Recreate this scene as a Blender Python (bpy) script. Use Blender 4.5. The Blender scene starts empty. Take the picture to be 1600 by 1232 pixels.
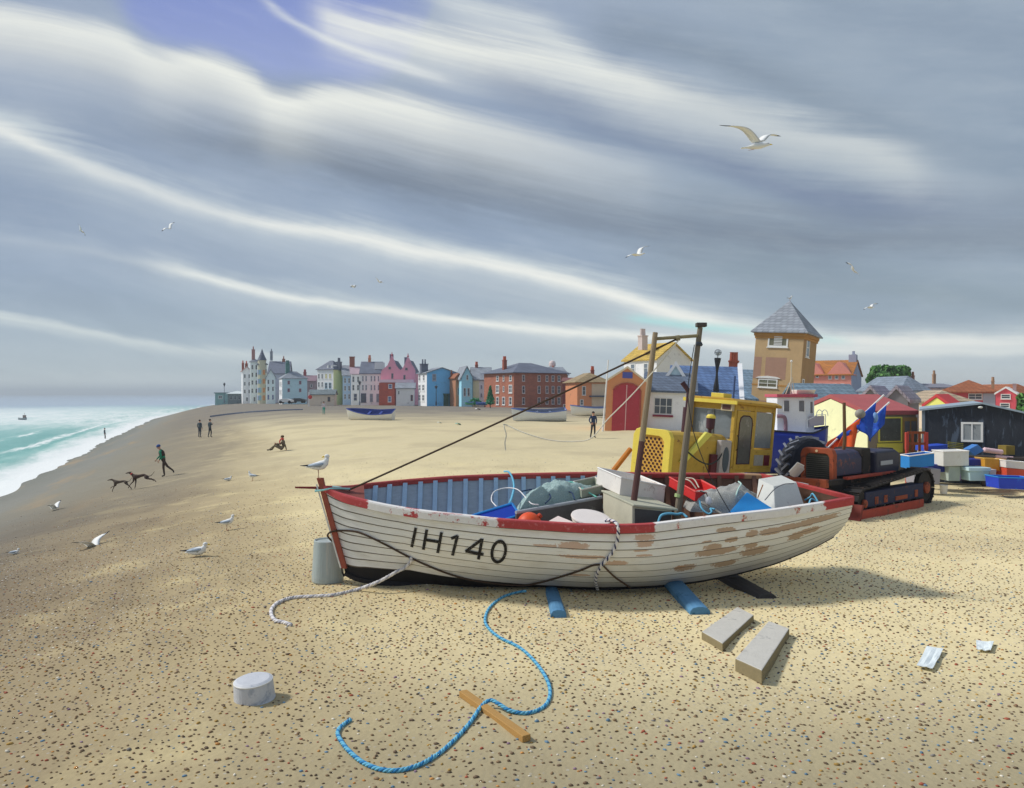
import bpy, bmesh, math, random
import numpy as np
from mathutils import Vector, Matrix, Euler, noise as mnoise
rnd = random.Random(7)
F, CX, CY, H = 1250.0, 800.0, 616.0, 2.7
PI = math.pi
R = math.radians
scene = bpy.context.scene
COL = scene.collection

def P(px, py, d):
    """photograph pixel at distance d -> world point"""
    return Vector(((px-CX)/F*d, d, H-(py-CY)/F*d))
def proj(p):
    return (CX+F*p[0]/p[1], CY+F*(H-p[2])/p[1])
def lin(c):
    c = c/255.0
    return c/12.92 if c <= 0.04045 else ((c+0.055)/1.055)**2.4
def RGB(r, g, b): return (lin(r), lin(g), lin(b), 1.0)
def interp(x, xs, ys): return float(np.interp(x, xs, ys))
def smooth(a, b, x):
    t = min(1, max(0, (x-a)/(b-a))); return t*t*(3-2*t)

# ------------------------------------------------------------ node helper
class NT:
    def __init__(s, tree): s.t = tree; s.n = tree.nodes; s.l = tree.links
    def new(s, typ, **kw):
        n = s.n.new(typ)
        for k, v in kw.items(): setattr(n, k, v)
        return n
    def put(s, sock, v):
        if isinstance(v, S): v = v.s
        if isinstance(v, bpy.types.NodeSocket): s.l.new(v, sock)
        elif v is not None: sock.default_value = v
    def m(s, op, a, b=None, c=None, clamp=False):
        n = s.new('ShaderNodeMath', operation=op, use_clamp=clamp)
        for i, v in enumerate((a, b, c)):
            if v is not None: s.put(n.inputs[i], v)
        return S(s, n.outputs[0])
    def mix(s, f, a, b, mode='MIX'):
        n = s.new('ShaderNodeMix', data_type='RGBA', blend_type=mode)
        s.put(n.inputs[0], f); s.put(n.inputs[6], a); s.put(n.inputs[7], b)
        return n.outputs[2]
    def noise(s, vec, scale, detail=4, rough=.55, dist=0.0, out=0):
        n = s.new('ShaderNodeTexNoise'); s.put(n.inputs['Vector'], vec)
        n.inputs['Scale'].default_value = scale; n.inputs['Detail'].default_value = detail
        n.inputs['Roughness'].default_value = rough; n.inputs['Distortion'].default_value = dist
        return S(s, n.outputs[out])
    def sstep(s, a, b, x):
        n = s.new('ShaderNodeMapRange', interpolation_type='SMOOTHSTEP')
        s.put(n.inputs[0], x); s.put(n.inputs[1], a); s.put(n.inputs[2], b)
        n.inputs[3].default_value = 0; n.inputs[4].default_value = 1
        return S(s, n.outputs[0])
    def curve(s, x, pts):
        """pts: (x, y) with x, y inside 0..1"""
        n = s.new('ShaderNodeFloatCurve'); c = n.mapping.curves[0]
        n.mapping.use_clip = False; n.mapping.extend = 'HORIZONTAL'
        while len(c.points) > 2: c.points.remove(c.points[1])
        c.points[0].location = pts[0]; c.points[1].location = pts[-1]
        for p in pts[1:-1]: c.points.new(*p)
        n.mapping.update(); s.put(n.inputs['Value'], x)
        return S(s, n.outputs[0])
    def xyz(s, x, y, z):
        n = s.new('ShaderNodeCombineXYZ')
        for i, v in enumerate((x, y, z)): s.put(n.inputs[i], v)
        return n.outputs[0]
    def sep(s, v):
        n = s.new('ShaderNodeSeparateXYZ'); s.put(n.inputs[0], v)
        return [S(s, o) for o in n.outputs]
    def ramp(s, f, pts):
        n = s.new('ShaderNodeValToRGB'); e = n.color_ramp.elements
        while len(e) < len(pts): e.new(.5)
        for el, (p, c) in zip(e, pts): el.position = p; el.color = c
        s.put(n.inputs[0], f); return n.outputs[0]
    def attr(s, name):
        return s.new('ShaderNodeAttribute', attribute_name=name)
class S:
    def __init__(s, nt, sock): s.nt = nt; s.s = sock
    def __add__(s, o): return s.nt.m('ADD', s, o)
    __radd__ = __add__
    def __sub__(s, o): return s.nt.m('SUBTRACT', s, o)
    def __rsub__(s, o): return s.nt.m('SUBTRACT', o, s)
    def __mul__(s, o): return s.nt.m('MULTIPLY', s, o)
    __rmul__ = __mul__
    def __truediv__(s, o): return s.nt.m('DIVIDE', s, o)
    def abs(s): return s.nt.m('ABSOLUTE', s)
    def clamp(s): return s.nt.m('ADD', s, 0.0, clamp=True)
    def max(s, o): return s.nt.m('MAXIMUM', s, o)
    def min(s, o): return s.nt.m('MINIMUM', s, o)

_MATS = {}
def mat(name, rgb, rough=.8, var=.16, scale=5.0, spots=None, bump=.0, metal=0.0, spec=.3, stretch=(1, 1, 1), spot_amt=.5):
    """matt painted / natural surface: base colour with uneven wear, optional worn patches in a second colour"""
    if name in _MATS: return _MATS[name]
    m = bpy.data.materials.new(name); m.use_nodes = True; nt = NT(m.node_tree)
    b = nt.n['Principled BSDF']; b.inputs['Roughness'].default_value = rough
    b.inputs['Metallic'].default_value = metal; b.inputs['Specular IOR Level'].default_value = spec
    tc = nt.new('ShaderNodeTexCoord'); mp = nt.new('ShaderNodeMapping')
    nt.put(mp.inputs['Vector'], tc.outputs['Object']); mp.inputs['Scale'].default_value = stretch
    v = mp.outputs[0]
    c = RGB(*rgb)
    n1 = nt.noise(v, scale, 6, .65); n2 = nt.noise(v, scale*5.3, 3, .7)
    k = (n1*.7+n2*.45-.575)*(var*2.6)+1.0
    sc = nt.new('ShaderNodeVectorMath', operation='SCALE'); nt.put(sc.inputs[0], c[:3]); nt.put(sc.inputs['Scale'], k)
    col = sc.outputs[0]
    if spots:
        n3 = nt.noise(v, scale*.8, 8, .7, .6)
        f = nt.sstep(1-spot_amt, 1-spot_amt+.08, n3)
        col = nt.mix(f, col, RGB(*spots))
    nt.put(b.inputs['Base Color'], col)
    if bump:
        bn = nt.new('ShaderNodeBump'); bn.inputs['Strength'].default_value = bump; bn.inputs['Distance'].default_value = .02
        nt.put(bn.inputs['Height'], n2); nt.put(b.inputs['Normal'], bn.outputs[0])
    _MATS[name] = m
    return m
def glassy(name, rgb, rough=.25):
    if name in _MATS: return _MATS[name]
    return mat(name, rgb, rough, .25, 1.5, spec=.5)
def brick(name, rgb, rgb2, mortar, size=.22, rough=.9):
    if name in _MATS: return _MATS[name]
    m = bpy.data.materials.new(name); m.use_nodes = True; nt = NT(m.node_tree)
    b = nt.n['Principled BSDF']; b.inputs['Roughness'].default_value = rough
    tc = nt.new('ShaderNodeTexCoord'); x, y, z = nt.sep(tc.outputs['Object'])
    v = nt.xyz(x+y, z, 0.0)
    t = nt.new('ShaderNodeTexBrick'); nt.put(t.inputs['Vector'], v)
    t.inputs['Color1'].default_value = RGB(*rgb); t.inputs['Color2'].default_value = RGB(*rgb2); t.inputs['Mortar'].default_value = RGB(*mortar)
    t.inputs['Scale'].default_value = 1.0; t.inputs['Brick Width'].default_value = size; t.inputs['Row Height'].default_value = size*.34
    t.inputs['Mortar Size'].default_value = size*.04
    n = nt.noise(tc.outputs['Object'], .8, 6, .7)
    sc = nt.new('ShaderNodeVectorMath', operation='SCALE'); nt.put(sc.inputs[0], t.outputs[0]); nt.put(sc.inputs['Scale'], n*.7+.65)
    nt.put(b.inputs['Base Color'], sc.outputs[0]); _MATS[name] = m
    return m
def slate(name, rgb, row=.28, var=.25, rough=.75):
    """roof covering in courses"""
    if name in _MATS: return _MATS[name]
    m = bpy.data.materials.new(name); m.use_nodes = True; nt = NT(m.node_tree)
    b = nt.n['Principled BSDF']; b.inputs['Roughness'].default_value = rough
    tc = nt.new('ShaderNodeTexCoord'); x, y, z = nt.sep(tc.outputs['Object'])
    t = nt.new('ShaderNodeTexBrick'); nt.put(t.inputs['Vector'], nt.xyz(x+y, z*1.6, 0.0))
    a = RGB(*rgb); d = tuple(i*.72 for i in a[:3])+(1,); e = tuple(i*.35 for i in a[:3])+(1,)
    t.inputs['Color1'].default_value = a; t.inputs['Color2'].default_value = d; t.inputs['Mortar'].default_value = e
    t.inputs['Scale'].default_value = 1.0; t.inputs['Brick Width'].default_value = row; t.inputs['Row Height'].default_value = row*.8
    t.inputs['Mortar Size'].default_value = row*.05
    n = nt.noise(tc.outputs['Object'], .7, 7, .7)
    sc = nt.new('ShaderNodeVectorMath', operation='SCALE'); nt.put(sc.inputs[0], t.outputs[0]); nt.put(sc.inputs['Scale'], n*(var*3.0)+(1.12-var*1.5))
    nt.put(b.inputs['Base Color'], sc.outputs[0]); _MATS[name] = m
    return m

# ------------------------------------------------------------ mesh builder
class MB:
    def __init__(s): s.v = []; s.f = []; s.mi = []; s.cur = 0
    def add(s, vs, fs, M=None):
        o = len(s.v)
        s.v += [tuple(M @ Vector(p)) if M is not None else tuple(p) for p in vs]
        s.f += [tuple(i+o for i in f) for f in fs]; s.mi += [s.cur]*len(fs)
        return s
    def box(s, c, size, M=None, rot=None):
        x, y, z = (i/2 for i in size)
        vs = [Vector(q) for q in ((-x,-y,-z),(x,-y,-z),(x,y,-z),(-x,y,-z),(-x,-y,z),(x,-y,z),(x,y,z),(-x,y,z))]
        if rot is not None: vs = [rot @ q for q in vs]
        vs = [q+Vector(c) for q in vs]
        return s.add(vs, [(0,3,2,1),(4,5,6,7),(0,1,5,4),(1,2,6,5),(2,3,7,6),(3,0,4,7)], M)
    def span(s, a, b, M=None):
        """box from corner a to corner b"""
        return s.box([(i+j)/2 for i, j in zip(a, b)], [abs(j-i) for i, j in zip(a, b)], M)
    def prism(s, poly, a, b, axis=1, M=None):
        """polygon (2D) extruded along axis 0/1/2 from a to b"""
        n = len(poly)
        def pt(q, t):
            if axis == 0: return (t, q[0], q[1])
            if axis == 1: return (q[0], t, q[1])
            return (q[0], q[1], t)
        vs = [pt(q, a) for q in poly]+[pt(q, b) for q in poly]
        fs = [tuple(range(n))[::-1], tuple(range(n, 2*n))]+[(i, (i+1) % n, n+(i+1) % n, n+i) for i in range(n)]
        return s.add(vs, fs, M)
    def loft(s, rings, closed=True, caps=True, M=None):
        n = len(rings[0]); vs = [p for r in rings for p in r]; fs = []
        for i in range(len(rings)-1):
            for j in range(n if closed else n-1):
                k = (j+1) % n
                fs.append((i*n+j, i*n+k, (i+1)*n+k, (i+1)*n+j))
        if caps and closed:
            fs.append(tuple(range(n))[::-1]); fs.append(tuple((len(rings)-1)*n+j for j in range(n)))
        return s.add(vs, fs, M)
    def tube(s, pts, r, n=8, caps=True, M=None):
        pts = [Vector(p) for p in pts]; N = len(pts)
        rs = list(r) if hasattr(r, '__len__') else [r]*N
        rings = []; up = None
        for i, p in enumerate(pts):
            t = (pts[min(i+1, N-1)]-pts[max(i-1, 0)])
            if t.length < 1e-9: t = Vector((0, 0, 1))
            t.normalize()
            if up is None:
                up = Vector((0, 0, 1)) if abs(t.z) < .9 else Vector((1, 0, 0))
            a = t.cross(up)
            if a.length < 1e-6: a = t.orthogonal()
            a.normalize(); b = a.cross(t).normalized(); up = b
            rings.append([p+a*(rs[i]*math.cos(2*PI*j/n))+b*(rs[i]*math.sin(2*PI*j/n)) for j in range(n)])
        return s.loft(rings, True, caps, M)
    def lathe(s, prof, n=24, M=None, c=(0, 0, 0)):
        rings = [[(c[0]+max(r, 1e-4)*math.cos(2*PI*j/n), c[1]+max(r, 1e-4)*math.sin(2*PI*j/n), c[2]+z) for j in range(n)] for r, z in prof]
        return s.loft(rings, True, True, M)
    def ball(s, c, rad, n=12, m=8, M=None, rot=None):
        rx, ry, rz = rad if hasattr(rad, '__len__') else (rad,)*3
        rings = []
        for i in range(m+1):
            a = -PI/2+PI*i/m; cr = max(math.cos(a), 1e-3); q = []
            for j in range(n):
                p = Vector((rx*cr*math.cos(2*PI*j/n), ry*cr*math.sin(2*PI*j/n), rz*math.sin(a)))
                if rot is not None: p = rot @ p
                q.append(p+Vector(c))
            rings.append(q)
        return s.loft(rings, True, True, M)
    def grid(s, fn, nu, nv, M=None):
        vs = [fn(i/nu, j/nv) for i in range(nu+1) for j in range(nv+1)]
        fs = [(i*(nv+1)+j, (i+1)*(nv+1)+j, (i+1)*(nv+1)+j+1, i*(nv+1)+j+1) for i in range(nu) for j in range(nv)]
        return s.add(vs, fs, M)
    def build(s, name, m, parent=None, smooth=False, bevel=0.0, M=None, fixn=True, solid=0.0):
        me = bpy.data.meshes.new(name)
        me.from_pydata(s.v, [], s.f)
        for x in (m if isinstance(m, (list, tuple)) else [m]): me.materials.append(x)
        if isinstance(m, (list, tuple)) and len(m) > 1: me.polygons.foreach_set('material_index', s.mi)
        if fixn:
            bm = bmesh.new(); bm.from_mesh(me); bmesh.ops.recalc_face_normals(bm, faces=bm.faces); bm.to_mesh(me); bm.free()
        if smooth:
            me.polygons.foreach_set('use_smooth', [True]*len(me.polygons))
        o = bpy.data.objects.new(name, me); COL.objects.link(o)
        if parent is not None: o.parent = parent
        if M is not None: o.matrix_local = M
        if solid:
            md = o.modifiers.new('solid', 'SOLIDIFY'); md.thickness = solid; md.offset = 0
        if bevel:
            md = o.modifiers.new('bevel', 'BEVEL'); md.width = bevel; md.segments = 2; md.limit_method = 'ANGLE'; md.angle_limit = R(35)
        return o
def tag(o, label, cat, group=None):
    o['label'] = label; o['category'] = cat
    if group: o['group'] = group
    return o
def pose(loc, yaw=0., roll=0., pitch=0.):
    """yaw about z, then roll (clockwise for the camera) about world y and pitch about world x"""
    return Matrix.Translation(loc) @ Matrix.Rotation(roll, 4, 'Y') @ Matrix.Rotation(pitch, 4, 'X') @ Matrix.Rotation(yaw, 4, 'Z')
def thing(name, label, cat, loc=(0, 0, 0), yaw=0., roll=0., group=None, pitch=0., M=None):
    o = bpy.data.objects.new(name, None); COL.objects.link(o); o.empty_display_size = .1
    o.matrix_world = M if M is not None else pose(Vector(loc), yaw, roll, pitch)
    return tag(o, label, cat, group)
def copy_tree(o, parent=None):
    c = o.copy(); COL.objects.link(c)
    if parent is not None: c.parent = parent
    for ch in list(o.children): copy_tree(ch, c)
    return c
def struct(o):
    o['kind'] = 'structure'; return o
def catmull(pts, n=8):
    pts = [Vector(p) for p in pts]; out = []
    q = [pts[0]*2-pts[1]]+pts+[pts[-1]*2-pts[-2]]
    for i in range(1, len(q)-2):
        for k in range(n):
            t = k/n; a, b, c, d = q[i-1], q[i], q[i+1], q[i+2]
            out.append(.5*((2*b)+(c-a)*t+(2*a-5*b+4*c-d)*t*t+(3*b-a-3*c+d)*t**3))
    out.append(pts[-1]); return out

# ------------------------------------------------------------ camera and render settings
cam = bpy.data.cameras.new('camera'); cam.sensor_width = 36; cam.lens = 36*F/1600; cam.clip_end = 20000; cam.clip_start = .05
co = bpy.data.objects.new('camera', cam); COL.objects.link(co); co.location = (0, 0, H); co.rotation_euler = (PI/2, 0, 0)
scene.camera = co
vs = scene.view_settings; vs.view_transform = 'Standard'; vs.look = 'None'; vs.gamma = 1; vs.exposure = 0; vs.use_curve_mapping = False

# ------------------------------------------------------------ sun
TRAVEL = Vector((.80, -.14, -.80)).normalized()      # the way the light travels
sl = bpy.data.lights.new('sun', 'SUN'); sl.energy = 3.2; sl.angle = R(8); sl.color = (1, .965, .90)
so = bpy.data.objects.new('sun', sl); COL.objects.link(so); so.rotation_euler = TRAVEL.to_track_quat('-Z', 'Y').to_euler()
SUN_EL = math.asin(-TRAVEL.z); SUN_ROT = math.atan2(-TRAVEL.x, -TRAVEL.y)

# ------------------------------------------------------------ sky: long wind-drawn clouds over a blue gap
w = bpy.data.worlds.new('World'); scene.world = w; w.use_nodes = True
nt = NT(w.node_tree); bg = nt.n['Background']
sky = nt.new('ShaderNodeTexSky', sky_type='NISHITA', sun_disc=False, sun_elevation=SUN_EL, sun_rotation=SUN_ROT)
tc = nt.new('ShaderNodeTexCoord'); dx, dy, dz = nt.sep(tc.outputs['Generated'])
yy = dy.abs().max(.12)
u = dx/yy; v = dz/yy                       # direction slopes: along the horizon, up from it
X = u*(F/1600.)+.5                          # 0..1 over the seaward view
Y = .5-v*(F/1232.)                          # 0 high in the sky, .5 at the horizon
T = (X+.5)*.5
def band(pts, warp=None):
    return nt.curve(T, [((x/1600+.5)*.5, y/1232) for x, y in pts])
def along(pts):
    return nt.curve(T, [((x/1600+.5)*.5, y) for x, y in pts])
# flow: all streaks run down to the right and flatten towards the horizon
flow = band([(-800, -.0), (0, .0), (400, 110), (800, 215), (1200, 285), (1600, 300), (2400, 300)])
lam = Y-flow*(1.0)
nbig = nt.noise(nt.xyz(X*1.6, lam*5.0, 0.3), 2.2, 5, .55)
nfib = nt.noise(nt.xyz(X*2.2, lam*34.0, 1.7), 2.0, 6, .62)
npuf = nt.noise(nt.xyz(X*4.0, Y*6.0, 4.1), 2.4, 7, .6)
nf2 = nt.noise(nt.xyz(X*1.3, lam*90.0, 7.7), 2.0, 3, .6)
wob = (npuf-.5)*.035+(nbig-.5)*.03
base = nt.ramp(Y.clamp(), [(0, RGB(156, 171, 195)), (.17, RGB(146, 163, 188)), (.33, RGB(153, 171, 194)), (.43, RGB(170, 187, 200)), (.475, RGB(186, 200, 206)), (.5, RGB(196, 208, 212)), (.6, RGB(190, 200, 204))])
# right-hand side greyer and greener
base = nt.mix(nt.sstep(.45, .8, X)*.5, base, RGB(146, 163, 175))
base = nt.mix((nbig-.42).clamp()*1.1, base, RGB(192, 203, 212))
base = nt.mix(((.52-nbig).clamp()*1.2), base, RGB(136, 150, 168))
col = base
def paint(col, pts, amp, up, dn, rgb, amount=1.0, wb=1.0, fib=.5):
    """a streak: its line, how strong it is along the way, how sharp above and below"""
    d = Y-band(pts)+wob*wb+(nfib-.5)*(fib*.75*(up+dn)/1232.)
    a = nt.sstep(-up/1232., up*.15/1232., d)
    b = 1.0-nt.sstep(-dn*.15/1232., dn/1232., d)
    b = nt.m('POWER', b, 1.7)
    k = a*b*(nbig*.7+.72).clamp()*along(amp)*amount
    k = (k*(1.0-fib)+k*(nfib*.8+nf2*.5-.15)*2.0*fib).clamp()
    return nt.mix(k, col, RGB(*rgb))
DK = (112, 124, 146)
col = paint(col, [(-800, 190), (0, 190), (300, 222), (600, 268), (850, 320), (1100, 370), (1600, 372), (2400, 370)], [(-800, .2), (0, .1), (300, .55), (600, .95), (900, .8), (1200, .8), (1500, .7), (2400, .3)], 95, 80, (118, 130, 146), .95, 1.3, .4)
col = paint(col, [(-800, 60), (0, 60), (250, 120), (500, 160), (700, 210), (1000, 260), (1600, 330), (2400, 330)], [(-800, .3), (0, .5), (250, .55), (700, .4), (900, .1), (1000, 0), (2400, 0)], 50, 90, (140, 150, 168), .8, 1, .4)
col = paint(col, [(-800, -30), (600, 60), (800, 140), (1000, 220), (1150, 270), (1300, 318), (1450, 330), (2400, 330)], [(-800, 0), (650, 0), (800, .7), (1000, .75), (1280, 1), (1450, .8), (1600, .3), (2400, .3)], 70, 60, (122, 137, 164), .8, 1, .35)
col = paint(col, [(-800, 0), (900, 40), (1100, 90), (1300, 170), (1450, 230), (1600, 280), (2400, 400)], [(-800, 0), (880, 0), (1000, .7), (1300, .5), (1600, .2), (2400, .2)], 70, 60, (126, 141, 158), .8, 1, .4)
col = paint(col, [(-800, 420), (1000, 420), (1200, 430), (1400, 455), (1600, 470), (2400, 480)], [(-800, 0), (900, .0), (1100, .55), (1400, .7), (1600, .5), (2400, .5)], 60, 40, (138, 154, 162), .6, 1, .3)
col = paint(col, [(-800, 330), (0, 330), (300, 400), (700, 440), (1000, 478), (1600, 500), (2400, 500)], [(-800, .4), (0, .4), (300, .5), (700, .5), (1000, .3), (1200, 0), (2400, 0)], 40, 60, (152, 167, 186), .5, 1, .3)
# blue gap, high on the seaward side
g1 = Y-band([(-800, -60), (100, -60), (170, 5), (210, 45), (260, 72), (330, 82), (380, 100), (430, 126), (480, 124), (560, 130), (615, 116), (655, 60), (690, -10), (740, -60), (2400, -60)])+(npuf-.5)*.016
gap = (1.0-nt.sstep(-.022, .016, g1))*along([(-800, 0), (120, 0), (210, .9), (300, 1), (520, 1), (600, .75), (680, .35), (760, 0), (2400, 0)])*(nfib*.5+.78).clamp()
gapc = nt.mix(.22, RGB(140, 156, 214), nt.mix(1.0, (0, 0, 0, 1), sky.outputs[0], 'MIX'))
skys = nt.new('ShaderNodeVectorMath', operation='SCALE'); nt.put(skys.inputs[0], sky.outputs[0]); skys.inputs['Scale'].default_value = .06
gapc = nt.mix(.88, skys.outputs[0], nt.ramp(Y*9.0, [(0, RGB(140, 156, 216)), (1, RGB(164, 178, 222))]))
col = nt.mix(gap*.95, col, gapc)
WH = (244, 246, 238)
# white rim below the gap, then the great streaks
col = paint(col, [(-800, -60), (0, 28), (100, 45), (180, 62), (250, 96), (330, 104), (390, 130), (440, 160), (520, 150), (600, 158), (700, 185), (850, 225), (1000, 262), (1200, 300), (2400, 400)],
            [(-800, .6), (0, .9), (300, .95), (400, 1), (600, 1), (720, .75), (850, .5), (1000, .2), (1100, 0), (2400, 0)], 34, 150, WH, 1, .25, .25)
col = paint(col, [(-800, -260), (300, -60), (400, -5), (470, 40), (540, 75), (610, 100), (680, 120), (2400, 400)],
            [(-800, 0), (380, 0), (420, .6), (520, .8), (620, .9), (700, .3), (760, 0), (2400, 0)], 12, 20, (225, 230, 232), 1, .35, .45)
col = paint(col, [(-800, -90), (400, -40), (500, 25), (600, 55), (700, 72), (800, 84), (880, 95), (960, 122), (1050, 158), (1200, 200), (1350, 240), (1500, 290), (2400, 500)],
            [(-800, 0), (450, 0), (510, .8), (650, 1), (850, 1), (1000, .85), (1150, .5), (1300, .5), (1400, .45), (1520, .05), (2400, 0)], 52, 110, WH, .95, .8, .45)
col = paint(col, [(-800, -160), (560, -90), (700, 10), (820, 40), (920, 90), (1000, 120), (2400, 500)],
            [(-800, 0), (640, .2), (760, .75), (880, .7), (980, .1), (2400, 0)], 50, 50, (222, 228, 228), 1, .9, .6)
col = paint(col, [(-800, 80), (0, 195), (160, 262), (300, 314), (500, 360), (700, 396), (900, 440), (1050, 484), (1150, 508), (1300, 528), (1600, 536), (2400, 540)],
            [(-800, .5), (0, .8), (300, .6), (450, .7), (700, .8), (900, .9), (1080, 1), (1300, .8), (1600, .6), (2400, .3)], 42, 130, (216, 225, 227), .85, .9, .45)
col = paint(col, [(-800, 320), (100, 380), (250, 414), (400, 452), (600, 486), (800, 512), (1000, 528), (1600, 552), (2400, 560)],
            [(-800, .1), (150, .2), (300, .6), (600, .7), (800, .9), (1000, 1), (1200, .8), (1600, .5), (2400, .3)], 30, 80, (214, 223, 225), .8, .9, .45)
col = paint(col, [(-800, 90), (0, 205), (80, 238), (160, 272), (300, 322), (500, 366), (700, 402), (900, 446), (1050, 490), (1150, 512), (1300, 530), (1600, 536), (2400, 540)],
            [(-800, .5), (0, .8), (120, .5), (300, .5), (450, .8), (700, .9), (900, 1), (1080, 1), (1200, .8), (1350, .85), (1600, .6), (2400, .3)], 20, 26, (248, 249, 242), 1, .6, .4)
col = paint(col, [(-800, 330), (100, 385), (250, 418), (400, 455), (600, 488), (800, 512), (1000, 528), (1150, 540), (1600, 552), (2400, 560)],
            [(-800, .1), (150, .1), (260, .5), (400, .9), (600, .85), (800, 1), (1000, 1), (1200, .9), (1600, .5), (2400, .3)], 13, 16, (244, 247, 241), 1, .5, .4)
col = paint(col, [(-800, 470), (0, 494), (150, 522), (300, 548), (450, 560), (600, 566), (2400, 580)],
            [(-800, .6), (0, .8), (150, .75), (300, .6), (420, .5), (600, .1), (2400, .1)], 13, 28, (226, 234, 232), .95, .5, .5)
col = paint(col, [(-800, 596), (0, 596), (300, 598), (500, 600), (2400, 600)], [(-800, .5), (0, .5), (300, .5), (420, .0), (2400, 0)], 22, 22, (212, 222, 224), 1, .3, .4)
col = paint(col, [(-800, 500), (900, 492), (1000, 500), (1100, 512), (1200, 520), (1350, 536), (2400, 540)],
            [(-800, 0), (940, 0), (1000, .8), (1120, .9), (1210, .4), (1290, .5), (1350, 0), (2400, 0)], 15, 15, (176, 228, 228), .95, .2, .2)
col = paint(col, [(-800, 590), (1200, 590), (1400, 594), (1600, 598), (2400, 600)], [(-800, 0), (1200, .2), (1400, .5), (1600, .5), (2400, .3)], 34, 16, (226, 226, 218), .9, .3, .3)
# below the horizon the dome carries a plain dim tone (never seen)
mot = nt.noise(nt.xyz(X*5.0, lam*16.0, 2.3), 3.0, 9, .68)
col = nt.mix((mot-.5).clamp()*.3, col, RGB(222, 228, 230)); col = nt.mix((.5-mot).clamp()*.3, col, RGB(128, 142, 158))
nt.put(bg.inputs['Color'], nt.mix(.04, col, skys.outputs[0])); bg.inputs['Strength'].default_value = 1.0

# ------------------------------------------------------------ ground and sea
SEA = -3.8
def shore_x(y): return interp(y, [-200, 11, 51, 83, 113, 208, 338, 700, 2000, 9000], [47, -20, -32.7, -45.0, -57.0, -93.0, -130.0, -225, -560, -2400])
def ground_z(x, y, fine=True):
    s = x-shore_x(y)
    wdt = 16+11*smooth(0, 50, y)
    if y > 120: wdt = 27-4*smooth(120, 200, y)
    t = s/wdt
    if t <= 0: z = SEA+3.9*t*.9
    else:
        z = SEA+3.8*(1.0-max(0.0, 1-t)**1.6)
    z = max(z, -9)
    if fine and abs(s) < 7: z += .16*mnoise.noise(Vector((x*.16, y*.16, 8)))*(1-abs(s)/7)
    z += .45*smooth(95, 128, y)*smooth(0, 16, s)
    if fine and s > 0:
        z += (.065*mnoise.noise(Vector((x*.35, y*.35, 1)))+(.03*mnoise.noise(Vector((x*1.0, y*1.0, 3))) if y < 60 else 0))*smooth(1, 8, s)
        if y < 40: z += .022*mnoise.noise(Vector((x*2.1, y*2.1, 5)))
    return z
def G(px, py, lo=3.0, hi=900.0):
    """where the sight line through a photograph pixel meets the ground"""
    d = lo; prev = lo
    while d < hi:
        p = P(px, py, d)
        if p.z <= ground_z(p.x, p.y): break
        prev = d; d *= 1.02
    a, b = prev, d
    for _ in range(24):
        m_ = (a+b)/2; p = P(px, py, m_)
        if p.z <= ground_z(p.x, p.y): b = m_
        else: a = m_
    p = P(px, py, b); return Vector((p.x, p.y, ground_z(p.x, p.y)))
def axis_pts(segs):
    out = []
    for a, b, n in segs: out += list(np.linspace(a, b, n, endpoint=False))
    return out+[segs[-1][1]]
gx = axis_pts([(-3000, -400, 14), (-400, -120, 20), (-120, -40, 60), (-40, -14, 90), (-14, 14, 190), (14, 40, 50), (40, 200, 30), (200, 3000, 16)])
gy = axis_pts([(-80, 2, 30), (2, 18, 130), (18, 60, 150), (60, 140, 90), (140, 400, 90), (400, 1200, 30), (1200, 6000, 14)])
def sheet(name, zf, keep, m, sign):
    vsx = []; idx = {}; sh = []
    for j, y in enumerate(gy):
        sx = shore_x(y)
        for i, x in enumerate(gx):
            vsx.append((x, y, zf(x, y))); sh.append((x-sx)*sign)
    n = len(gx); fs = []
    for j in range(len(gy)-1):
        for i in range(n-1):
            q = (j*n+i, j*n+i+1, (j+1)*n+i+1, (j+1)*n+i)
            if keep(max(sh[k] for k in q)): fs.append(q)
    me = bpy.data.meshes.new(name); me.from_pydata(vsx, [], fs); me.materials.append(m)
    at = me.attributes.new('shore', 'FLOAT', 'POINT'); at.data.foreach_set('value', sh)
    bm = bmesh.new(); bm.from_mesh(me); bmesh.ops.delete(bm, geom=[v_ for v_ in bm.verts if not v_.link_faces], context='VERTS'); bm.to_mesh(me); bm.free()
    me.polygons.foreach_set('use_smooth', [True]*len(me.polygons))
    o = bpy.data.objects.new(name, me); COL.objects.link(o); return struct(o)

# shingle
ms = bpy.data.materials.new('shingle_beach'); ms.use_nodes = True; nt = NT(ms.node_tree); b = nt.n['Principled BSDF']
b.inputs['Roughness'].default_value = .95; b.inputs['Specular IOR Level'].default_value = .1
geo = nt.new('ShaderNodeNewGeometry'); pos = geo.outputs['Position']; px_, py_, pz_ = nt.sep(pos)
shr = S(nt, nt.attr('shore').outputs['Fac'])
n1 = nt.noise(pos, .16, 5, .55); n2 = nt.noise(pos, .6, 5, .6); n3 = nt.noise(pos, 9, 4, .7)
nl = nt.noise(nt.xyz(shr*.35, py_*.06, 2.0), 1.0, 5, .6)      # lines of old tides, running with the shore
s2 = shr+(nl-.5)*6.5+(n2-.5)*2.0
col = nt.ramp((s2/42.0).clamp(), [(0, RGB(76, 90, 98)), (.05, RGB(92, 102, 108)), (.09, RGB(104, 110, 114)), (.14, RGB(110, 109, 104)), (.24, RGB(112, 103, 90)), (.33, RGB(136, 121, 97)), (.39, RGB(188, 170, 130)), (.47, RGB(229, 212, 166)), (1, RGB(226, 208, 162))])
col = nt.mix((nt.sstep(.53, .72, nl)*(1.0-nt.sstep(7, 12, shr)))*.6, col, RGB(160, 128, 92))
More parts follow.
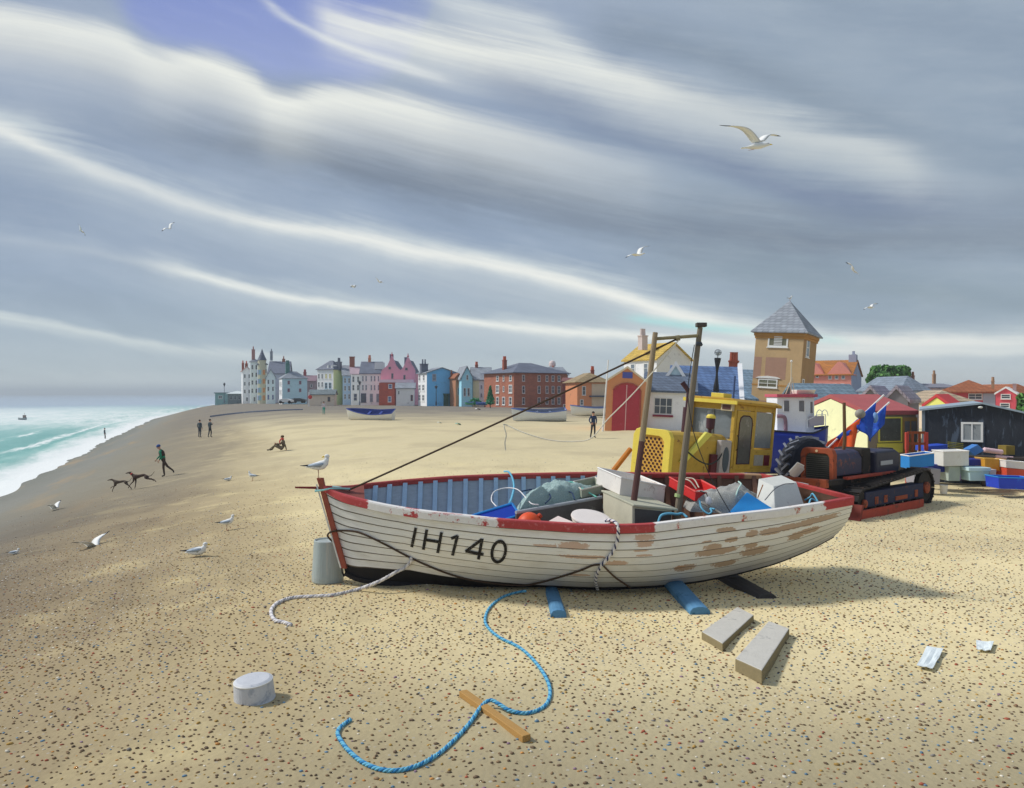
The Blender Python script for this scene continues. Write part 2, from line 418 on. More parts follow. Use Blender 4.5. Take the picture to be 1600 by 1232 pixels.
col = nt.mix((nt.sstep(.48, .62, n1)*nt.sstep(6, 16, shr))*.42, col, RGB(186, 168, 132))
col = nt.mix((nt.sstep(.52, .7, n2)*nt.sstep(8, 20, shr))*.55, col, RGB(231, 213, 159))
# bare grey fringe of ground near the town and darker grey shingle at the near end
col = nt.mix(nt.sstep(16, 40, py_)*.35, col, RGB(176, 168, 144))
col = nt.mix(nt.sstep(62, 125, py_+(n1-.5)*30.0)*nt.sstep(2, 20, shr)*.85, col, RGB(112, 108, 106))
col = nt.mix((1.0-nt.sstep(4.8, 9.0, py_+(n1-.5)*3.0))*(nt.sstep(-4.5, 0.5, px_)*.7+.1), col, RGB(136, 127, 104))
fine = nt.new('ShaderNodeTexVoronoi'); nt.put(fine.inputs['Vector'], pos); fine.inputs['Scale'].default_value = 22
fd = S(nt, fine.outputs['Distance']); fc = nt.sep(fine.outputs['Color'])
dots = (1.0-nt.sstep(.2, .34, fd))*nt.sstep(.62, .66, fc[0])
dcol = nt.ramp(fc[1], [(0, RGB(96, 80, 62)), (.4, RGB(126, 104, 78)), (.62, RGB(150, 140, 126)), (.8, RGB(206, 200, 186)), (1, RGB(116, 124, 134))])
near = 1.0-nt.sstep(24, 60, py_)
col = nt.mix(dots*.55*near, col, dcol)
col = nt.mix(((n3-.5)*.5+.04).clamp(), col, RGB(140, 120, 90))
nt.put(b.inputs['Base Color'], col)
bn = nt.new('ShaderNodeBump'); bn.inputs['Strength'].default_value = .35; bn.inputs['Distance'].default_value = .02
nt.put(bn.inputs['Height'], n3*.6+(.5-fd)*.5); nt.put(b.inputs['Normal'], bn.outputs[0])
beach = sheet('shingle_beach', ground_z, lambda k: k > -25, ms, 1)

# sea
mw = bpy.data.materials.new('sea_water'); mw.use_nodes = True; nt = NT(mw.node_tree); b = nt.n['Principled BSDF']
geo = nt.new('ShaderNodeNewGeometry'); pos = geo.outputs['Position']; px_, py_, pz_ = nt.sep(pos)
shr = S(nt, nt.attr('shore').outputs['Fac'])
nA = nt.noise(nt.xyz(shr*.30, py_*.045, 0.0), 1.0, 6, .62, .4); nB = nt.noise(nt.xyz(px_*.02, py_*.006, 3.0), 1.0, 5, .6)
nC = nt.noise(nt.xyz(shr*.9, py_*.25, 5.0), 1.0, 5, .7)
s3 = shr+(nA-.5)*7.0
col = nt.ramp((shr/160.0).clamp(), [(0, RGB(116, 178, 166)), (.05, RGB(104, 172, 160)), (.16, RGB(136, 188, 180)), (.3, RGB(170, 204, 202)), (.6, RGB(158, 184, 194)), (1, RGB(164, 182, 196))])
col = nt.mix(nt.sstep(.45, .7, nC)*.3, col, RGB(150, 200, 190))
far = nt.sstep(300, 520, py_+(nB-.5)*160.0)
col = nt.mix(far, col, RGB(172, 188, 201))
foam = (1.0-nt.sstep(1.6, 7.0, s3+(nC-.5)*4.0)).max((1.0-nt.sstep(.0, 1.3, (s3-8.5+(nC-.5)*2.0).abs()))*nt.sstep(.38, .5, nA)*.9)
foam = foam.max((1.0-nt.sstep(.2, 1.6, (s3-15.0+(nC-.5)*3.0).abs()))*nt.sstep(.44, .54, nA)*.8)
shoal = nt.sstep(118, 200, py_+(nB-.5)*60.0+(nA-.5)*30.0)*(1.0-nt.sstep(260, 460, py_+(nB-.5)*120.0))  # bright glare on the far water, painted in as white colour
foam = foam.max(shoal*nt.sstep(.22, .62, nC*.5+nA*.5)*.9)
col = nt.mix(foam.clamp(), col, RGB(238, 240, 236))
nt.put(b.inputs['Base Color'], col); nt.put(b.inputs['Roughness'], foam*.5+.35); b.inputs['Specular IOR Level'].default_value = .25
bn = nt.new('ShaderNodeBump'); bn.inputs['Strength'].default_value = .4; bn.inputs['Distance'].default_value = .3
nt.put(bn.inputs['Height'], nA*.5+nC*.5+foam*.2); nt.put(b.inputs['Normal'], bn.outputs[0])
def sea_z(x, y):
    s = shore_x(y)-x
    if 0 < s < 30: return SEA+.34*math.exp(-((s-4.5-1.6*mnoise.noise(Vector((y*.06, 2, 0))))/1.3)**2)+.2*math.exp(-((s-13-2*mnoise.noise(Vector((y*.05, 5, 0))))/1.6)**2)
    return SEA+(.10*math.sin(s*.55+y*.05+2*mnoise.noise(Vector((x*.05, y*.05, 0))))*math.exp(-max(s, 0)/60) if s > 0 else 0)
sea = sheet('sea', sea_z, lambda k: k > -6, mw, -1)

# pebbles: stuff
def pebbles():
    t = (1+5**.5)/2
    iv = np.array([(-1,t,0),(1,t,0),(-1,-t,0),(1,-t,0),(0,-1,t),(0,1,t),(0,-1,-t),(0,1,-t),(t,0,-1),(t,0,1),(-t,0,-1),(-t,0,1)], float); iv /= np.linalg.norm(iv[0])
    fi = np.array([(0,11,5),(0,5,1),(0,1,7),(0,7,10),(0,10,11),(1,5,9),(5,11,4),(11,10,2),(10,7,6),(7,1,8),(3,9,4),(3,4,2),(3,2,6),(3,6,8),(3,8,9),(4,9,5),(2,4,11),(6,2,10),(8,6,7),(9,8,1)])
    rg = np.random.default_rng(3); pts = []
    pal = [((102, 82, 60), .30), ((134, 108, 76), .24), ((166, 132, 64), .10), ((128, 122, 114), .10), ((216, 208, 190), .06), ((98, 130, 152), .07), ((164, 84, 58), .06), ((196, 136, 66), .03), ((140, 112, 128), .02)]
    cols = np.array([[lin(c) for c in p[0]] for p in pal]); wts = np.array([p[1] for p in pal]); wts /= wts.sum()
    y = 4.3
    while y < 34:
        st = .067+.0030*max(0, y-9)**1.3
        half = .70*y+1.5
        for x in np.arange(-half, half, st):
            if rg.random() < .80:
                X_ = x+rg.uniform(-.5, .5)*st; Y_ = y+rg.uniform(-.5, .5)*st
                s = X_-shore_x(Y_)
                if s < 7: continue
                # bare patches, and few stones on the far sand
                dens = 1.15-.9*smooth(13, 26, Y_)+.5*mnoise.noise(Vector((X_*.5, Y_*.5, 9)))
                if rg.random() < dens: pts.append((X_, Y_))
        y += st
    n = len(pts); V = np.zeros((n, 12, 3)); C = np.zeros((n, 3))
    for k, (x, y_) in enumerate(pts):
        r = rg.choice([.0085, .0105, .0125, .016], p=[.3, .4, .24, .06])*rg.uniform(.8, 1.2)
        sc = np.array([r*rg.uniform(1.0, 1.6), r*rg.uniform(.75, 1.1), r*rg.uniform(.5, .75)])
        a = rg.uniform(0, PI) if rg.random() < .4 else rg.normal(0, .4)
        q = iv*(1+rg.uniform(-.16, .16, (12, 1)))*sc
        V[k, :, 0] = x+q[:, 0]*math.cos(a)-q[:, 1]*math.sin(a)
        V[k, :, 1] = y_+q[:, 0]*math.sin(a)+q[:, 1]*math.cos(a)
        V[k, :, 2] = ground_z(x, y_)+q[:, 2]+sc[2]*.35
        wt = wts.copy()
        if x > 1.5 and y_ > 6: wt[5] *= 1.5
        if x < -4 and y_ > 9: wt[4] *= 4
        if x < .5 and y_ < 10: wt[[0, 1, 2]] *= 1.3
        if y_ < 6.6 and x > -1.5: wt[[6, 5]] *= 1.7
        C[k] = cols[rg.choice(len(pal), p=wt/wt.sum())]*rg.uniform(.8, 1.2)
    me = bpy.data.meshes.new('pebbles')
    me.vertices.add(n*12); me.vertices.foreach_set('co', V.reshape(-1))
    L = (fi[None]+12*np.arange(n)[:, None, None]).reshape(-1)
    me.loops.add(len(L)); me.loops.foreach_set('vertex_index', L)
    me.polygons.add(len(L)//3); me.polygons.foreach_set('loop_start', np.arange(0, len(L), 3)); me.polygons.foreach_set('loop_total', np.full(len(L)//3, 3))
    me.update(calc_edges=True); me.polygons.foreach_set('use_smooth', np.ones(len(L)//3, bool))
    at = me.attributes.new('stone', 'FLOAT_COLOR', 'POINT')
    cc = np.ones((n, 12, 4)); cc[:, :, :3] = C[:, None]; at.data.foreach_set('color', cc.reshape(-1))
    m = bpy.data.materials.new('pebble_stone'); m.use_nodes = True; nt = NT(m.node_tree); b = nt.n['Principled BSDF']
    nt.put(b.inputs['Base Color'], nt.attr('stone').outputs['Color']); b.inputs['Roughness'].default_value = .75
    me.materials.append(m); o = bpy.data.objects.new('pebbles', me); COL.objects.link(o)
    tag(o, 'small brown white blue and red pebbles scattered over the sand', 'pebbles'); o['kind'] = 'stuff'
    print('pebbles', n)
pebbles()
# ============================================================ the beach boat
def Pz(px, py, z):
    d = (H-z)*F/(py-CY); return P(px, py, d)
nS = [(503, 757), (520, 768), (551, 777), (596, 787.5), (642, 795.5), (687, 801), (733, 805.7), (778, 811), (857, 816), (902, 819), (963, 820.4), (1015, 819), (1062, 813), (1126, 805), (1207, 796.5), (1285, 785), (1332, 776.5)]
fS = [(503, 760), (546, 760), (573, 755.7), (642, 749), (710, 744), (820, 740), (932, 738), (1020, 739), (1169, 740.4), (1190, 741.4)]
kS = [(540, 898), (546, 904.5), (569, 910), (619, 914.5), (687, 917), (820, 919), (925, 921), (1020, 917), (1084, 910), (1147, 897.6), (1211, 880.6), (1264, 859), (1302, 838)]
def tab(t, x): return interp(x, [a for a, _ in t], [b for _, b in t])
def Nw(s):
    x = 503+829*s
    return P(x, tab(nS, x), interp(s, [0, .05, .1, .2, .35, .55, .75, 1], [11.2, 10.92, 10.75, 10.5, 10.3, 10.22, 10.36, 10.85]))
def Fw(s):
    x = 503+687*s
    return P(x, tab(fS, x), interp(s, [0, .05, .1, .2, .4, .6, .8, 1], [11.2, 11.5, 11.72, 12.02, 12.32, 12.42, 12.48, 12.6]))
def Kw(s):
    x = 540+762*s
    return P(x, tab(kS, x), interp(s, [0, .3, .7, 1], [11.25, 11.2, 11.25, 11.6]))
def smooth_tab(fn, n=240, it=6):
    a = np.array([fn(i/n) for i in range(n+1)])
    for _ in range(it):
        a[1:-1] = (a[:-2]+2*a[1:-1]+a[2:])/4
        a[2:-2] = (a[:-4]+a[1:-3]*2+a[2:-2]*2+a[3:-1]*2+a[4:])/8
    def g(s):
        x = min(max(s, 0), 1)*n; i = min(int(x), n-1); f = x-i
        return Vector(a[i]*(1-f)+a[i+1]*f)
    return g
Nw, Fw, Kw = smooth_tab(Nw), smooth_tab(Fw), smooth_tab(Kw)
def hull(s, u, near=True, off=0.0, inset=0.0):
    """hull skin: s along the boat, u from the rail (0) to the keel (1); off = outwards"""
    A = Nw(s) if near else Fw(s); K = Kw(s)
    a = interp(s, [0, .08, .3, .6, 1], [1.1, 1.3, 2.1, 2.5, 1.9])
    h = 1-u**a; v = 1-u
    sg = -1 if near else 1
    y = K.y+(A.y-K.y)*h
    dydu = abs(A.y-K.y)*a*max(u, .02)**(a-1); dz = max(A.z-K.z, .1); L_ = math.hypot(dydu, dz)
    oy, oz = dz/L_, -dydu/L_
    f = smooth(0, .04, s)
    o = off*(.35+.65*f)-inset*f
    return Vector((K.x+(A.x-K.x)*v, y+sg*oy*o, K.z+(A.z-K.z)*v+oz*o))
_hg = None
def hull_uv(px, py):
    """(s, u) of the near hull side seen at a pixel"""
    global _hg
    if _hg is None:
        _hg = [(i/160, j/60, *proj(hull(i/160, j/60))) for i in range(161) for j in range(61)]
    q = sorted(_hg, key=lambda r: (r[2]-px)**2+(r[3]-py)**2)[0]
    s, u = q[0], q[1]
    for _ in range(6):
        e = .002; x0, y0 = proj(hull(s, u)); x1, y1 = proj(hull(min(s+e, 1), u)); x2, y2 = proj(hull(s, min(u+e, 1)))
        a, b_, c, d = (x1-x0)/e, (x2-x0)/e, (y1-y0)/e, (y2-y0)/e; det = a*d-b_*c
        if abs(det) < 1e-6: break
        s += (d*(px-x0)-b_*(py-y0))/det; u += (-c*(px-x0)+a*(py-y0))/det
        s = min(max(s, 0), 1); u = min(max(u, 0), 1)
    return s, u
NSTR = 9
def u_black(s): return interp(s, [0, .05, .14, .22, .38, .6, .75, 1], [.865, .81, .775, .83, .905, .945, .97, .98])

boat = thing('beach_boat', 'big white clinker fishing boat with red rails and two posts, full of gear', 'boat', (0.9, 11.2, 0))
boatI = boat.matrix_world.inverted()
class WB(MB):
    """builder whose points are given in the world and stored in the boat's own frame"""
    def put(s, name, m, parent=None, root=boat, **k):
        inv = root.matrix_world.inverted()
        s.v = [tuple(inv @ Vector(p)) for p in s.v]
        return s.build(name, m, parent or root, **k)

# peeled and worn paint of the planking
PATCH = []
def crop_patch(ox, oy, sc, lst, kind):
    for x0, y0, x1, y1 in lst:
        s0, u0 = hull_uv(ox+(x0+x1)/2/sc, oy+(y0+y1)/2/sc); sa, _ = hull_uv(ox+x1/sc, oy+(y0+y1)/2/sc)
        _, ua = hull_uv(ox+(x0+x1)/2/sc, oy+y1/sc)
        PATCH.append((s0, u0, max(abs(sa-s0), .006), max(abs(ua-u0), .012), kind))
crop_patch(1020, 700, 4.706, [(470, 585, 600, 620), (530, 655, 620, 690), (360, 680, 430, 700), (380, 708, 500, 755), (330, 735, 610, 780), (670, 695, 770, 732), (655, 728, 850, 778), (690, 605, 770, 655),
    (780, 590, 960, 635), (900, 560, 1120, 602), (1060, 525, 1230, 570), (1150, 500, 1350, 540), (1000, 620, 1105, 665), (1090, 585, 1220, 622), (160, 855, 310, 898), (450, 825, 615, 862)], 0)
crop_patch(700, 700, 4.444, [(770, 655, 970, 705), (600, 668, 770, 688), (780, 742, 1100, 768), (1100, 782, 1240, 815), (1300, 602, 1430, 640), (1310, 640, 1420, 685), (1290, 708, 1390, 720), (1310, 737, 1410, 750), (850, 872, 980, 884), (1575, 815, 1640, 840)], 1)
def hull_paint():
    m = bpy.data.materials.new('worn_white_planking'); m.use_nodes = True; nt = NT(m.node_tree); b = nt.n['Principled BSDF']
    b.inputs['Roughness'].default_value = .7; b.inputs['Specular IOR Level'].default_value = .25
    a = nt.attr('su').outputs['Vector']; s, u, z = nt.sep(a)
    nz = nt.noise(nt.xyz(s*160.0, u*26.0, 0.), 1.0, 5, .7); nf = nt.noise(nt.xyz(s*30.0, u*60.0, 3.), 1.0, 5, .7); nb = nt.noise(nt.xyz(s*14.0, u*5.0, 6.), 1.0, 4, .6)
    col = nt.ramp(nb, [(.25, RGB(220, 217, 208)), (.5, RGB(234, 233, 228)), (.75, RGB(228, 230, 230))])
    col = nt.mix(nt.sstep(.5, .75, nf)*.5, col, RGB(190, 184, 174))
    col = nt.mix(nt.sstep(.62, .72, nz)*nt.sstep(.5, .62, nb)*.5, col, RGB(196, 170, 140))
    # grey-mauve bottom strakes, dirtied by the shingle
    col = nt.mix(nt.sstep(.72, .95, u+(nf-.5)*.08)*nt.sstep(.1, .4, s)*.55, col, RGB(176, 172, 178))
    t = [None, None]
    for s0, u0, ws, wu, k in PATCH:
        ds_ = (s-s0).abs()/ws; du_ = (u-u0).abs()/wu; d = (ds_*ds_*.8+du_*du_*du_*.8)
        t[k] = d if t[k] is None else t[k].min(d)
    for k, c in ((0, (186, 148, 112)), (1, (206, 158, 120))):
        f = 1.0-nt.sstep(.75, 1.05, t[k]+(nz-.5)*3.4+(nf-.5)*1.6)
        col = nt.mix(f*(.8 if k == 0 else .72), col, nt.mix(nf, RGB(*[int(q*.86) for q in c]), RGB(*c)))
    nt.put(b.inputs['Base Color'], col)
    bn = nt.new('ShaderNodeBump'); bn.inputs['Strength'].default_value = .25; bn.inputs['Distance'].default_value = .006
    nt.put(bn.inputs['Height'], nf+nz*.5); nt.put(b.inputs['Normal'], bn.outputs[0]); return m
MH = hull_paint(); SEAM = mat('plank_seam', (104, 98, 92), .9); TAR = mat('black_tar', (34, 33, 36), .7, .3, 14, spots=(70, 66, 62), spot_amt=.38)
def su_attr(o, vals):
    at = o.data.attributes.new('su', 'FLOAT_VECTOR', 'POINT'); at.data.foreach_set('vector', np.array(vals, float).reshape(-1))
def skin(near):
    wb = WB(); su = []; NS = 150; rows = []
    def row(u_of, off):
        r = []
        for i in range(NS+1):
            s = i/NS; u = u_of(s); r.append(len(wb.v)); wb.v.append(tuple(hull(s, u, near, off))); su.append((s, u, 0))
        return r
    step = .016
    for k in range(NSTR):
        us = [(k+f)/NSTR for f in (.0, .5, 1.0)]
        for q, (f, o, mi) in enumerate(((us[0], .0 if k else .004, 0), (us[1], step*.5, 0), (us[2]-.0075, step*.96, 0), (us[2], step, 1))):
            rows.append((row(lambda s, f=f: f*u_black(s), o), mi))
        # the strake's low strip and under edge: gap shadow painted as dark colour
        rows.append((row(lambda s, f=us[2]: min(f*u_black(s)+.013, 1), 0.0), 1))
    for f in (.0, .35, .7, 1.0): rows.append((row(lambda s, f=f: min(u_black(s)+.013, .999)+(1-min(u_black(s)+.013, .999))*f, .0), 2))
    for (a, _), (b_, mi) in zip(rows, rows[1:]):
        for i in range(NS): wb.f.append((a[i], a[i+1], b_[i+1], b_[i])); wb.mi.append(mi)
    return wb, su
wb, su = skin(True); wb2, su2 = skin(False)
o_ = len(wb.v); wb.v += wb2.v; wb.f += [tuple(i+o_ for i in f) for f in wb2.f]; wb.mi += wb2.mi; su += su2
# transom
tr = [hull(1, j/14, True, .0) for j in range(15)]+[hull(1, j/14, False, 0) for j in range(13, -1, -1)]
b0 = len(wb.v); wb.v += [tuple(p+Vector((.004, 0, 0))) for p in tr]; su += [(1, .5, 0)]*len(tr); wb.f.append(tuple(range(b0, b0+len(tr)))); wb.mi.append(0)
hull_o = wb.put('hull', [MH, SEAM, TAR], fixn=True); su_attr(hull_o, su)

# inside: planking, ribs, bottom boards
BLUEIN = mat('blue_grey_inner_planks', (168, 178, 188), .85, .3, 9, stretch=(1, 1, 5)); BROWNIN = mat('brown_inner_planks', (112, 84, 68), .9, .35, 8)
for nm, s0, s1, m in (('inner_planking', .02, .60, BLUEIN), ('inner_planking', .60, .992, BROWNIN)):
    wb = WB()
    for near in (True, False):
        wb.grid(lambda a, b_: hull(s0+(s1-s0)*a, .01+.78*b_, near, 0, .03), 60, 14)
    wb.put(nm, m, fixn=False)
wb = WB(); wb.grid(lambda a, b_: hull(.03+.95*a, .72, True, 0, .035).lerp(hull(.03+.95*a, .72, False, 0, .035), b_), 50, 8)
wb.put('bottom_boards', mat('dark_bottom_boards', (96, 86, 76), .9, .35, 6, stretch=(1, 12, 1)), fixn=False)
wb = WB(); wb.grid(lambda a, b_: hull(.99, .05+.66*b_, True, 0, .03).lerp(hull(.99, .05+.66*b_, False, 0, .03), a), 8, 6); wb.put('transom_lining', BROWNIN, fixn=False)
RIBB = mat('pale_blue_ribs', (178, 204, 226), .8, .2, 12); RIBR = mat('brown_ribs', (124, 92, 74), .85, .25, 12)
def rib_s(px, u, near):
    x0 = Fw((px-503)/687).x; a, b_ = 0.0, 1.0
    for _ in range(24):
        m_ = (a+b_)/2
        if hull(m_, u, near).x < x0: a = m_
        else: b_ = m_
    return (a+b_)/2
rib_px = [561, 588, 610, 634, 658, 681, 704, 728, 752, 775, 797, 818, 841, 864, 887, 910, 933]
for x in rib_px+[960+27*i for i in range(9)]:
    s = (x-503)/687
    for near in (False, True):
        wb = WB(); rings = []
        for j in range(11):
            u = .03+.7*j/10; s_ = rib_s(x, u, near); p = hull(s_, u, near, 0, .03); q = hull(s_, u, near, 0, .068); wx = Vector((.033, 0, 0))
            rings.append([p-wx, p+wx, q+wx, q-wx])
        wb.loft(rings); wb.put('rib', RIBB if x < 940 else RIBR)
# rails
def rail_paint(name, near):
    m = bpy.data.materials.new(name); m.use_nodes = True; nt = NT(m.node_tree); b = nt.n['Principled BSDF']; b.inputs['Roughness'].default_value = .65
    s, u, z = nt.sep(nt.attr('su').outputs['Vector'])
    n1 = nt.noise(nt.xyz(s*40., u*3., 0.), 1.0, 6, .75); n2 = nt.noise(nt.xyz(s*150., u*9., 3.), 1.0, 4, .7)
    red = nt.mix(n1, RGB(150, 44, 44), RGB(196, 72, 72)); white = nt.mix(n2, RGB(214, 208, 202), RGB(240, 238, 234))
    if near:
        k = nt.curve(s, [(0, 1), (.078, 1), (.095, .1), (.14, .14), (.17, .50), (.2, .18), (.24, .48), (.27, .3), (.31, .3), (.335, .85), (.37, 1), (.615, 1), (.64, .02), (.7, .12), (.8, .06), (.9, .1), (.94, .12), (.953, 1), (1, 1)])
        # the top edge wears white first
        f = nt.sstep(.42, .6, k+(n1-.5)*3.2-nt.sstep(.55, 1., u)*.0)
        tan = nt.sstep(.56, .64, n1)*nt.sstep(.64, .7, s)*(1.0-nt.sstep(.9, .95, s))
        white = nt.mix(tan*.7, white, RGB(186, 160, 124))
        col = nt.mix(f, white, red)
        col = nt.mix(nt.sstep(.55, .7, n2)*f*.35, col, RGB(222, 160, 160))
    else:
        tan = nt.sstep(.955, .962, s+(n1-.5)*.01)
        col = nt.mix(tan, nt.mix(n1, RGB(140, 50, 46), RGB(186, 70, 64)), RGB(190, 150, 108))
        col = nt.mix(nt.sstep(.6, .72, n2)*.4, col, RGB(216, 168, 164))
    nt.put(b.inputs['Base Color'], col); return m
def rail(near, m):
    wb = WB(); su = []; rings = []; n = 120
    sg = -1 if near else 1
    for i in range(n+1):
        s = i/n; f = smooth(0, .05, s); A = Nw(s) if near else Fw(s)
        w0, w1 = .022+.028*f, .02+.05*f; dz = .105 if near else .09
        dz *= .75+.25*f
        # pts round the rail: outer top, outer bottom, inner bottom, inner top
        pr = [(w0*.9, .0), (w0, -.02), (w0*.9, -dz), (-.0, -dz), (-w1*.9, -dz*.8), (-w1, -.014), (-w1*.8, .004), (0, .008)]
        rings.append([A+Vector((0, sg*a, b_)) for a, b_ in pr]); su += [(s, j/8, 0) for j in range(8)]
    wb.loft(rings); o = wb.put('rail', m); su_attr(o, su); return o
rail(True, rail_paint('worn_red_and_white_rail', True)); rail(False, rail_paint('red_rail', False))
wb = WB(); a, b_ = Nw(1), Fw(1); wb.loft([[p+Vector((dx_, 0, dz_)) for dx_, dz_ in ((-.05, -.06), (.03, -.06), (.03, .012), (-.05, .012))] for p in (a, a.lerp(b_, .5), b_)]); wb.put('transom_cap', mat('red_wood', (170, 62, 58), .7, .3, 8), bevel=.008)
# stem post and keel
wb = WB(); rings = []
for t in range(13):
    k = t/12; p = P(499.5+38*k, 747+141*k, 11.2); hw = .034; hy = .035
    if t == 0: hw = .04
    rings.append([p+Vector((-hw, -hy, 0)), p+Vector((hw+.01, -hy*1.15, 0)), p+Vector((hw+.01, hy*1.15, 0)), p+Vector((-hw, hy, 0))])
wb.loft(rings); wb.put('stem_post', mat('bare_red_brown_wood', (158, 84, 66), .75, .3, 9, spots=(196, 120, 100), spot_amt=.4), bevel=.008)
wb = WB(); wb.tube([P(494.5+38*k, 757+131*k, 11.17) for k in (0, .25, .5, .75, 1)], .011, 6); wb.put('stem_band', mat('pale_metal_band', (214, 212, 206), .4))
wb = WB(); rings = []
for t in range(61):
    s = t/60; p = Kw(s); q = .035
    rings.append([p+Vector((0, -q, .05)), p+Vector((0, -q, -.015)), p+Vector((0, q, -.015)), p+Vector((0, q, .05))])
fp = [P(537, 886, 11.2), P(538, 893, 11.22), P(541, 899, 11.24)]
rings = [[p+Vector((-.03, -q, .0)), p+Vector((-.03, -q, -.02)), p+Vector((-.03, q, -.02)), p+Vector((-.03, q, .0))] for p in fp]+rings
wb.loft(rings); wb.put('keel', TAR, bevel=.006)
wb = WB(); wb.tube([P(461, 762, 11.15), P(492, 762.5, 11.2), P(548, 764, 11.25)], [.012, .018, .02], 8); wb.put('bow_pole', mat('dark_red_pole', (120, 42, 40), .7))
wb = WB(); wb.grid(lambda a, b_: hull(.004+.075*a, .03, True, 0, .02).lerp(hull(.004+.09*a, .03, False, 0, .02), b_)+Vector((0, 0, .02)), 10, 6); wb.put('foredeck', mat('red_brown_deck', (126, 66, 56), .8, .3, 6), fixn=False, solid=.02)
wb = WB(); wb.tube(catmull([P(492, 768, 11.12), P(505, 766, 11.12), P(520, 763.5, 11.1), P(547, 764, 11.15)], 5), .014, 6); wb.tube(catmull([P(493, 768, 11.13), P(497, 764, 11.3), P(520, 761, 11.32), P(545, 765, 11.2)], 5), .014, 6); wb.put('lashing', mat('pale_turquoise_rope', (150, 206, 204), .8))

# the number on the bow
def stroke_mesh(strokes, wpx):
    wb = WB()
    for st in strokes:
        pts = [Vector((x, y)) for x, y in st]; L_ = []
        for i, p in enumerate(pts):
            t = (pts[min(i+1, len(pts)-1)]-pts[max(i-1, 0)]).normalized(); nn = Vector((-t.y, t.x)); L_.append((p-nn*wpx/2, p+nn*wpx/2))
        n = len(pts); base = len(wb.v)
        for a, b_ in L_:
            for q in range(3):
                c = a.lerp(b_, q/2); s, u = hull_uv(c.x, c.y)
                wb.v.append(tuple(hull(s, u, True, .0185)))
        for i in range(n-1):
            for q in range(2): wb.f.append((base+i*3+q, base+i*3+q+1, base+i*3+q+4, base+i*3+q+3)); wb.mi.append(0)
    return wb
def seg(a, b_, n=10): return [(a[0]+(b_[0]-a[0])*i/n, a[1]+(b_[1]-a[1])*i/n) for i in range(n+1)]
LET = mat('black_number_paint', (38, 36, 36), .85, .4, 60, spots=(140, 136, 128), spot_amt=.43)
zero = [(779+10.6*math.cos(t)+.20*(-16.5*math.sin(t)), 861+(-16.5)*math.sin(t)*-1*-1) for t in [2*PI*i/32 for i in range(33)]]
zero = [(779.3+10.4*math.cos(t)+2.6*math.sin(t), 861-16*math.sin(t)+.8*math.cos(t)) for t in [2*PI*i/32 for i in range(33)]]
for strokes in ([seg((650, 824), (643.4, 854))], [seg((667, 827), (661.5, 858)), seg((690, 831), (684, 863)), seg((664.5, 842.5), (687, 846), 8)], [seg((715, 836), (707, 867)), seg((715.5, 837), (705, 840.5), 5)],
                [seg((753.5, 841), (747.5, 873)), seg((753, 842), (727.5, 861), 8), seg((727.5, 860), (755.5, 865.5), 8)], [zero]):
    stroke_mesh(strokes, 4.6).put('number_lettering', LET, fixn=False)
# small scupper mark
wb = WB(); s, u = hull_uv(1190, 808); wb.ball(hull(s, u, True, .014), (.03, .008, .022), 12, 6); wb.put('drain_hole', mat('dark_hole', (40, 38, 38)))

# gallows: two posts, cross spar, head block
POLE = mat('weathered_pole', (122, 112, 96), .85, .3, 6, stretch=(6, 6, 1)); POLED = mat('dark_pole_foot', (96, 66, 62), .85, .3, 6, stretch=(6, 6, 1))
wb = WB(); wb.tube([P(988, 800, 11.05), P(1003, 690, 11.12)], [.045, .043], 10); p1 = wb.put('post', POLED)
wb = WB(); wb.tube([P(1003, 690, 11.12), P(1024, 520, 11.25)], [.043, .036], 10); wb.put('post', mat('pale_pole', (150, 132, 106), .85, .3, 6, stretch=(6, 6, 1)))
wb = WB(); wb.tube([P(1058, 812, 11.2), P(1072, 690, 11.22), P(1094, 512, 11.3)], [.05, .046, .036], 10); wb.put('post', POLE)
wb = WB(); wb.tube([P(1060, 777, 11.21), P(1060.6, 772, 11.21)], .056, 10); wb.put('band', mat('pale_green_tape', (170, 190, 130), .6))
wb = WB(); wb.tube([P(1021, 530, 11.28), P(1090, 525, 11.28)], .024, 8); wb.tube([P(1056, 529, 11.28), P(1062, 528, 11.28)], .04, 8); wb.put('cross_spar', mat('olive_spar', (138, 128, 98), .8, .3, 8))
wb = WB(); wb.box(P(1095.5, 508, 11.3), (.145, .11, .06)); wb.put('head_block', mat('dark_head_block', (84, 80, 74), .7, .3, 12), bevel=.01)
wb = WB(); wb.tube([P(1088, 537, 11.24), P(1095, 538.5, 11.24), P(1092, 534, 11.36)], .03, 6); wb.put('collar', mat('dark_collar', (72, 76, 84), .6))
def sag(a, b_, n=14, drop=.0): return [Vector(a).lerp(Vector(b_), i/n)-Vector((0, 0, drop*4*(i/n)*(1-i/n))) for i in range(n+1)]
wb = WB(); wb.tube(sag(P(545, 766, 11.2), P(1060, 529, 11.28), 20, .02), .015, 6); wb.put('stay', mat('dark_brown_rope', (74, 58, 46), .9))
wb = WB(); wb.tube(catmull([P(1061, 531, 11.26), P(1030, 570, 11.2), P(985, 620, 11.0), P(950, 655, 10.9), P(925, 684, 10.85), P(900, 690, 10.9), P(860, 688, 11.0), P(820, 677, 11.1), P(790, 664, 11.23), P(788, 668, 11.2), P(791, 680, 11.2), P(789, 692, 11.2), P(790, 704, 11.2)], 6), .0085, 6); wb.put('loose_line', mat('cream_line', (224, 216, 194), .9))
wb = WB(); wb.tube(catmull([P(1085, 539, 11.22), P(1079, 575, 11.2), P(1075, 620, 11.15), P(1085, 680, 11.1), P(1110, 745, 11.0), P(1142, 803, 10.9)], 6), .006, 6); wb.put('wire', mat('dark_wire', (50, 48, 50), .6))

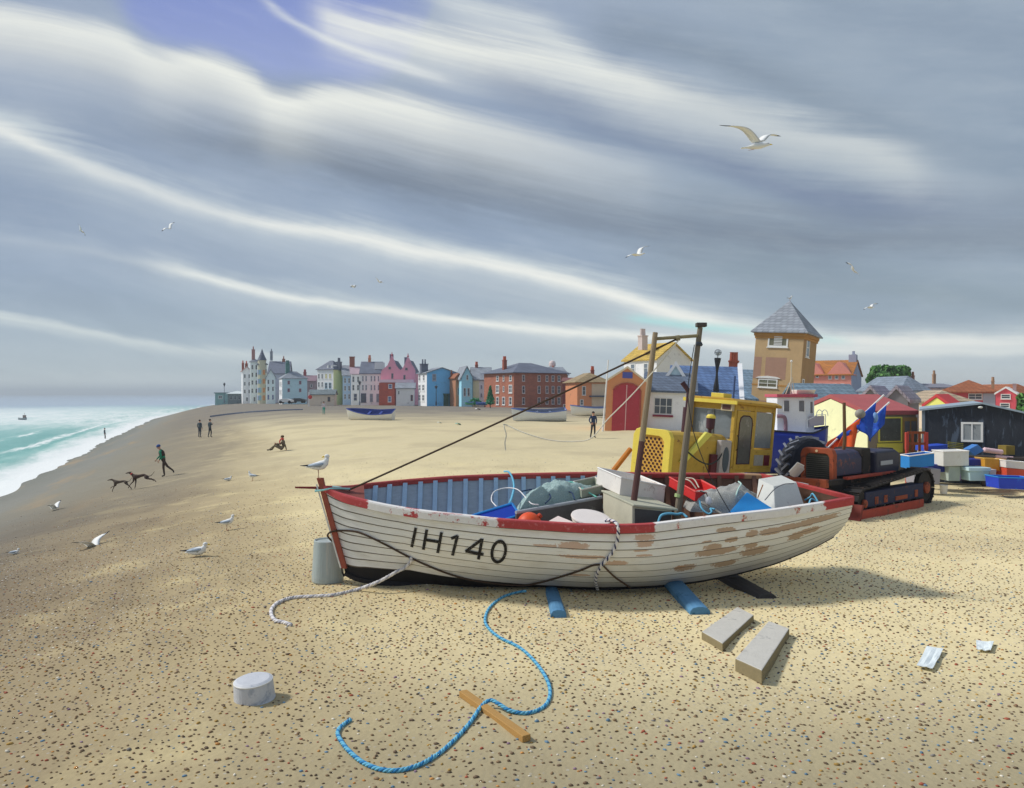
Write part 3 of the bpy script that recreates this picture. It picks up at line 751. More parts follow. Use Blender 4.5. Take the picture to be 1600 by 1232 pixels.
# ------------------------------------------------------------ gear lying in the boat
def crate(name, label, A, e1, e2, down, m, rim=None, cat='crate', wall=.018, group=None, closed=False, taper=1.0, rimw=.012):
    """open box from three edges at the corner A; down is the depth vector"""
    A = Vector(A); a = Vector(e1)-A; b_ = Vector(e2)-A; c = Vector(down); ctr = A+(a+b_)/2
    root = thing(name, label, cat, A+c+(a+b_)/2, group=group); inv = root.matrix_world.inverted()
    def pt(u_, v_, w_):
        k = 1+(taper-1)*w_
        return inv @ (ctr+a*(u_-.5)*k+b_*(v_-.5)*k+c*w_)
    mb = MB(); la, lb, lc = a.length, b_.length, c.length
    ta, tb, tc_ = wall/la, wall/lb, wall/lc
    O = [pt(0, 0, 0), pt(1, 0, 0), pt(1, 1, 0), pt(0, 1, 0)]; B = [pt(0, 0, 1), pt(1, 0, 1), pt(1, 1, 1), pt(0, 1, 1)]
    fs = [(0, 1, 5, 4), (1, 2, 6, 5), (2, 3, 7, 6), (3, 0, 4, 7), (4, 5, 6, 7)]
    if closed: mb.add(O+B, fs+[(3, 2, 1, 0)])
    else:
        I = [pt(ta, tb, 0), pt(1-ta, tb, 0), pt(1-ta, 1-tb, 0), pt(ta, 1-tb, 0)]; J = [pt(ta, tb, 1-tc_), pt(1-ta, tb, 1-tc_), pt(1-ta, 1-tb, 1-tc_), pt(ta, 1-tb, 1-tc_)]
        mb.add(O+B+I+J, fs+[(0, 8, 9, 1), (1, 9, 10, 2), (2, 10, 11, 3), (3, 11, 8, 0), (8, 12, 13, 9), (9, 13, 14, 10), (10, 14, 15, 11), (11, 15, 12, 8), (12, 15, 14, 13)])
    mb.build('body', m, root, bevel=.008)
    if rim:
        rb = MB(); q = [p for p in O]+[O[0]]
        for i in range(4): rb.tube([q[i], q[i+1]], rimw, 6)
        rb.build('rim', rim, root)
    return root
WBOX = mat('white_fish_box', (226, 220, 212), .6, .14, 6, spots=(196, 182, 172), spot_amt=.42); WRIM = mat('white_rim', (238, 234, 228), .6)
crate('fish_box', 'open white fish box resting on the far rail behind the first post', P(971, 747, 11.3), P(934, 731, 11.9), P(1040, 760, 11.62), Vector((-.03, -.02, -.24)), WBOX, WRIM)
BEIGE = mat('cream_casing', (206, 200, 176), .7, .16, 7, spots=(180, 172, 150), spot_amt=.4)
eb = thing('engine_box', 'cream engine casing with a flat lid and dark side standing amidships in the white boat', 'engine box', P(988, 830, 10.8)); inv = eb.matrix_world.inverted()
mb = MB(); A, Lf, Rt = P(988, 791, 10.75), P(942, 770, 11.45), P(1050, 797, 10.95)
q = [A, Rt, Rt+(Lf-A), Lf]; dn = Vector((.0, .0, -.36))
mb.cur = 0; mb.add([inv @ p for p in q]+[inv @ (p+dn) for p in q], [(0, 1, 5, 4), (1, 2, 6, 5), (2, 3, 7, 6), (3, 0, 4, 7), (4, 5, 6, 7), (0, 1, 2, 3)]); mb.build('casing', BEIGE, eb, bevel=.01)
mb = MB(); vv = (Rt-A)*.12; ww = (Lf-A)*.05; z1 = Vector((0, 0, .03))
q = [A-vv*.1-ww, Rt+vv-ww, Rt+vv+(Lf-A)+ww, Lf-vv*.1+ww]; mb.add([inv @ p for p in q]+[inv @ (p+z1) for p in q], [(0, 1, 5, 4), (1, 2, 6, 5), (2, 3, 7, 6), (3, 0, 4, 7), (4, 5, 6, 7), (3, 2, 1, 0)]); mb.build('lid', mat('grey_green_lid', (186, 184, 162), .7, .18, 6), eb, bevel=.008)
mb = MB(); k_ = (Rt-A).normalized(); nrm = Vector((k_.y, -k_.x, 0)).normalized()*.012
q = [A+(Rt-A)*.06+nrm, A+(Rt-A)*.97+nrm]; mb.add([inv @ (p+Vector((0, 0, z))) for p in q for z in (-.03, -.34)]+[inv @ (p-nrm*.5+Vector((0, 0, z))) for p in q for z in (-.03, -.34)], [(0, 2, 3, 1), (4, 5, 7, 6), (0, 1, 5, 4), (2, 6, 7, 3), (0, 4, 6, 2), (1, 3, 7, 5)]); mb.build('side_panel', mat('charcoal_panel', (84, 82, 80), .8, .25, 10), eb)
# thwart that bounds the net well
tw = WB(); a, b_ = P(806, 803, 10.75), P(940, 779, 11.6); dv = (b_-a); nv = Vector((dv.y, -dv.x, 0)).normalized()*.02
tw.add([a+nv, b_+nv, b_-nv, a-nv]+[p+Vector((0, 0, -.5)) for p in (a+nv, b_+nv, b_-nv, a-nv)], [(0, 1, 5, 4), (1, 2, 6, 5), (2, 3, 7, 6), (3, 0, 4, 7), (4, 5, 6, 7), (3, 2, 1, 0)])
tw.put('well_board', mat('charcoal_board', (92, 88, 86), .85, .3, 8, spots=(120, 116, 110), spot_amt=.4), bevel=.006)
tw = WB(); tw.tube([a+Vector((0, 0, .015)), b_+Vector((0, 0, .015))], .026, 8); tw.put('well_capping', mat('pale_grey_capping', (168, 172, 176), .8))
# nets
def heap(name, label, outline, zb, peak, m, group=None, amp=.06, seed=1, cat='net'):
    """a loose pile over a ground outline of (x, y) points"""
    cx = sum(p[0] for p in outline)/len(outline); cy = sum(p[1] for p in outline)/len(outline)
    o = thing(name, label, cat, (cx, cy, zb), group=group); mb = MB(); n = len(outline)
    def fn(a, r):
        t = a*n; i = int(t) % n; f = t-int(t); p = Vector(outline[i]).lerp(Vector(outline[(i+1) % n]), f)
        q = Vector((cx, cy)).lerp(p, r); h = peak*(1-r**4)*(.8+.35*mnoise.noise(Vector((q.x*2.2, q.y*2.2, seed+3)))); nz = mnoise.fractal(Vector((q.x*5, q.y*5, seed)), .8, 2.2, 4)*amp
        return (q.x-cx, q.y-cy, h+nz*(1-r**4))
    mb.grid(fn, n*8, 16); mb.build('heap', m, o, smooth=True); return o
def netmat(name, c1, c2, sc=38):
    m = bpy.data.materials.new(name); m.use_nodes = True; nt = NT(m.node_tree); b = nt.n['Principled BSDF']; b.inputs['Roughness'].default_value = .9
    tc = nt.new('ShaderNodeTexCoord'); nz = nt.noise(tc.outputs['Object'], 5, 6, .7, 1.2); x, y, z = nt.sep(tc.outputs['Object'])
    wv = nt.new('ShaderNodeTexVoronoi', feature='DISTANCE_TO_EDGE'); nt.put(wv.inputs['Vector'], tc.outputs['Object']); wv.inputs['Scale'].default_value = sc
    f = (1.0-nt.sstep(.02, .09, S(nt, wv.outputs['Distance'])))*.8+nt.sstep(.5, .75, nz)*.5
    nt.put(b.inputs['Base Color'], nt.mix(f.clamp(), RGB(*c1), RGB(*c2))); bn = nt.new('ShaderNodeBump'); bn.inputs['Strength'].default_value = .8; bn.inputs['Distance'].default_value = .02
    nt.put(bn.inputs['Height'], f); nt.put(b.inputs['Normal'], bn.outputs[0]); return m
net = heap('fishing_net', 'teal green fishing net heaped against the blue ribs behind the charcoal board', [(.05, 10.95), (.45, 11.2), (.9, 11.5), (1.30, 11.7), (1.38, 12.0), (1.0, 12.1), (.5, 12.1), (.05, 11.7)], 1.0, .47, netmat('teal_netting', (156, 182, 180), (204, 226, 218)), seed=4, amp=.07)
inv = net.matrix_world.inverted()
for pts in ([P(815, 768, 11.4), P(835, 765, 11.5), P(855, 770, 11.4), P(860, 778, 11.2), P(852, 787, 11.0)], [P(865, 758, 11.7), P(880, 767, 11.6), P(893, 770, 11.5), P(898, 781, 11.3)]):
    mb = MB(); mb.tube([inv @ p for p in catmull(pts, 6)], .011, 6); mb.build('head_rope', mat('navy_rope', (44, 62, 92), .9), net)
mb = MB(); mb.tube([inv @ p for p in catmull([P(880, 755, 11.8), P(895, 754, 11.75), P(910, 764, 11.65), P(932, 777, 11.5)], 6)], .012, 6); mb.build('head_rope', mat('mint_rope', (128, 206, 188), .9), net)
heap('fishing_net', 'grey fishing net piled in the stern behind the bright blue box', [(2.5, 11.2), (3.1, 11.05), (3.5, 11.3), (3.75, 11.7), (3.4, 12.1), (2.9, 12.05), (2.5, 11.7)], 1.05, .38, netmat('grey_netting', (160, 160, 154), (206, 208, 204)), seed=9, amp=.08)
crate('fish_tray', 'shallow grey green tray lying between the teal net and the white fish box', P(909, 766, 11.5), P(896, 753, 12.0), P(944, 758, 11.75), Vector((0, 0, -.12)), mat('grey_green_tray', (150, 156, 140), .7, .2, 7), mat('pale_tray_rim', (202, 196, 182), .7))
crate('crate', 'dark blue plastic crate tipped on its side against the near rail', P(800, 787, 10.95), P(737, 806, 10.86), P(812, 805, 10.82), Vector((.03, .14, -.16)), mat('deep_blue_plastic', (28, 66, 178), .45, .12, 6), mat('light_blue_rim', (44, 140, 216), .45), closed=True, rimw=.017)
buoy = thing('buoy', 'round orange red fishing buoy beside the dark blue crate in the boat', 'buoy', P(827, 820, 10.6)); mb = MB(); mb.ball((0, 0, .0), .165, 24, 14); mb.build('float', mat('orange_buoy', (222, 84, 40), .5, .15, 5), buoy, smooth=True)
mb = MB(); mb.lathe([(.02, .15), (.035, .17), (.035, .2), (.015, .21)], 10, M=Matrix.Rotation(R(50), 4, 'Y')); mb.build('eye', mat('orange_eye', (190, 66, 34), .5), buoy)
tub = thing('tub', 'round white plastic tub tilted towards the near rail beside the cream engine box', 'tub', M=pose(P(922, 815, 10.72), 0, R(8), R(14)))
mb = MB(); mb.lathe([(.2, -.25), (.235, -.02), (.25, 0), (.25, .035)], 32); mb.build('bowl', mat('white_plastic_tub', (226, 220, 206), .5, .1, 5), tub, smooth=False, bevel=.006)
mb = MB(); mb.lathe([(.262, .035), (.268, .05), (.262, .066), (.2, .072), (.0, .074)], 32); mb.build('lid', mat('white_plastic_lid', (232, 222, 214), .5, .1, 5), tub)
crate('fish_box', 'pale pink polystyrene box propped behind the near rail next to the orange buoy', P(872, 806, 10.75), P(850, 818, 10.55), P(897, 816, 10.55), Vector((.0, .05, -.12)), mat('pale_polystyrene', (226, 208, 200), .8, .08, 9), closed=True)
crate('crate', 'shallow red plastic crate with ropes in it near the second post', P(1087, 769, 11.25), P(1046, 746, 11.9), P(1138, 773, 11.6), Vector((-.02, -.03, -.13)), mat('red_plastic', (196, 40, 38), .5, .15, 5), mat('bright_red_rim', (222, 78, 72), .5))
rp = thing('rope_coil', 'two thin cream ropes looped over the red crate', 'rope', P(1080, 765, 11.6)); inv = rp.matrix_world.inverted()
for pts in ([P(1066, 748, 11.6), P(1078, 752, 11.5), P(1088, 764, 11.45)], [P(1072, 747, 11.65), P(1084, 749, 11.6), P(1092, 762, 11.5)]):
    mb = MB(); mb.tube([inv @ p for p in catmull(pts, 6)], .009, 6); mb.build('strand', mat('cream_line', (224, 216, 194), .9), rp)
def tube_thing(name, label, cat, pts, r, m, n=6, res=6, part='strand', group=None):
    pts = catmull(pts, res); o = thing(name, label, cat, pts[0], group=group); inv = o.matrix_world.inverted()
    mb = MB(); mb.tube([inv @ p for p in pts], r, n); mb.build(part, m, o, smooth=True); return o
def twisted(name, label, pts, r, mats, pitch, group=None, res=10, cat='rope'):
    """laid rope of three strands twisted about its line"""
    pts = catmull(pts, res)
    # resample evenly
    L_ = [0]
    for a, b_ in zip(pts, pts[1:]): L_.append(L_[-1]+(b_-a).length)
    n = max(20, int(L_[-1]/(pitch/7))); xs = np.linspace(0, L_[-1], n); ar = np.array(pts)
    q = [Vector([float(np.interp(x, L_, ar[:, k])) for k in range(3)]) for x in xs]
    o = thing(name, label, cat, q[0], group=group); inv = o.matrix_world.inverted()
    for k in range(3):
        w_ = []
        for i, p in enumerate(q):
            t = (q[min(i+1, n-1)]-q[max(i-1, 0)]).normalized(); a = t.cross(Vector((0, 0, 1)) if abs(t.z) < .9 else Vector((0, 1, 0))).normalized(); c = a.cross(t)
            an = 2*PI*xs[i]/pitch+2*PI*k/3
            w_.append(inv @ (p+a*(r*.52*math.cos(an))+c*(r*.52*math.sin(an))))
        mb = MB(); mb.tube(w_, r*.56, 6); mb.build('strand', mats[k], o, smooth=True)
    return o
BR = mat('sky_blue_rope', (108, 180, 208), .8, .15, 30); BR2 = mat('deep_blue_strand', (50, 130, 184), .8, .15, 30); WR = mat('white_rope_fibre', (226, 222, 220), .85, .12, 30); WR2 = mat('grey_rope_fibre', (176, 174, 180), .85, .12, 30); DR = mat('navy_strand', (58, 62, 96), .85)
tube_thing('rope', 'bright blue rope hooked over the far rail and hanging by the blue ribs', 'rope', [P(788, 737, 12.45), P(795, 738, 12.3), P(801, 748, 12.15), P(803, 762, 11.9), P(800, 777, 11.4), P(796, 787, 11.1)], .016, BR)
tube_thing('rope', 'thin white rope loop hanging over the blue ribs above the dark blue crate', 'rope', [P(776, 792, 11.2), P(768, 782, 11.5), P(772, 769, 11.8), P(790, 763, 11.9), P(808, 765, 11.7), P(820, 776, 11.4), P(830, 787, 11.0), P(842, 789, 10.95)], .0085, WR)
tube_thing('rope', 'blue rope end lying beside the dark side of the engine box', 'rope', [P(1028, 818, 10.7), P(1033, 806, 10.75), P(1045, 803, 10.8), P(1058, 804, 10.85), P(1066, 803, 10.9), P(1074, 809, 10.85)], .018, BR)
tube_thing('rope', 'loop of blue rope around the short grey oar in the stern', 'rope', [P(1093, 783, 11.0), P(1096, 794, 10.9), P(1106, 803, 10.85), P(1112, 800, 10.85), P(1110, 795, 10.9), P(1117, 796, 10.85)], .014, BR)
tube_thing('oar', 'short grey oar lying in the stern below the white egg float', 'oar', [P(1095, 785, 11.1), P(1110, 793, 11.0), P(1129, 804, 10.85)], [.016]*6+[.018]*6+[.02], mat('grey_wood', (150, 146, 138), .85, .3, 9), part='shaft')
fl = thing('net_float', 'white egg shaped float hanging by a dark cord over the stern gear', 'float', P(1107, 783, 11.0)); mb = MB(); mb.ball((0, 0, 0), (.042, .042, .062), 14, 10); mb.build('float', mat('white_float', (222, 220, 222), .5), fl, smooth=True)
inv = fl.matrix_world.inverted(); mb = MB(); mb.tube([inv @ p for p in catmull([P(1106, 777, 11.0), P(1103, 771, 11.05), P(1094, 768, 11.15)], 5)], .008, 6); mb.build('cord', mat('dark_cord', (52, 48, 50)), fl)
crate('box', 'bright sky blue box tilted against the near rail in the stern', P(1167, 769, 11.15), P(1133, 808, 10.88), P(1211, 797, 10.86), Vector((.04, .17, -.1)), mat('sky_blue_plastic', (46, 146, 216), .5, .14, 5, spots=(120, 186, 230), spot_amt=.36), closed=True)
# big tilted white bin
bn_ = crate('fish_bin', 'large white fish bin turned over on the stern beside the bright blue box', P(1211, 799, 11.05), P(1181, 783, 11.4), P(1257, 790, 11.35), Vector((.03, .2, .3)), mat('chalky_bin', (208, 208, 200), .7, .14, 6, spots=(182, 180, 176), spot_amt=.42), cat='bin', closed=True, taper=.80)
inv = bn_.matrix_world.inverted()
for pts, m, r in (([P(1192, 758, 11.1), P(1188, 768, 11.05), P(1184, 778, 11.05)], mat('orange_cord', (190, 116, 44), .8), .008), ([P(1195, 782, 10.9), P(1210, 765, 10.95), P(1225, 757, 11.05), P(1240, 756, 11.15)], mat('grey_cord', (130, 130, 132), .8), .007)):
    mb = MB(); mb.tube([inv @ p for p in catmull(pts, 6)], r, 6); mb.build('cord', m, bn_)
tube_thing('rope', 'bright blue rope knotted on the red transom cap', 'rope', [P(1257, 782, 11.5), P(1266, 777, 11.45), P(1270, 772, 11.4), P(1278, 785, 11.3), P(1268, 780, 11.3), P(1264, 788, 11.2)], .013, BR)
fl = thing('net_float', 'round white float with a black underside standing on the stern corner', 'float', P(1292, 777, 11.4)); mb = MB(); mb.ball((0, 0, .015), .055, 16, 8); mb.build('float', mat('white_float', (222, 220, 222), .5), fl, smooth=True); mb = MB(); mb.lathe([(.035, -.09), (.04, -.03), (.05, -.01)], 14); mb.build('base', mat('dark_collar', (72, 76, 84), .6), fl)
tube_thing('iron_rod', 'thin pale rod leaning out over the transom behind the white bin', 'rod', [P(1236, 753, 11.9), P(1250, 755, 11.9), P(1263, 757.5, 11.9)], .012, mat('pale_metal_band', (214, 212, 206), .4), part='rod')
tube_thing('hook', 'pale green plastic hook sticking up from the grey net', 'hook', [P(1149, 777, 11.2), P(1154, 764, 11.3), P(1158, 757, 11.4), P(1154, 753, 11.5)], .013, mat('pale_mint_plastic', (178, 206, 196), .6), part='shank')

# ------------------------------------------------------------ ropes on the hull and on the shingle
def onhull(px, py, r): s, u = hull_uv(px, py); return hull(s, u, True, .018+r)
tube_thing('rope', 'dark brown rope sagging along the white hull from the stem to the black keel', 'rope', [P(519, 846, 11.35), P(512, 838, 11.2), P(516, 832, 11.08)]+[onhull(x, y, .014) for x, y in ((530, 829), (552, 829), (570, 834), (600, 848), (645, 871), (690, 890), (730, 902), (775, 909), (815, 911.5))]+[onhull(x, y, .014) for x, y in ((840, 908), (870, 900), (905, 889), (925, 881), (937, 879.5))], .0135, mat('dark_brown_rope', (74, 58, 46), .9), res=5)
tube_thing('rope', 'short brown rope end hanging from the twisted rope down to the keel', 'rope', [onhull(x, y, .013) for x, y in ((943, 882), (952, 891), (962, 900), (974, 908), (985, 915.5))], .012, mat('brown_rope', (98, 76, 60), .9), res=5)
twisted('rope', 'blue and white twisted rope hanging over the red near rail', [P(946, 814, 10.45), P(955, 813.5, 10.3), P(963, 818, 10.16), P(966, 826, 10.13)]+[onhull(x, y, .02) for x, y in ((964.5, 842), (957, 860), (947, 872), (940, 879), (933, 892), (930.5, 905), (933.5, 917))], .021, [WR, WR, DR], .11)
def ong(px, py, r, dz=0.0): p = G(px, py); return p+Vector((0, 0, r*.75+dz))
def ongl(pts, r):
    out = []
    for q in pts: out.append(ong(q[0], q[1], r, q[2] if len(q) > 2 else 0))
    return out
twisted('rope', 'white mooring rope trailing off the hull onto the shingle', [onhull(641, 869, .02), onhull(644, 873, .02), onhull(634, 884, .02), P(621, 893, 10.9), P(600, 905, 10.85), P(580, 914, 10.8)]+ongl([(556, 924), (520, 932), (490, 934), (458, 936), (436, 943), (425, 953), (424, 963), (430, 972), (443, 975), (455, 979)], .022), .024, [WR, WR, WR2], .14)
twisted('rope', 'long blue rope snaking over the shingle across the wooden stick', [P(822, 924, 10.75)]+ongl([(805, 928), (785, 935), (766, 950), (758, 968), (762, 982), (780, 998), (810, 1013), (832, 1032), (850, 1056), (859, 1078), (857, 1097), (845, 1110), (822, 1117), (797, 1115, .01), (780, 1109.5, .035), (766, 1106, .05), (752, 1110, .02), (735, 1131), (712, 1157), (682, 1183), (645, 1202), (605, 1207), (570, 1196), (545, 1176), (530, 1156), (528, 1145), (535, 1136), (548, 1127)], .017), .0175, [BR, BR, BR2], .10)
# the stick, sleepers, blocks, papers, bucket, drum
def beam(name, label, cat, a, b_, w_, h, m, part, bev=.006, half=False, roll=0.0):
    """timber lying from ground point a to ground point b"""
    a, b_ = Vector(a), Vector(b_); d = b_-a; L_ = d.length; yaw = math.atan2(d.y, d.x); pit = -math.asin(d.z/L_)
    M = Matrix.Translation(a.lerp(b_, .5)) @ Matrix.Rotation(yaw, 4, 'Z') @ Matrix.Rotation(pit, 4, 'Y') @ Matrix.Rotation(roll, 4, 'X')
    o = thing(name, label, cat, M=M); mb = MB()
    if half: pr = [(-w_/2, -.03), (w_/2, -.03), (w_/2, h*.45), (w_*.36, h*.85), (w_*.12, h), (-w_*.12, h), (-w_*.36, h*.85), (-w_/2, h*.45)]
    else: pr = [(-w_/2, 0), (w_/2, 0), (w_/2, h), (-w_/2, h)]
    mb.prism(pr, -L_/2, L_/2, 0); mb.build(part, m, o, bevel=bev); return o
beam('stick', 'square yellowish wooden stick lying under the blue rope on the shingle', 'stick', G(723, 1088), G(823, 1160), .075, .055, mat('yellow_wood', (176, 136, 78), .8, .25, 4, stretch=(1, 9, 9)), 'timber')
SB = mat('blue_painted_sleeper', (84, 134, 172), .7, .25, 8, spots=(40, 96, 130), spot_amt=.42)
beam('sleeper', 'short blue painted sleeper under the middle of the keel', 'sleeper', Pz(873, 963, 0)+Vector((0, 0, -.01)), P(858, 918, 11.6)+Vector((0, 0, .03)), .19, .085, SB, 'timber', half=True)
beam('sleeper', 'long blue painted sleeper under the after part of the keel', 'sleeper', Pz(1094, 960, 0)+Vector((0, 0, -.01)), P(1040, 905, 11.7)+Vector((0, 0, .05)), .25, .10, SB, 'timber', half=True)
beam('sleeper', 'dark tarred sleeper lying in the shadow under the stern', 'sleeper', Pz(1199, 938, 0)+Vector((0, 0, -.01)), P(1120, 900, 12.0)+Vector((0, 0, .06)), .27, .09, mat('dark_tarred_timber', (66, 64, 64), .8, .3, 8), 'timber', half=True)
def slab(name, label, cat, quad, t, m, part):
    q = [Pz(x, y, t) for x, y in quad]; c = sum(q, Vector())/4; c.z = 0; o = thing(name, label, cat, c); mb = MB()
    mb.add([p-c for p in q]+[Vector((p.x, p.y, -.03))-c for p in q], [(0, 1, 2, 3)]); mb.cur = 1; mb.add([], [tuple(i-8 for i in f) for f in ((7, 6, 5, 4), (0, 4, 5, 1), (1, 5, 6, 2), (2, 6, 7, 3), (3, 7, 4, 0))]); mb.build(part, [m, mat('brown_cut_edge', (136, 124, 94), .9, .22, 9)], o, bevel=.012); return o  # sides get a browner colour that paints in their shade
GW = mat('weathered_grey_block', (196, 192, 182), .85, .16, 7, spots=(160, 158, 152), spot_amt=.42, bump=.3)
slab('wood_block', 'smaller grey weathered wooden block lying nearer the sleepers', 'wood block', [(1096, 987), (1152, 948), (1178, 961), (1129, 1006)], .085, GW, 'block')
slab('wood_block', 'larger pale grey weathered wooden block lying nearest the viewer', 'wood block', [(1148.5, 1029), (1201, 970), (1233.6, 982), (1190.5, 1048)], .105, GW, 'block')
PAP = mat('pale_blue_sheet', (222, 230, 230), .7, .12, 8)
def paper(label, quad):
    q = [G(x, y)+Vector((0, 0, .03)) for x, y in quad]; c = sum(q, Vector())/4; o = thing('plastic_sheet', label, 'plastic sheet', c); mb = MB()
    mb.grid(lambda a, b_: q[0].lerp(q[1], a).lerp(q[3].lerp(q[2], a), b_)-c+Vector((0, 0, .012*mnoise.noise(Vector((a*4, b_*4, 1)))+.02*abs(a-.5))), 10, 8); mb.build('sheet', PAP, o, solid=.006)
paper('long pale blue sheet lying on the sand at the lower right', [(1432, 1046), (1448, 1016), (1474, 1020), (1457, 1051)])
paper('small pale blue sheet lying on the sand farthest to the right', [(1525, 1006), (1553, 1008), (1548, 1022), (1526, 1020)])
bk = thing('bucket', 'upturned pale grey bucket alone on the shingle in the foreground', 'bucket', M=pose(G(398, 1092)+Vector((0, 0, -.01)), 0, R(-3), R(4))); mb = MB()
mb.lathe([(.178, 0), (.182, .012), (.176, .024), (.17, .16), (.163, .185), (.14, .196), (.02, .198)], 40); mb.build('body', mat('galvanised_grey', (196, 198, 202), .55, .2, 7, spots=(164, 170, 180), spot_amt=.45), bk, smooth=False, bevel=.005)
mb = MB(); mb.lathe([(.166, .168), (.172, .172), (.172, .18), (.166, .184)], 40); mb.build('rim', mat('pale_metal_band', (214, 212, 206), .4), bk, smooth=True)
dr = thing('drum', 'grey metal drum standing behind the red stem of the boat', 'drum', M=pose(P(512, 908, 11.48)+Vector((0, 0, -.02)), 0, R(1.5), 0)); mb = MB()
mb.lathe([(.205, 0), (.222, .03), (.225, .09), (.214, .40), (.208, .60), (.2, .615), (.18, .60), (.175, .59), (.02, .588)], 40); mb.build('shell', mat('streaked_grey_metal', (164, 174, 172), .5, .3, 3, stretch=(6, 6, .5), spots=(196, 190, 176), spot_amt=.42), dr, smooth=False, bevel=.006)
# ============================================================ machines, cabin boat and gear behind the boat
YEL = mat('yellow_machine_paint', (190, 156, 64), .6, .26, 5, spots=(138, 100, 52), spot_amt=.41)
YELB = mat('bright_yellow_paint', (224, 202, 84), .55, .14, 6, spots=(178, 140, 60), spot_amt=.40)
OCH = mat('ochre_paint', (182, 142, 44), .6, .2, 6, spots=(146, 108, 40), spot_amt=.42)
CABGL = mat('grey_cab_glass', (120, 128, 132), .2, .35, 2.5, spots=(164, 170, 172), spot_amt=.42, spec=.6)
CABGD = mat('dark_cab_glass', (88, 90, 88), .2, .4, 3, spots=(132, 136, 140), spot_amt=.40, spec=.6)
PURP = mat('purple_brown_iron', (72, 44, 52), .6, .25, 9); DARKM = mat('dark_machine_iron', (52, 50, 50), .7, .3, 9, spots=(92, 80, 72), spot_amt=.36)
dz = thing('bulldozer', 'yellow bulldozer with a glazed cab and tall dark exhaust behind the white boat', 'bulldozer', P(1007, 616+2.7*F/16.2, 16.2), R(-45), R(5))
mb = MB(); pr = [(-.43, 1.0), (.43, 1.0), (.43, 1.82), (.38, 1.92), (.28, 1.97), (-.28, 1.97), (-.38, 1.92), (-.43, 1.82)]; mb.prism(pr, .06, 2.2, 1); mb.build('hood', YEL, dz, bevel=.02)
gr = MB(); outer = [(-.46, .95), (.46, .95), (.46, 1.86), (.40, 1.97), (.30, 2.01), (-.30, 2.01), (-.40, 1.97), (-.46, 1.86)]; inn = [(-.30, 1.02), (.30, 1.02), (.30, 1.76), (.24, 1.84), (.17, 1.87), (-.17, 1.87), (-.24, 1.84), (-.30, 1.76)]
vs_ = [(x, y, z) for y in (-.02, .1) for x, z in outer]+[(x, y, z) for y in (-.02, .1) for x, z in inn]; fs_ = []
for i in range(8):
    j = (i+1) % 8; fs_ += [(i, j, 16+j, 16+i), (8+i, 24+i, 24+j, 8+j), (i, 8+i, 8+j, j), (16+i, 16+j, 24+j, 24+i)]
gr.add(vs_, fs_); grf = gr.build('grille_frame', YELB, dz, bevel=.012)
mb = MB(); mb.prism(inn, .03, .055, 1); gp = mb.build('grille_plate', mat('amber_grille', (206, 158, 70), .6, .2, 9), grf)
mb = MB()
for r in range(13):
    for c in range(6):
        x = -.25+.1*c+(.05 if r % 2 else 0); z = 1.06+.062*r
        if abs(x) > .275 or (z > 1.76 and abs(x) > .2): continue
        mb.prism([(x+.026*math.cos(a*PI/4), z+.026*math.sin(a*PI/4)) for a in range(8)], .022, .034, 1)
mb.build('grille_holes', mat('dark_maroon_hole', (64, 30, 30), .8), grf)
# cab: floor box, corner posts, roof, panes
cw, y0, y1, zb, zt = .56, 2.2, 4.05, 1.16, 2.66
mb = MB(); mb.span((-cw, y0, zb), (cw, y1, zb+.1)); mb.span((-cw, y0, zb+.1), (cw, y0+.05, 1.88)); mb.span((-cw, y1-.05, zb+.1), (cw, y1, 1.8)); mb.span((cw-.05, y0+.88, zb+.1), (cw, y1-.05, zb+.52)); mb.span((-cw, y0+.05, zb+.1), (-cw+.05, y1-.05, 1.8)); cab = mb.build('cab', YEL, dz, bevel=.01)
mb = MB()
for x, y in ((-cw+.035, y0+.035), (cw-.035, y0+.035), (-cw+.035, y1-.035), (cw-.035, y1-.035), (cw-.03, y0+.90)): mb.box((x, y, (zb+zt)/2+.06), (.085, .085, zt-zb-.1))
mb.span((-cw+.08, y0, zt-.14), (cw-.08, y0+.05, zt)); mb.span((cw-.05, y0+.08, zt-.12), (cw, y1-.08, zt)); mb.span((-cw, y0+.08, zt-.12), (-cw+.05, y1-.08, zt)); mb.span((-cw+.08, y1-.05, zt-.12), (cw-.08, y1, zt)); mb.span((cw-.09, y0+.82, zt-.13), (cw-.05, y0+.98, zt-.01)); mb.build('cab_frame', YEL, dz, bevel=.01)
mb = MB(); mb.prism([(-cw-.10, zt), (cw+.10, zt), (cw+.10, zt+.06), (cw-.05, zt+.12), (-cw+.05, zt+.12), (-cw-.10, zt+.06)], y0-.14, y1+.1, 1); rf = mb.build('cab_roof', OCH, dz, bevel=.015)
mb = MB(); mb.span((-cw-.115, y0-.165, zt-.01), (cw+.115, y0-.135, zt+.07)); mb.build('roof_edge', YELB, rf)
mb = MB(); mb.span((-.1, y0+.05, zt+.12), (.22, y0+.4, zt+.22)); mb.build('roof_hatch', YELB, rf, bevel=.01)
mb = MB(); mb.span((-cw+.075, y0+.02, 1.89), (cw-.075, y0+.03, zt-.145)); wsn = mb.build('windscreen', CABGL, cab)
mb = MB(); mb.span((.0, y0-.005, 1.92), (.05, y0+.018, zt-.15)); mb.span((-.46, y0-.01, 1.9), (.46, y0+.018, 1.93)); mb.build('glazing_bar', mat('grey_bar', (110, 114, 112), .6), wsn)
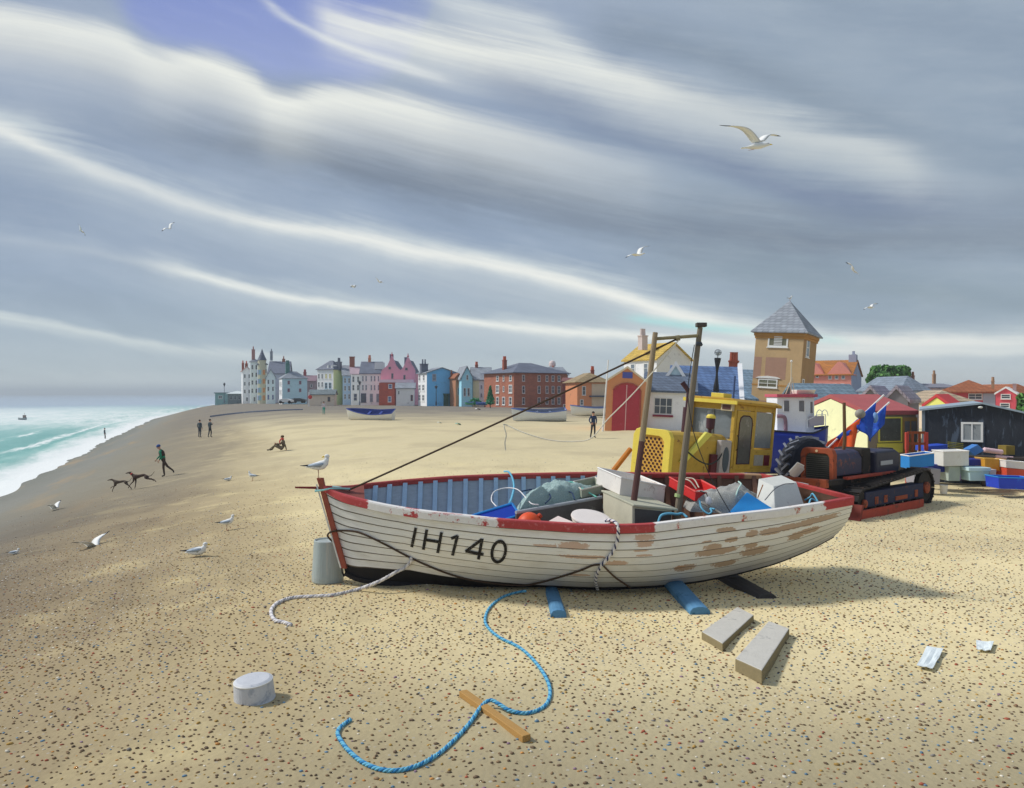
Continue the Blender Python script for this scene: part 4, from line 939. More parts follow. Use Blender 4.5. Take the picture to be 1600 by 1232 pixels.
# door with a round-topped pane on the sunlit side, quarter window behind it
mb = MB(); mb.span((cw-.02, y0+.10, zb+.06), (cw+.012, y0+.86, zt-.13)); door = mb.build('door', YEL, dz, bevel=.008)
arch = [(y0+.2, zb+.2), (y0+.76, zb+.2), (y0+.76, zt-.4), (y0+.72, zt-.29), (y0+.62, zt-.24), (y0+.34, zt-.24), (y0+.24, zt-.29), (y0+.2, zt-.4)]
mb = MB(); mb.prism(arch, cw+.012, cw+.02, 0); mb.build('pane', CABGD, door); mb = MB(); mb.tube([(cw+.01, y0+.15, zb+.5), (cw+.05, y0+.15, zb+.52), (cw+.05, y0+.15, zb+.8), (cw+.01, y0+.15, zb+.82)], .014, 5); mb.build('door_handle', DARKM, door)
mb = MB(); ar = [Vector((cw+.02, a, b_)) for a, b_ in arch]; mb.tube(ar+[ar[0]], .014, 5); mb.build('door_seal', PURP, door)
mb = MB(); mb.span((cw-.03, y0+.97, zb+.56), (cw-.015, y1-.1, zt-.13)); mb.build('pane', CABGL, cab)
mb = MB(); mb.span((cw+.001, y0+1.0, zb+.16), (cw+.01, y0+1.42, zb+.40)); mb.build('side_plate', mat('speckled_grey_plate', (160, 156, 146), .7, .4, 22), cab)
mb = MB(); mb.span((cw+.001, y0+1.46, zb+.16), (cw+.012, y0+1.72, zb+.40)); mb.build('tail_lamp', mat('maroon_lamp', (104, 34, 44), .4), cab)
mb = MB(); mb.span((cw-.30, y0-.10, zt-.16), (cw-.02, y0-.0, zt+.0)); wl = mb.build('work_lamp', mat('cream_lamp_box', (196, 182, 150), .6), dz, bevel=.008); mb = MB(); mb.span((cw-.26, y0-.108, zt-.13), (cw-.06, y0-.099, zt-.03)); mb.build('lamp_lens', mat('brown_lens', (92, 62, 54), .4), wl)
mb = MB(); mb.span((-cw, y0-.12, 1.95), (-cw+.07, y0, zt)); mb.build('cab_pillar', PURP, dz)
mb = MB(); mb.tube([(.02, 1.15, 1.95), (.02, 1.15, 2.5)], .085, 14); ex = mb.build('silencer', PURP, dz, smooth=False, bevel=.01); mb = MB(); mb.tube([(.02, 1.15, 2.5), (.02, 1.15, 2.86)], .045, 10); mb.tube([(.02, 1.15, 2.84), (-.1, 1.06, 3.02)], [.05, .055], 10); mb.build('exhaust_pipe', PURP, ex)
mb = MB(); mb.lathe([(.04, 0), (.04, .12), (.085, .14), (.095, .36), (.08, .38)], 16, c=(.25, 1.75, 1.95)); ac = mb.build('air_cleaner', PURP, dz); mb = MB(); mb.lathe([(.1, .36), (.1, .40), (.07, .44), (.0, .45)], 16, c=(.25, 1.75, 1.95)); mb.build('cap', YELB, ac)
mb = MB(); mb.prism([(.42, 1.72), (1.5, 2.1), (1.5, 1.94), (.42, 1.54)], .435, .50, 0); 
mb = MB(); mb.add([(.44, .34, 1.38), (.44, .52, 1.38), (.44, 1.45, 1.98), (.44, 1.22, 2.02), (.51, .34, 1.38), (.51, .52, 1.38), (.51, 1.45, 1.98), (.51, 1.22, 2.02)], [(0, 1, 2, 3), (7, 6, 5, 4), (0, 4, 5, 1), (1, 5, 6, 2), (2, 6, 7, 3), (3, 7, 4, 0)]); mb.build('lift_arm', mat('pale_yellow_arm', (216, 208, 96), .6, .15, 7), dz, bevel=.008)
mb = MB(); mb.span((.44, 1.75, .95), (.56, 2.18, 1.86)); fp_ = mb.build('tank', mat('speckled_lilac_tank', (172, 166, 164), .7, .3, 20), dz, bevel=.02); mb = MB(); mb.prism([(1.96+.12*math.cos(t*PI/8), 1.45+.27*math.sin(t*PI/8)) for t in range(16)], .56, .575, 0); mb.build('oval_port', mat('slate_port', (78, 88, 96), .5), fp_)
mb = MB(); mb.span((.44, 1.5, .95), (.5, 1.73, 1.55)); mb.build('side_cover', mat('maroon_cover', (96, 44, 48), .7, .25, 9), dz)
mb = MB(); mb.tube([Vector(p) for p in catmull([(.5, .55, 1.6), (.58, .9, 1.42), (.6, 1.3, 1.36), (.58, 1.7, 1.5), (.5, 1.9, 1.72)], 6)], .016, 6); mb.build('hose', mat('black_hose', (50, 52, 48), .6), dz)
def track(parent, x, w_, ya, ra, yb, rb, m, n=44, name='track'):
    """closed belt of plates round two wheels"""
    path = []
    za, zb_ = ra+.02, rb+.02
    for i in range(13): a = PI/2+PI*i/12; path.append((ya+ra*math.cos(a), za+ra*math.sin(a)))
    for i in range(13): a = -PI/2+PI*i/12; path.append((yb+rb*math.cos(a), zb_+rb*math.sin(a)))
    path.append(path[0]); L_ = [0]
    for p, q in zip(path, path[1:]): L_.append(L_[-1]+math.dist(p, q))
    mb = MB()
    for k in range(n):
        t = L_[-1]*k/n; y = interp(t, L_, [p[0] for p in path]); z = interp(t, L_, [p[1] for p in path]); t2 = (t+.02); dy_ = interp(t2, L_, [p[0] for p in path])-y; dz_ = interp(t2, L_, [p[1] for p in path])-z
        rot = Matrix.Rotation(math.atan2(dz_, dy_), 3, 'X'); nv = rot @ Vector((0, 0, -1))
        pl = L_[-1]/n*.94
        mb.box((x, y, z), (w_, pl, .035), rot=rot); mb.box(Vector((x, y, z))+nv*.035+rot @ Vector((0, pl*.3, 0)), (w_, .022, .05), rot=rot)
    return mb.build(name, m, parent)
for x in (-.72, .72): track(dz, x, .36, .4, .36, 3.6, .42, DARKM)
mb = MB(); mb.span((-.5, .3, .45), (.5, 3.9, .98)); mb.build('chassis', OCH, dz)
mb = MB(); mb.add([(-1.45, -.55, .35), (1.3, -.55, .35), (1.3, -.45, 1.02), (-1.45, -.45, 1.02), (-1.45, -.48, .35), (1.3, -.48, .35), (1.3, -.38, 1.02), (-1.45, -.38, 1.02)], [(0, 1, 2, 3), (7, 6, 5, 4), (0, 4, 5, 1), (1, 5, 6, 2), (2, 6, 7, 3), (3, 7, 4, 0)]); 
ba = MB(); ba.tube([(-.62, .9, 1.0), (-.62, -.25, .8)], .06, 8); ba.build('push_arm', mat('orange_arm', (190, 120, 50), .7, .2, 8), dz)
ba = MB(); inv = dz.matrix_world.inverted(); ba.tube([inv @ P(985, 702, 16.9), inv @ P(955, 740, 16.6), inv @ P(900, 815, 16.2)], .055, 8); ba.build('side_strut', mat('orange_arm', (190, 120, 50), .7, .2, 8), dz)

# ---------------- orange crawler tractor
ORG = mat('rusty_orange_paint', (154, 76, 48), .75, .3, 6, spots=(104, 56, 42), spot_amt=.46); ORR = mat('red_orange_board', (176, 74, 54), .75, .26, 6, spots=(128, 74, 58), spot_amt=.44)
NAVY = mat('dark_navy_iron', (42, 46, 72), .75, .35, 6, spots=(92, 66, 56), spot_amt=.43); BLK = mat('black_iron', (42, 39, 38), .8, .4, 8, spots=(96, 76, 64), spot_amt=.42)
tr_ = thing('crawler_tractor', 'low orange and black crawler tractor with a rusty radiator right of the white stern', 'tractor', Vector((6.845, 17.9, 0)), R(-50))
mb = MB(); o8 = [(-.40, .72), (.40, .72), (.40, 1.36), (.36, 1.46), (.28, 1.5), (-.28, 1.5), (-.36, 1.46), (-.40, 1.36)]; i8 = [(-.29, .80), (.29, .80), (.29, 1.28), (.26, 1.34), (.2, 1.37), (-.2, 1.37), (-.26, 1.34), (-.29, 1.28)]
vs_ = [(x, y, z) for y in (-.05, .10) for x, z in o8]+[(x, y, z) for y in (-.05, .10) for x, z in i8]; mb.add(vs_, fs_); rad = mb.build('radiator_frame', ORG, tr_, bevel=.02)
mb = MB(); mb.prism(i8, .0, .02, 1); core = mb.build('radiator_core', mat('grey_green_core', (82, 82, 74), .8, .3, 14), rad)
mb = MB()
for k in range(11): mb.span((-.27, -.012, .83+.045*k), (.27, .0, .845+.045*k))
mb.build('fins', BLK, rad)
mb = MB(); mb.prism([(.03*math.cos(a*PI/4), 1.43+.03*math.sin(a*PI/4)) for a in range(8)], -.065, -.05, 1); mb.build('badge_plate', mat('cream_badge', (216, 190, 150), .5), rad)
mb = MB(); mb.prism([(-.34, .86), (.34, .86), (.34, 1.22), (.27, 1.36), (.14, 1.42), (-.14, 1.42), (-.27, 1.36), (-.34, 1.22)], .1, 1.35, 1); mb.build('hood', mat('rust_and_navy_hood', (64, 62, 84), .6, .3, 5, spots=(132, 78, 68), spot_amt=.46), tr_, bevel=.03)
mb = MB(); mb.span((-.36, 1.35, .75), (.36, 1.75, 1.44)); mb.build('dashboard', BLK, tr_, bevel=.04)
mb = MB(); mb.prism([(1.8, .8), (2.95, .8), (3.05, 1.0), (3.0, 1.28), (2.8, 1.36), (1.8, 1.36)], -.42, .46, 0); tk = mb.build('fuel_tank', mat('black_blue_tank', (46, 48, 66), .5, .3, 6), tr_, bevel=.05)
mb = MB(); mb.span((.46, 2.0, 1.02), (.475, 2.6, 1.12)); mb.build('maker_strip', mat('pale_grey_strip', (170, 174, 180), .5), tk)
mb = MB(); mb.tube([(.0, 3.2, .8), (.0, 3.2, 1.36)], .2, 14); mb.build('air_drum', BLK, tr_, bevel=.02)
mb = MB(); mb.tube([(.1, .95, 1.38), (.12, .97, 1.62), (.09, 1.0, 2.5)], [.035, .04, .036], 10); mb.build('exhaust_pipe', mat('brown_pipe', (104, 78, 54), .8, .25, 9), tr_)
for x in (-.75, .75):
    track(tr_, x, .40, .25, .30, 3.35, .42, BLK, 48)
    sg = 1 if x > 0 else -1
    fr = MB(); fr.span((x-.12, .3, .22), (x+.19*sg, 3.2, .56)) if sg > 0 else fr.span((x-.19, .3, .22), (x+.12, 3.2, .56)); tf = fr.build('track_frame', NAVY, tr_, bevel=.02)
    for yy_, zz_, rr_, m_, nm in ((3.35, .44, .14, ORG, 'sprocket_hub'), (.25, .32, .09, ORG, 'idler_hub')):
        hb = MB(); hb.lathe([(rr_, 0), (rr_, .05), (rr_*.6, .07), (.0, .075)], 18, M=Matrix.Translation((x+.17*sg, yy_, zz_)) @ Matrix.Rotation(sg*PI/2, 4, 'Y')); hb.build(nm, m_, tr_)
    for yy_, rr_, nm in ((3.35, .38, 'sprocket'), (.25, .26, 'idler')):
        hb = MB(); hb.lathe([(rr_, -.06), (rr_, .05), (rr_*.8, .06), (.0, .06)], 24, M=Matrix.Translation((x+.1*sg, yy_, .44 if yy_ > 1 else .32)) @ Matrix.Rotation(sg*PI/2, 4, 'Y')); hb.build(nm, BLK, tr_)
    hb = MB()
    for k, (a, b_) in enumerate(((.72, .86), (1.15, 1.3), (1.7, 2.3), (2.7, 2.85))): hb.span((x+.19*sg, a, .27), (x+.205*sg, b_, .27+(.16 if k != 2 else .09)))
    hb.build('frame_bracket', ORG, tf)
    for yy_ in (.7, 1.15, 1.6, 2.05, 2.5, 2.9):
        hb = MB(); hb.lathe([(.1, -.05), (.1, .05), (.0, .055)], 14, M=Matrix.Translation((x+.11*sg, yy_, .15)) @ Matrix.Rotation(sg*PI/2, 4, 'Y')); hb.build('roller', BLK, tf)
mb = MB(); mb.span((.97, -.15, .0), (1.03, 3.0, .2)); mb.build('skid_board', ORR, tr_, bevel=.01)
mb = MB(); mb.add([(.55, -.35, -.02), (1.12, -.35, -.02), (1.12, -.2, .34), (.55, -.2, .34), (.55, -.27, -.02), (1.12, -.27, -.02), (1.12, -.12, .34), (.55, -.12, .34)], [(0, 1, 2, 3), (7, 6, 5, 4), (0, 4, 5, 1), (1, 5, 6, 2), (2, 6, 7, 3), (3, 7, 4, 0)]); mb.build('blade_wing', mat('dark_red_blade', (122, 52, 42), .7, .25, 7), tr_, bevel=.008)
mb = MB(); mb.span((-.62, -.78, .70), (.62, -.66, .88)); bm_ = mb.build('front_beam', ORG, tr_, bevel=.015)
for x in (-.5, .5):
    mb = MB(); mb.span((x-.05, -.66, .72), (x+.05, .1, .84)); mb.build('beam_arm', BLK, tr_, bevel=.01)
mb = MB(); mb.span((-.34, -.1, .35), (.34, 2.8, .8)); mb.build('engine_block', BLK, tr_, bevel=.03)
mb = MB(); mb.span((.42, .3, .80), (.55, 2.6, .86)); mb.build('fender', ORR, tr_, bevel=.01)
crate('tray', 'small pale slatted tray tilted on the orange beam beside the radiator', P(1246, 723, 17.35), P(1233, 737, 17.3), P(1256, 728, 17.6), Vector((.03, .04, -.09)), mat('pale_lilac_tray', (196, 186, 186), .6, .12, 9), mat('white_rim', (238, 234, 228), .6), wall=.01)
# red upright frame behind the tractor
rfm = thing('trailer_frame', 'red upright metal frame with brown slats behind the crawler tractor', 'frame', P(1432, 616+2.7*F/23.0, 23.0))
k = 23.0/F
for x0 in (-15, 15):
    mb = MB(); mb.box((x0*k, 0, .75), (.07, .07, 1.5)); mb.box((x0*k, .0, 1.35), (.09, .09, .5)); mb.build('upright', mat('red_metal', (178, 66, 54), .65, .2, 8), rfm, bevel=.008)
for z in (1.64, 1.32):
    mb = MB(); mb.box((0, .0, z-.05), (.5, .04, .07)); mb.build('cross_bar', mat('brown_slat', (142, 74, 44), .8, .25, 8), rfm)
for x0 in (-6, 5):
    mb = MB(); mb.box((x0*k, .01, 1.3), (.07, .03, .6)); mb.build('slat', mat('brown_slat', (142, 74, 44), .8), rfm)
mb = MB(); mb.box((0, -.02, .86), (.5, .3, .3)); mb.build('seat_box', BLK, rfm, bevel=.02); mb = MB(); mb.box((.0, -.19, .92), (.34, .02, .06)); mb.build('white_strip', mat('white_plate', (222, 222, 218), .5), rfm)

# ---------------- big tractor wheel
wc = P(1262, 738, 19.6)
wh = thing('tractor_wheel', 'big black ribbed tractor wheel standing in front of the blue cabin boat', 'wheel', M=Matrix.Translation(Vector((wc.x, wc.y, 0))) @ Matrix.Rotation(R(28), 4, 'Z') @ Matrix.Rotation(R(-4), 4, 'X'))
RX = Matrix.Translation((0, 0, .83)) @ Matrix.Rotation(PI/2, 4, 'X')
mb = MB(); rr = .78; mb.lathe([(.42, -.2), (.6, -.24), (.72, -.22), (rr, -.17), (rr, .17), (.72, .22), (.6, .24), (.42, .2), (.40, .0)], 48, M=RX); ty = mb.build('tyre', mat('black_tyre', (44, 46, 54), .8, .25, 8), wh)
mb = MB()
for k_ in range(22):
    for sg in (-1, 1):
        a = 2*PI*(k_+(.5 if sg > 0 else 0))/22
        M_ = RX @ Matrix.Rotation(a, 4, 'Z') @ Matrix.Translation((rr+.025, 0, sg*.1)) @ Matrix.Rotation(sg*R(38), 4, 'X')
        mb.box((0, 0, 0), (.075, .055, .24), M=M_)
mb.build('lugs', mat('grey_tyre_lugs', (112, 116, 126), .85, .25, 10), ty)
mb = MB(); mb.lathe([(.41, -.1), (.41, .12), (.36, .1), (.3, .02), (.1, .0), (.08, .05), (.0, .06)], 32, M=RX); mb.build('rim', mat('dark_rim', (70, 66, 62), .7, .25, 8), wh)

# ---------------- blue cabin boat
kb = 26/F; cbp = P(1240, 616+2.7/26*F, 26)
cb = thing('cabin_boat', 'deep blue boat with a white wheelhouse and red roof in front of the tower', 'boat', cbp)
def bx_(px): return (px-1240)*kb
def bz(py): return H-(py-CY)*kb
st = []
for t in range(15):
    f = t/14; px = 1165+128*f; b_ = .95*(1-max(0, (f-.45)/.55)**2.4)*(1-max(0, (.12-f)/.12)**2*.3)+.02; ztop = bz(interp(f, [0, .25, .7, 1], [668, 672, 676, 667]))
    st.append((bx_(px), b_, ztop, f))
rings = []
for x, b_, zt_, f in st:
    r_ = []
    for j in range(15):
        a = j/14*PI; yv = -b_*math.cos(a); w_ = math.sin(a)
        r_.append((x-(w_**1.3)*.28*max(0, f-.3), yv*(1-.1*w_), zt_-(zt_-.12)*w_**.55))
    rings.append(r_)
mb = MB(); mb.loft(rings, closed=False, caps=False); mb.build('hull', mat('deep_blue_hull', (34, 52, 146), .5, .22, 3, spots=(24, 34, 100), spot_amt=.40), cb, smooth=True, fixn=True, solid=.03)
mb = MB(); mb.add([(x, -b_*.98, zt_-.06) for x, b_, zt_, f in st]+[(x, b_*.98, zt_-.06) for x, b_, zt_, f in st], [(i, i+1, 16+i, 15+i) for i in range(14)]); mb.build('deck', mat('pale_lilac_deck', (206, 206, 218), .7, .14, 5), cb, fixn=False, solid=.02)
mb = MB(); mb.tube([(x, -b_-.01, zt_+.01) for x, b_, zt_, f in st]+[(x, b_+.01, zt_+.01) for x, b_, zt_, f in st][::-1], .028, 6); mb.build('rubbing_band', mat('black_band', (34, 36, 56), .6), cb)
x0, x1, xc = bx_(1206), bx_(1269), bx_(1249)
zr, zc = bz(621), bz(672)
CW = mat('white_wheelhouse', (224, 226, 230), .6, .1, 4, spots=(200, 206, 214), spot_amt=.42)
foot = [(x0, -.52), (xc, -.55), (x1, -.18), (x1, .55), (x0, .55)]
mb = MB(); mb.prism(foot, zc-.1, zr, 2); whs = mb.build('wheelhouse', CW, cb, bevel=.012)
mb = MB(); ft2 = [(x0-.04, -.62), (xc+.02, -.65), (x1+.1, -.22), (x1+.1, .62), (x0-.04, .62)]; mb.prism(ft2, zr+.003, zr+.1, 2); mb.build('wheelhouse_roof', mat('rose_red_roof', (190, 88, 104), .7, .15, 6), cb, bevel=.01)
def win_cb(xa, xb, ya, yb, za, zb2, nrm):
    mb = MB(); A_ = Vector((xa, ya, zb2)); B_ = Vector((xb, yb, zb2)); n_ = Vector(nrm)*.012; up = Vector((0, 0, za-zb2))
    q = [A_, B_, B_+up, A_+up]; mb.add([p+n_ for p in q]+[p-n_ for p in q], [(0, 1, 2, 3), (7, 6, 5, 4), (0, 4, 5, 1), (1, 5, 6, 2), (2, 6, 7, 3), (3, 7, 4, 0)])
    w_ = mb.build('window', mat('grey_pane', (112, 112, 118), .25, .25, 3), whs)
    mb = MB(); q = [p+n_*1.2 for p in q]; mb.tube(q+[q[0]], .014, 4); mb.build('window_frame', mat('white_frame', (232, 232, 232), .6), w_)
for px in (1220, 1243): win_cb(bx_(px-4.5), bx_(px+4.5), -.532, -.545, bz(626), bz(643), (0, -1, 0))
win_cb(xc+.09, x1-.1, -.55+.16, -.18-.12, bz(628), bz(646), (.68, -.73, 0))
mb = MB(); mb.tube(catmull([(bx_(1204), -.62, bz(650)), (bx_(1211), -.66, bz(650)), (bx_(1216), -.66, bz(654)), (bx_(1217), -.66, bz(672))], 5), .06, 8); mb.build('vent_pipe', mat('mauve_pipe', (134, 104, 116), .6), cb, smooth=True)
mb = MB(); mb.tube([(bx_(1234), -.1, zr+.1), (bx_(1235), -.1, bz(566))], .02, 6); mst = mb.build('mast', mat('pale_mast', (206, 196, 170), .6), cb)
for px in (1226, 1240):
    mb = MB(); mb.tube([(bx_(px), -.1, zr+.1), (bx_(1236), -.1, bz(590))], .015, 6); mb.build('mast_leg', mat('pale_mast', (206, 196, 170), .6), cb)
mb = MB(); mb.ball((bx_(1235), -.1, bz(565)), .04, 8, 6); mb.build('mast_lamp', mat('white_plate', (222, 222, 218), .5), mst)
mb = MB(); mb.loft([[(bx_(1252)+a*.9, -.35+.0*a, zr+.1), (bx_(1252)+a, -.45, zr+.24), (bx_(1252)+a, .1, zr+.24), (bx_(1252)+a*.9, .05, zr+.1)] for a in (-.3, -.1, .2, .32)]); mb.build('life_raft', mat('cream_raft', (228, 224, 210), .6), cb, bevel=.02)
RAIL = mat('white_rail_tube', (228, 232, 234), .5)
mb = MB(); mb.tube([(bx_(1270), -.45, bz(648)), (bx_(1287), -.15, bz(648)), (bx_(1287), -.15, bz(672))], .013, 6)
for x_ in (1270, 1278): mb.tube([(bx_(x_+(9 if False else 0)), -.4, bz(650))]+[(bx_(x_+5-5*math.cos(t*PI/8)), -.3, bz(650)+.2*math.sin(t*PI/8)) for t in range(9)], .012, 6)
mb.tube([(bx_(1268), -.5, bz(648)), (bx_(1250), -.62, bz(656)), (bx_(1251), -.62, bz(668))], .013, 6); mb.build('deck_rail', RAIL, cb)
mb = MB(); mb.add([(bx_(1256), -.48, bz(650)), (bx_(1285), -.14, bz(650)), (bx_(1285), -.14, bz(664)), (bx_(1256), -.48, bz(666))], [(0, 1, 2, 3)]); mb.build('rail_screen', mat('pale_mauve_screen', (186, 180, 188), .8), cb, fixn=False, solid=.012)

# ---------------- dan buoys: leaning poles with flags
def cloth(cs, amp=.05, seed=0, n=12):
    mb = MB(); a, b_, c, d = cs
    nrm = (b_-a).cross(d-a).normalized()
    mb.grid(lambda u_, v_: a.lerp(b_, u_).lerp(d.lerp(c, u_), v_)+nrm*amp*math.sin(u_*7+seed+v_*2.5)*v_, n, n); return mb
def dan(label, foot_, top_, ball_, bm_, flags, M_pole):
    o = thing('dan_buoy', label, 'dan buoy', foot_, group=None); inv = o.matrix_world.inverted()
    mb = MB(); mb.tube([inv @ foot_, inv @ top_], .024, 8); mb.build('pole', M_pole, o)
    mb = MB(); mb.ball(inv @ ball_[0], ball_[1], 16, 10); mb.build('float', bm_, o, smooth=True)
    for cs, m in flags:
        c_ = cloth([inv @ p for p in cs], .06, len(m.name)); c_.build('flag', m, o, smooth=True, fixn=False, solid=.008)
FB = mat('blue_flag_cloth', (38, 78, 176), .85, .22, 4, spots=(60, 120, 200), spot_amt=.42); FO = mat('orange_flag_cloth', (238, 98, 46), .85, .2, 4, spots=(246, 136, 90), spot_amt=.4)
WP = mat('white_pole_paint', (226, 224, 220), .6)
dan('leaning white pole with a grey ball float and a big blue flag above the tractor', P(1284, 709, 20.0), P(1381, 617.5, 20.6), (P(1344, 647, 20.2), (.13, .11, .12)), mat('grey_ball_float', (150, 146, 136), .6, .3, 8),
    [([P(1369, 629, 20.5), P(1341, 653, 20.3), P(1340, 668, 20.0), P(1362, 690, 20.1)], FB), ([P(1340, 655, 20.25), P(1306, 684, 20.05), P(1322, 690, 20.0), P(1333, 668, 20.1)], FB), ([P(1345, 653, 20.2), P(1324, 668, 20.1), P(1305, 703, 19.9), P(1333, 705, 19.9)], FO)], WP)
dan('shorter leaning white pole with an oval blue float and a blue flag', P(1300, 712, 20.3), P(1389.5, 629, 20.9), (P(1367, 653, 20.4), (.08, .08, .14)), mat('pale_blue_float', (120, 160, 208), .5),
    [([P(1385, 633, 20.7), P(1366, 652, 20.6), P(1358, 689, 20.3), P(1383, 662, 20.5)], FB), ([P(1318, 676, 20.3), P(1294, 690, 20.1), P(1286, 706, 20.0), P(1310, 706, 20.1)], FO)], WP)

# ---------------- black tarred hut
hd = 25.0; HA = R(27); x0h = (1442-CX)/F*hd
def hx(px):                      # along the front wall, which faces the beach
    q = (px-CX)/F; return (q*hd-x0h)/(math.cos(HA)+q*math.sin(HA))
def hz(py, px): return H-(py-CY)/F*(hd-hx(px)*math.sin(HA))
hut = thing('tarred_hut', 'black tarred fishing hut with one white framed window behind the fish boxes', 'hut', P(1442, 616+2.7/hd*F, hd), -HA)
hw_ = mat('black_tarred_boards', (48, 53, 62), .75, .5, 2.2, stretch=(3, 3, .6), spots=(84, 96, 112), spot_amt=.46, bump=.4)
e0, ap, e1 = (0, hz(642, 1442)), (hx(1535), hz(632, 1535)), (hx(1668), hz(662, 1668))
mb = MB(); mb.prism([(0, -.3), (e1[0], -.3), e1, ap, e0], 0, 5.0, 1); hwall = mb.build('wall', hw_, hut)
mb = MB()
for a, b_ in (((-.1, e0[1]-.01), ap), (ap, (e1[0]+.1, e1[1]-.02))):
    mb.add([(a[0], -.12, a[1]+.004), (b_[0], -.12, b_[1]+.004), (b_[0], -.12, b_[1]+.06), (a[0], -.12, a[1]+.06), (a[0], 5.1, a[1]+.004), (b_[0], 5.1, b_[1]+.004), (b_[0], 5.1, b_[1]+.06), (a[0], 5.1, a[1]+.06)], [(0, 1, 2, 3), (7, 6, 5, 4), (0, 4, 5, 1), (1, 5, 6, 2), (2, 6, 7, 3), (3, 7, 4, 0)])
mb.build('roof', mat('pale_blue_grey_felt', (150, 166, 178), .8, .2, 5), hut)
mb = MB(); mb.span((-.03, -.03, -.2), (.06, .03, e0[1])); mb.build('corner_board', mat('blue_grey_board', (112, 124, 136), .8), hut)
def casement(parent, xa, xb, za, zb2, y, fm, pm, bars=1, hb=0, fw=.06, name='window'):
    mb = MB(); mb.span((xa, y-.03, za), (xb, y+.02, za+fw)); mb.span((xa, y-.03, zb2-fw), (xb, y+.02, zb2)); mb.span((xa, y-.028, za+fw), (xa+fw, y+.02, zb2-fw)); mb.span((xb-fw, y-.028, za+fw), (xb, y+.02, zb2-fw))
    for i in range(bars): xm = xa+(xb-xa)*(i+1)/(bars+1); mb.span((xm-fw*.3, y-.026, za+fw), (xm+fw*.3, y+.02, zb2-fw))
    for i in range(hb): zm = za+(zb2-za)*(i+1)/(hb+1); mb.span((xa+fw, y-.024, zm-fw*.25), (xb-fw, y+.018, zm+fw*.25))
    w_ = mb.build(name, fm, parent); mb = MB(); mb.span((xa+fw*.5, y-.014, za+fw*.5), (xb-fw*.5, y-.004, zb2-fw*.5)); mb.build('pane', pm, w_); return w_
WF = mat('white_window_frame', (234, 234, 230), .6, .06, 6); PD = mat('dark_pane', (84, 90, 96), .25, .3, 2); PG = mat('misty_grey_pane', (152, 158, 160), .3, .25, 4, spots=(110, 116, 120), spot_amt=.44)
casement(hwall, hx(1501.5), hx(1536), hz(691, 1518), hz(660, 1518), -.004, WF, PG)
mb = MB(); mb.ball((hx(1531.5), -.08, hz(636.8, 1531)), (.07, .06, .04), 12, 8); mb.build('bulkhead_lamp', mat('white_lamp_glass', (220, 222, 216), .4), hut, smooth=True)

# ---------------- fish boxes and bins before the hut
def rect_bin(name, label, x0, y0, x1, y1, d, dep, m, rim=None, cat='fish box', skew=0.0, closed=False, taper=1.0, turn=0.0, rimw=.016):
    A = P(x0, y0, d); e1 = P(x1, y0+skew, d+turn); e2 = A+Vector((-(e1.y-A.y)/max(e1.x-A.x, .1)*dep+(.0), dep, 0))
    return crate(name, label, A, e1, e2, Vector((0, 0, -(y1-y0)*d/F)), m, rim, cat, closed=closed, taper=taper, rimw=rimw)
sh_ = thing('bench', 'dark plank bench standing along the black hut under the boxes', 'bench', hut.location.copy(), -HA)
mb = MB(); mb.span((.15, -.85, .80), (e1[0]-.1, -.12, .86)); mb.build('plank', mat('dark_plank', (66, 60, 58), .85, .3, 6), sh_)
for x in (.3, 1.6, 2.9):
    mb = MB(); mb.span((x-.05, -.8, -.1), (x+.05, -.2, .80)); mb.build('leg', mat('dark_plank', (66, 60, 58), .85), sh_)
rect_bin('fish_bin', 'lilac grey bin standing under the bright blue fish box', 1428, 733.5, 1470, 757, 21.55, .5, mat('lilac_grey_bin', (150, 148, 156), .6, .15, 5), cat='bin', closed=True, taper=.94)
rect_bin('fish_box', 'bright blue fish box with a white rim left of the pile', 1421, 713, 1460, 733, 21.6, .5, mat('bright_blue_box', (44, 128, 200), .5, .14, 5), mat('white_rim', (238, 234, 228), .6), skew=-5)
rect_bin('fish_box', 'royal blue box under the bright blue one, mostly hidden', 1450, 726, 1478, 738, 22.3, .5, mat('royal_blue_box', (40, 54, 140), .5, .2, 5), closed=True)
rect_bin('box_cover', 'long royal blue cover lying on the bench at the left of the pile', 1446, 698, 1481, 706, 23.5, .6, mat('cobalt_cover', (44, 78, 184), .55, .16, 5), closed=True, skew=-3, cat='cover')
rect_bin('fish_bin', 'large cream white bin in the middle of the pile below the hut window', 1474, 706, 1514, 729, 22.0, .6, mat('cream_white_bin', (220, 218, 208), .6, .12, 4, spots=(206, 202, 186), spot_amt=.42), mat('white_rim', (238, 234, 228), .6), cat='bin', closed=True, skew=-1)
rect_bin('fish_bin', 'pale grey green bin standing under the large cream white bin', 1482, 729, 1501, 752, 22.1, .5, mat('pale_grey_green_bin', (168, 182, 174), .6, .14, 5), cat='bin', closed=True, taper=.94)
rect_bin('fish_bin', 'dull purple bin between the grey green bin and the lidded pale blue bin', 1501, 731, 1515, 751, 22.6, .5, mat('dull_purple_bin', (92, 82, 116), .6, .2, 5), cat='bin', closed=True)
lb = rect_bin('fish_bin', 'pale blue bin with a thick overhanging lid on the sand', 1515, 736, 1546, 752, 21.8, .5, mat('pale_blue_bin', (176, 206, 212), .6, .12, 5), cat='bin', closed=True, taper=.86)
inv = lb.matrix_world.inverted(); mb = MB(); A = inv @ P(1513, 731, 21.78); B = inv @ P(1548, 731, 21.78); mb.span((A.x, A.y-.02, A.z-.10), (B.x, A.y+.5, A.z)); mb.build('lid', mat('pale_blue_lid', (192, 218, 222), .6, .1, 5), lb, bevel=.015)
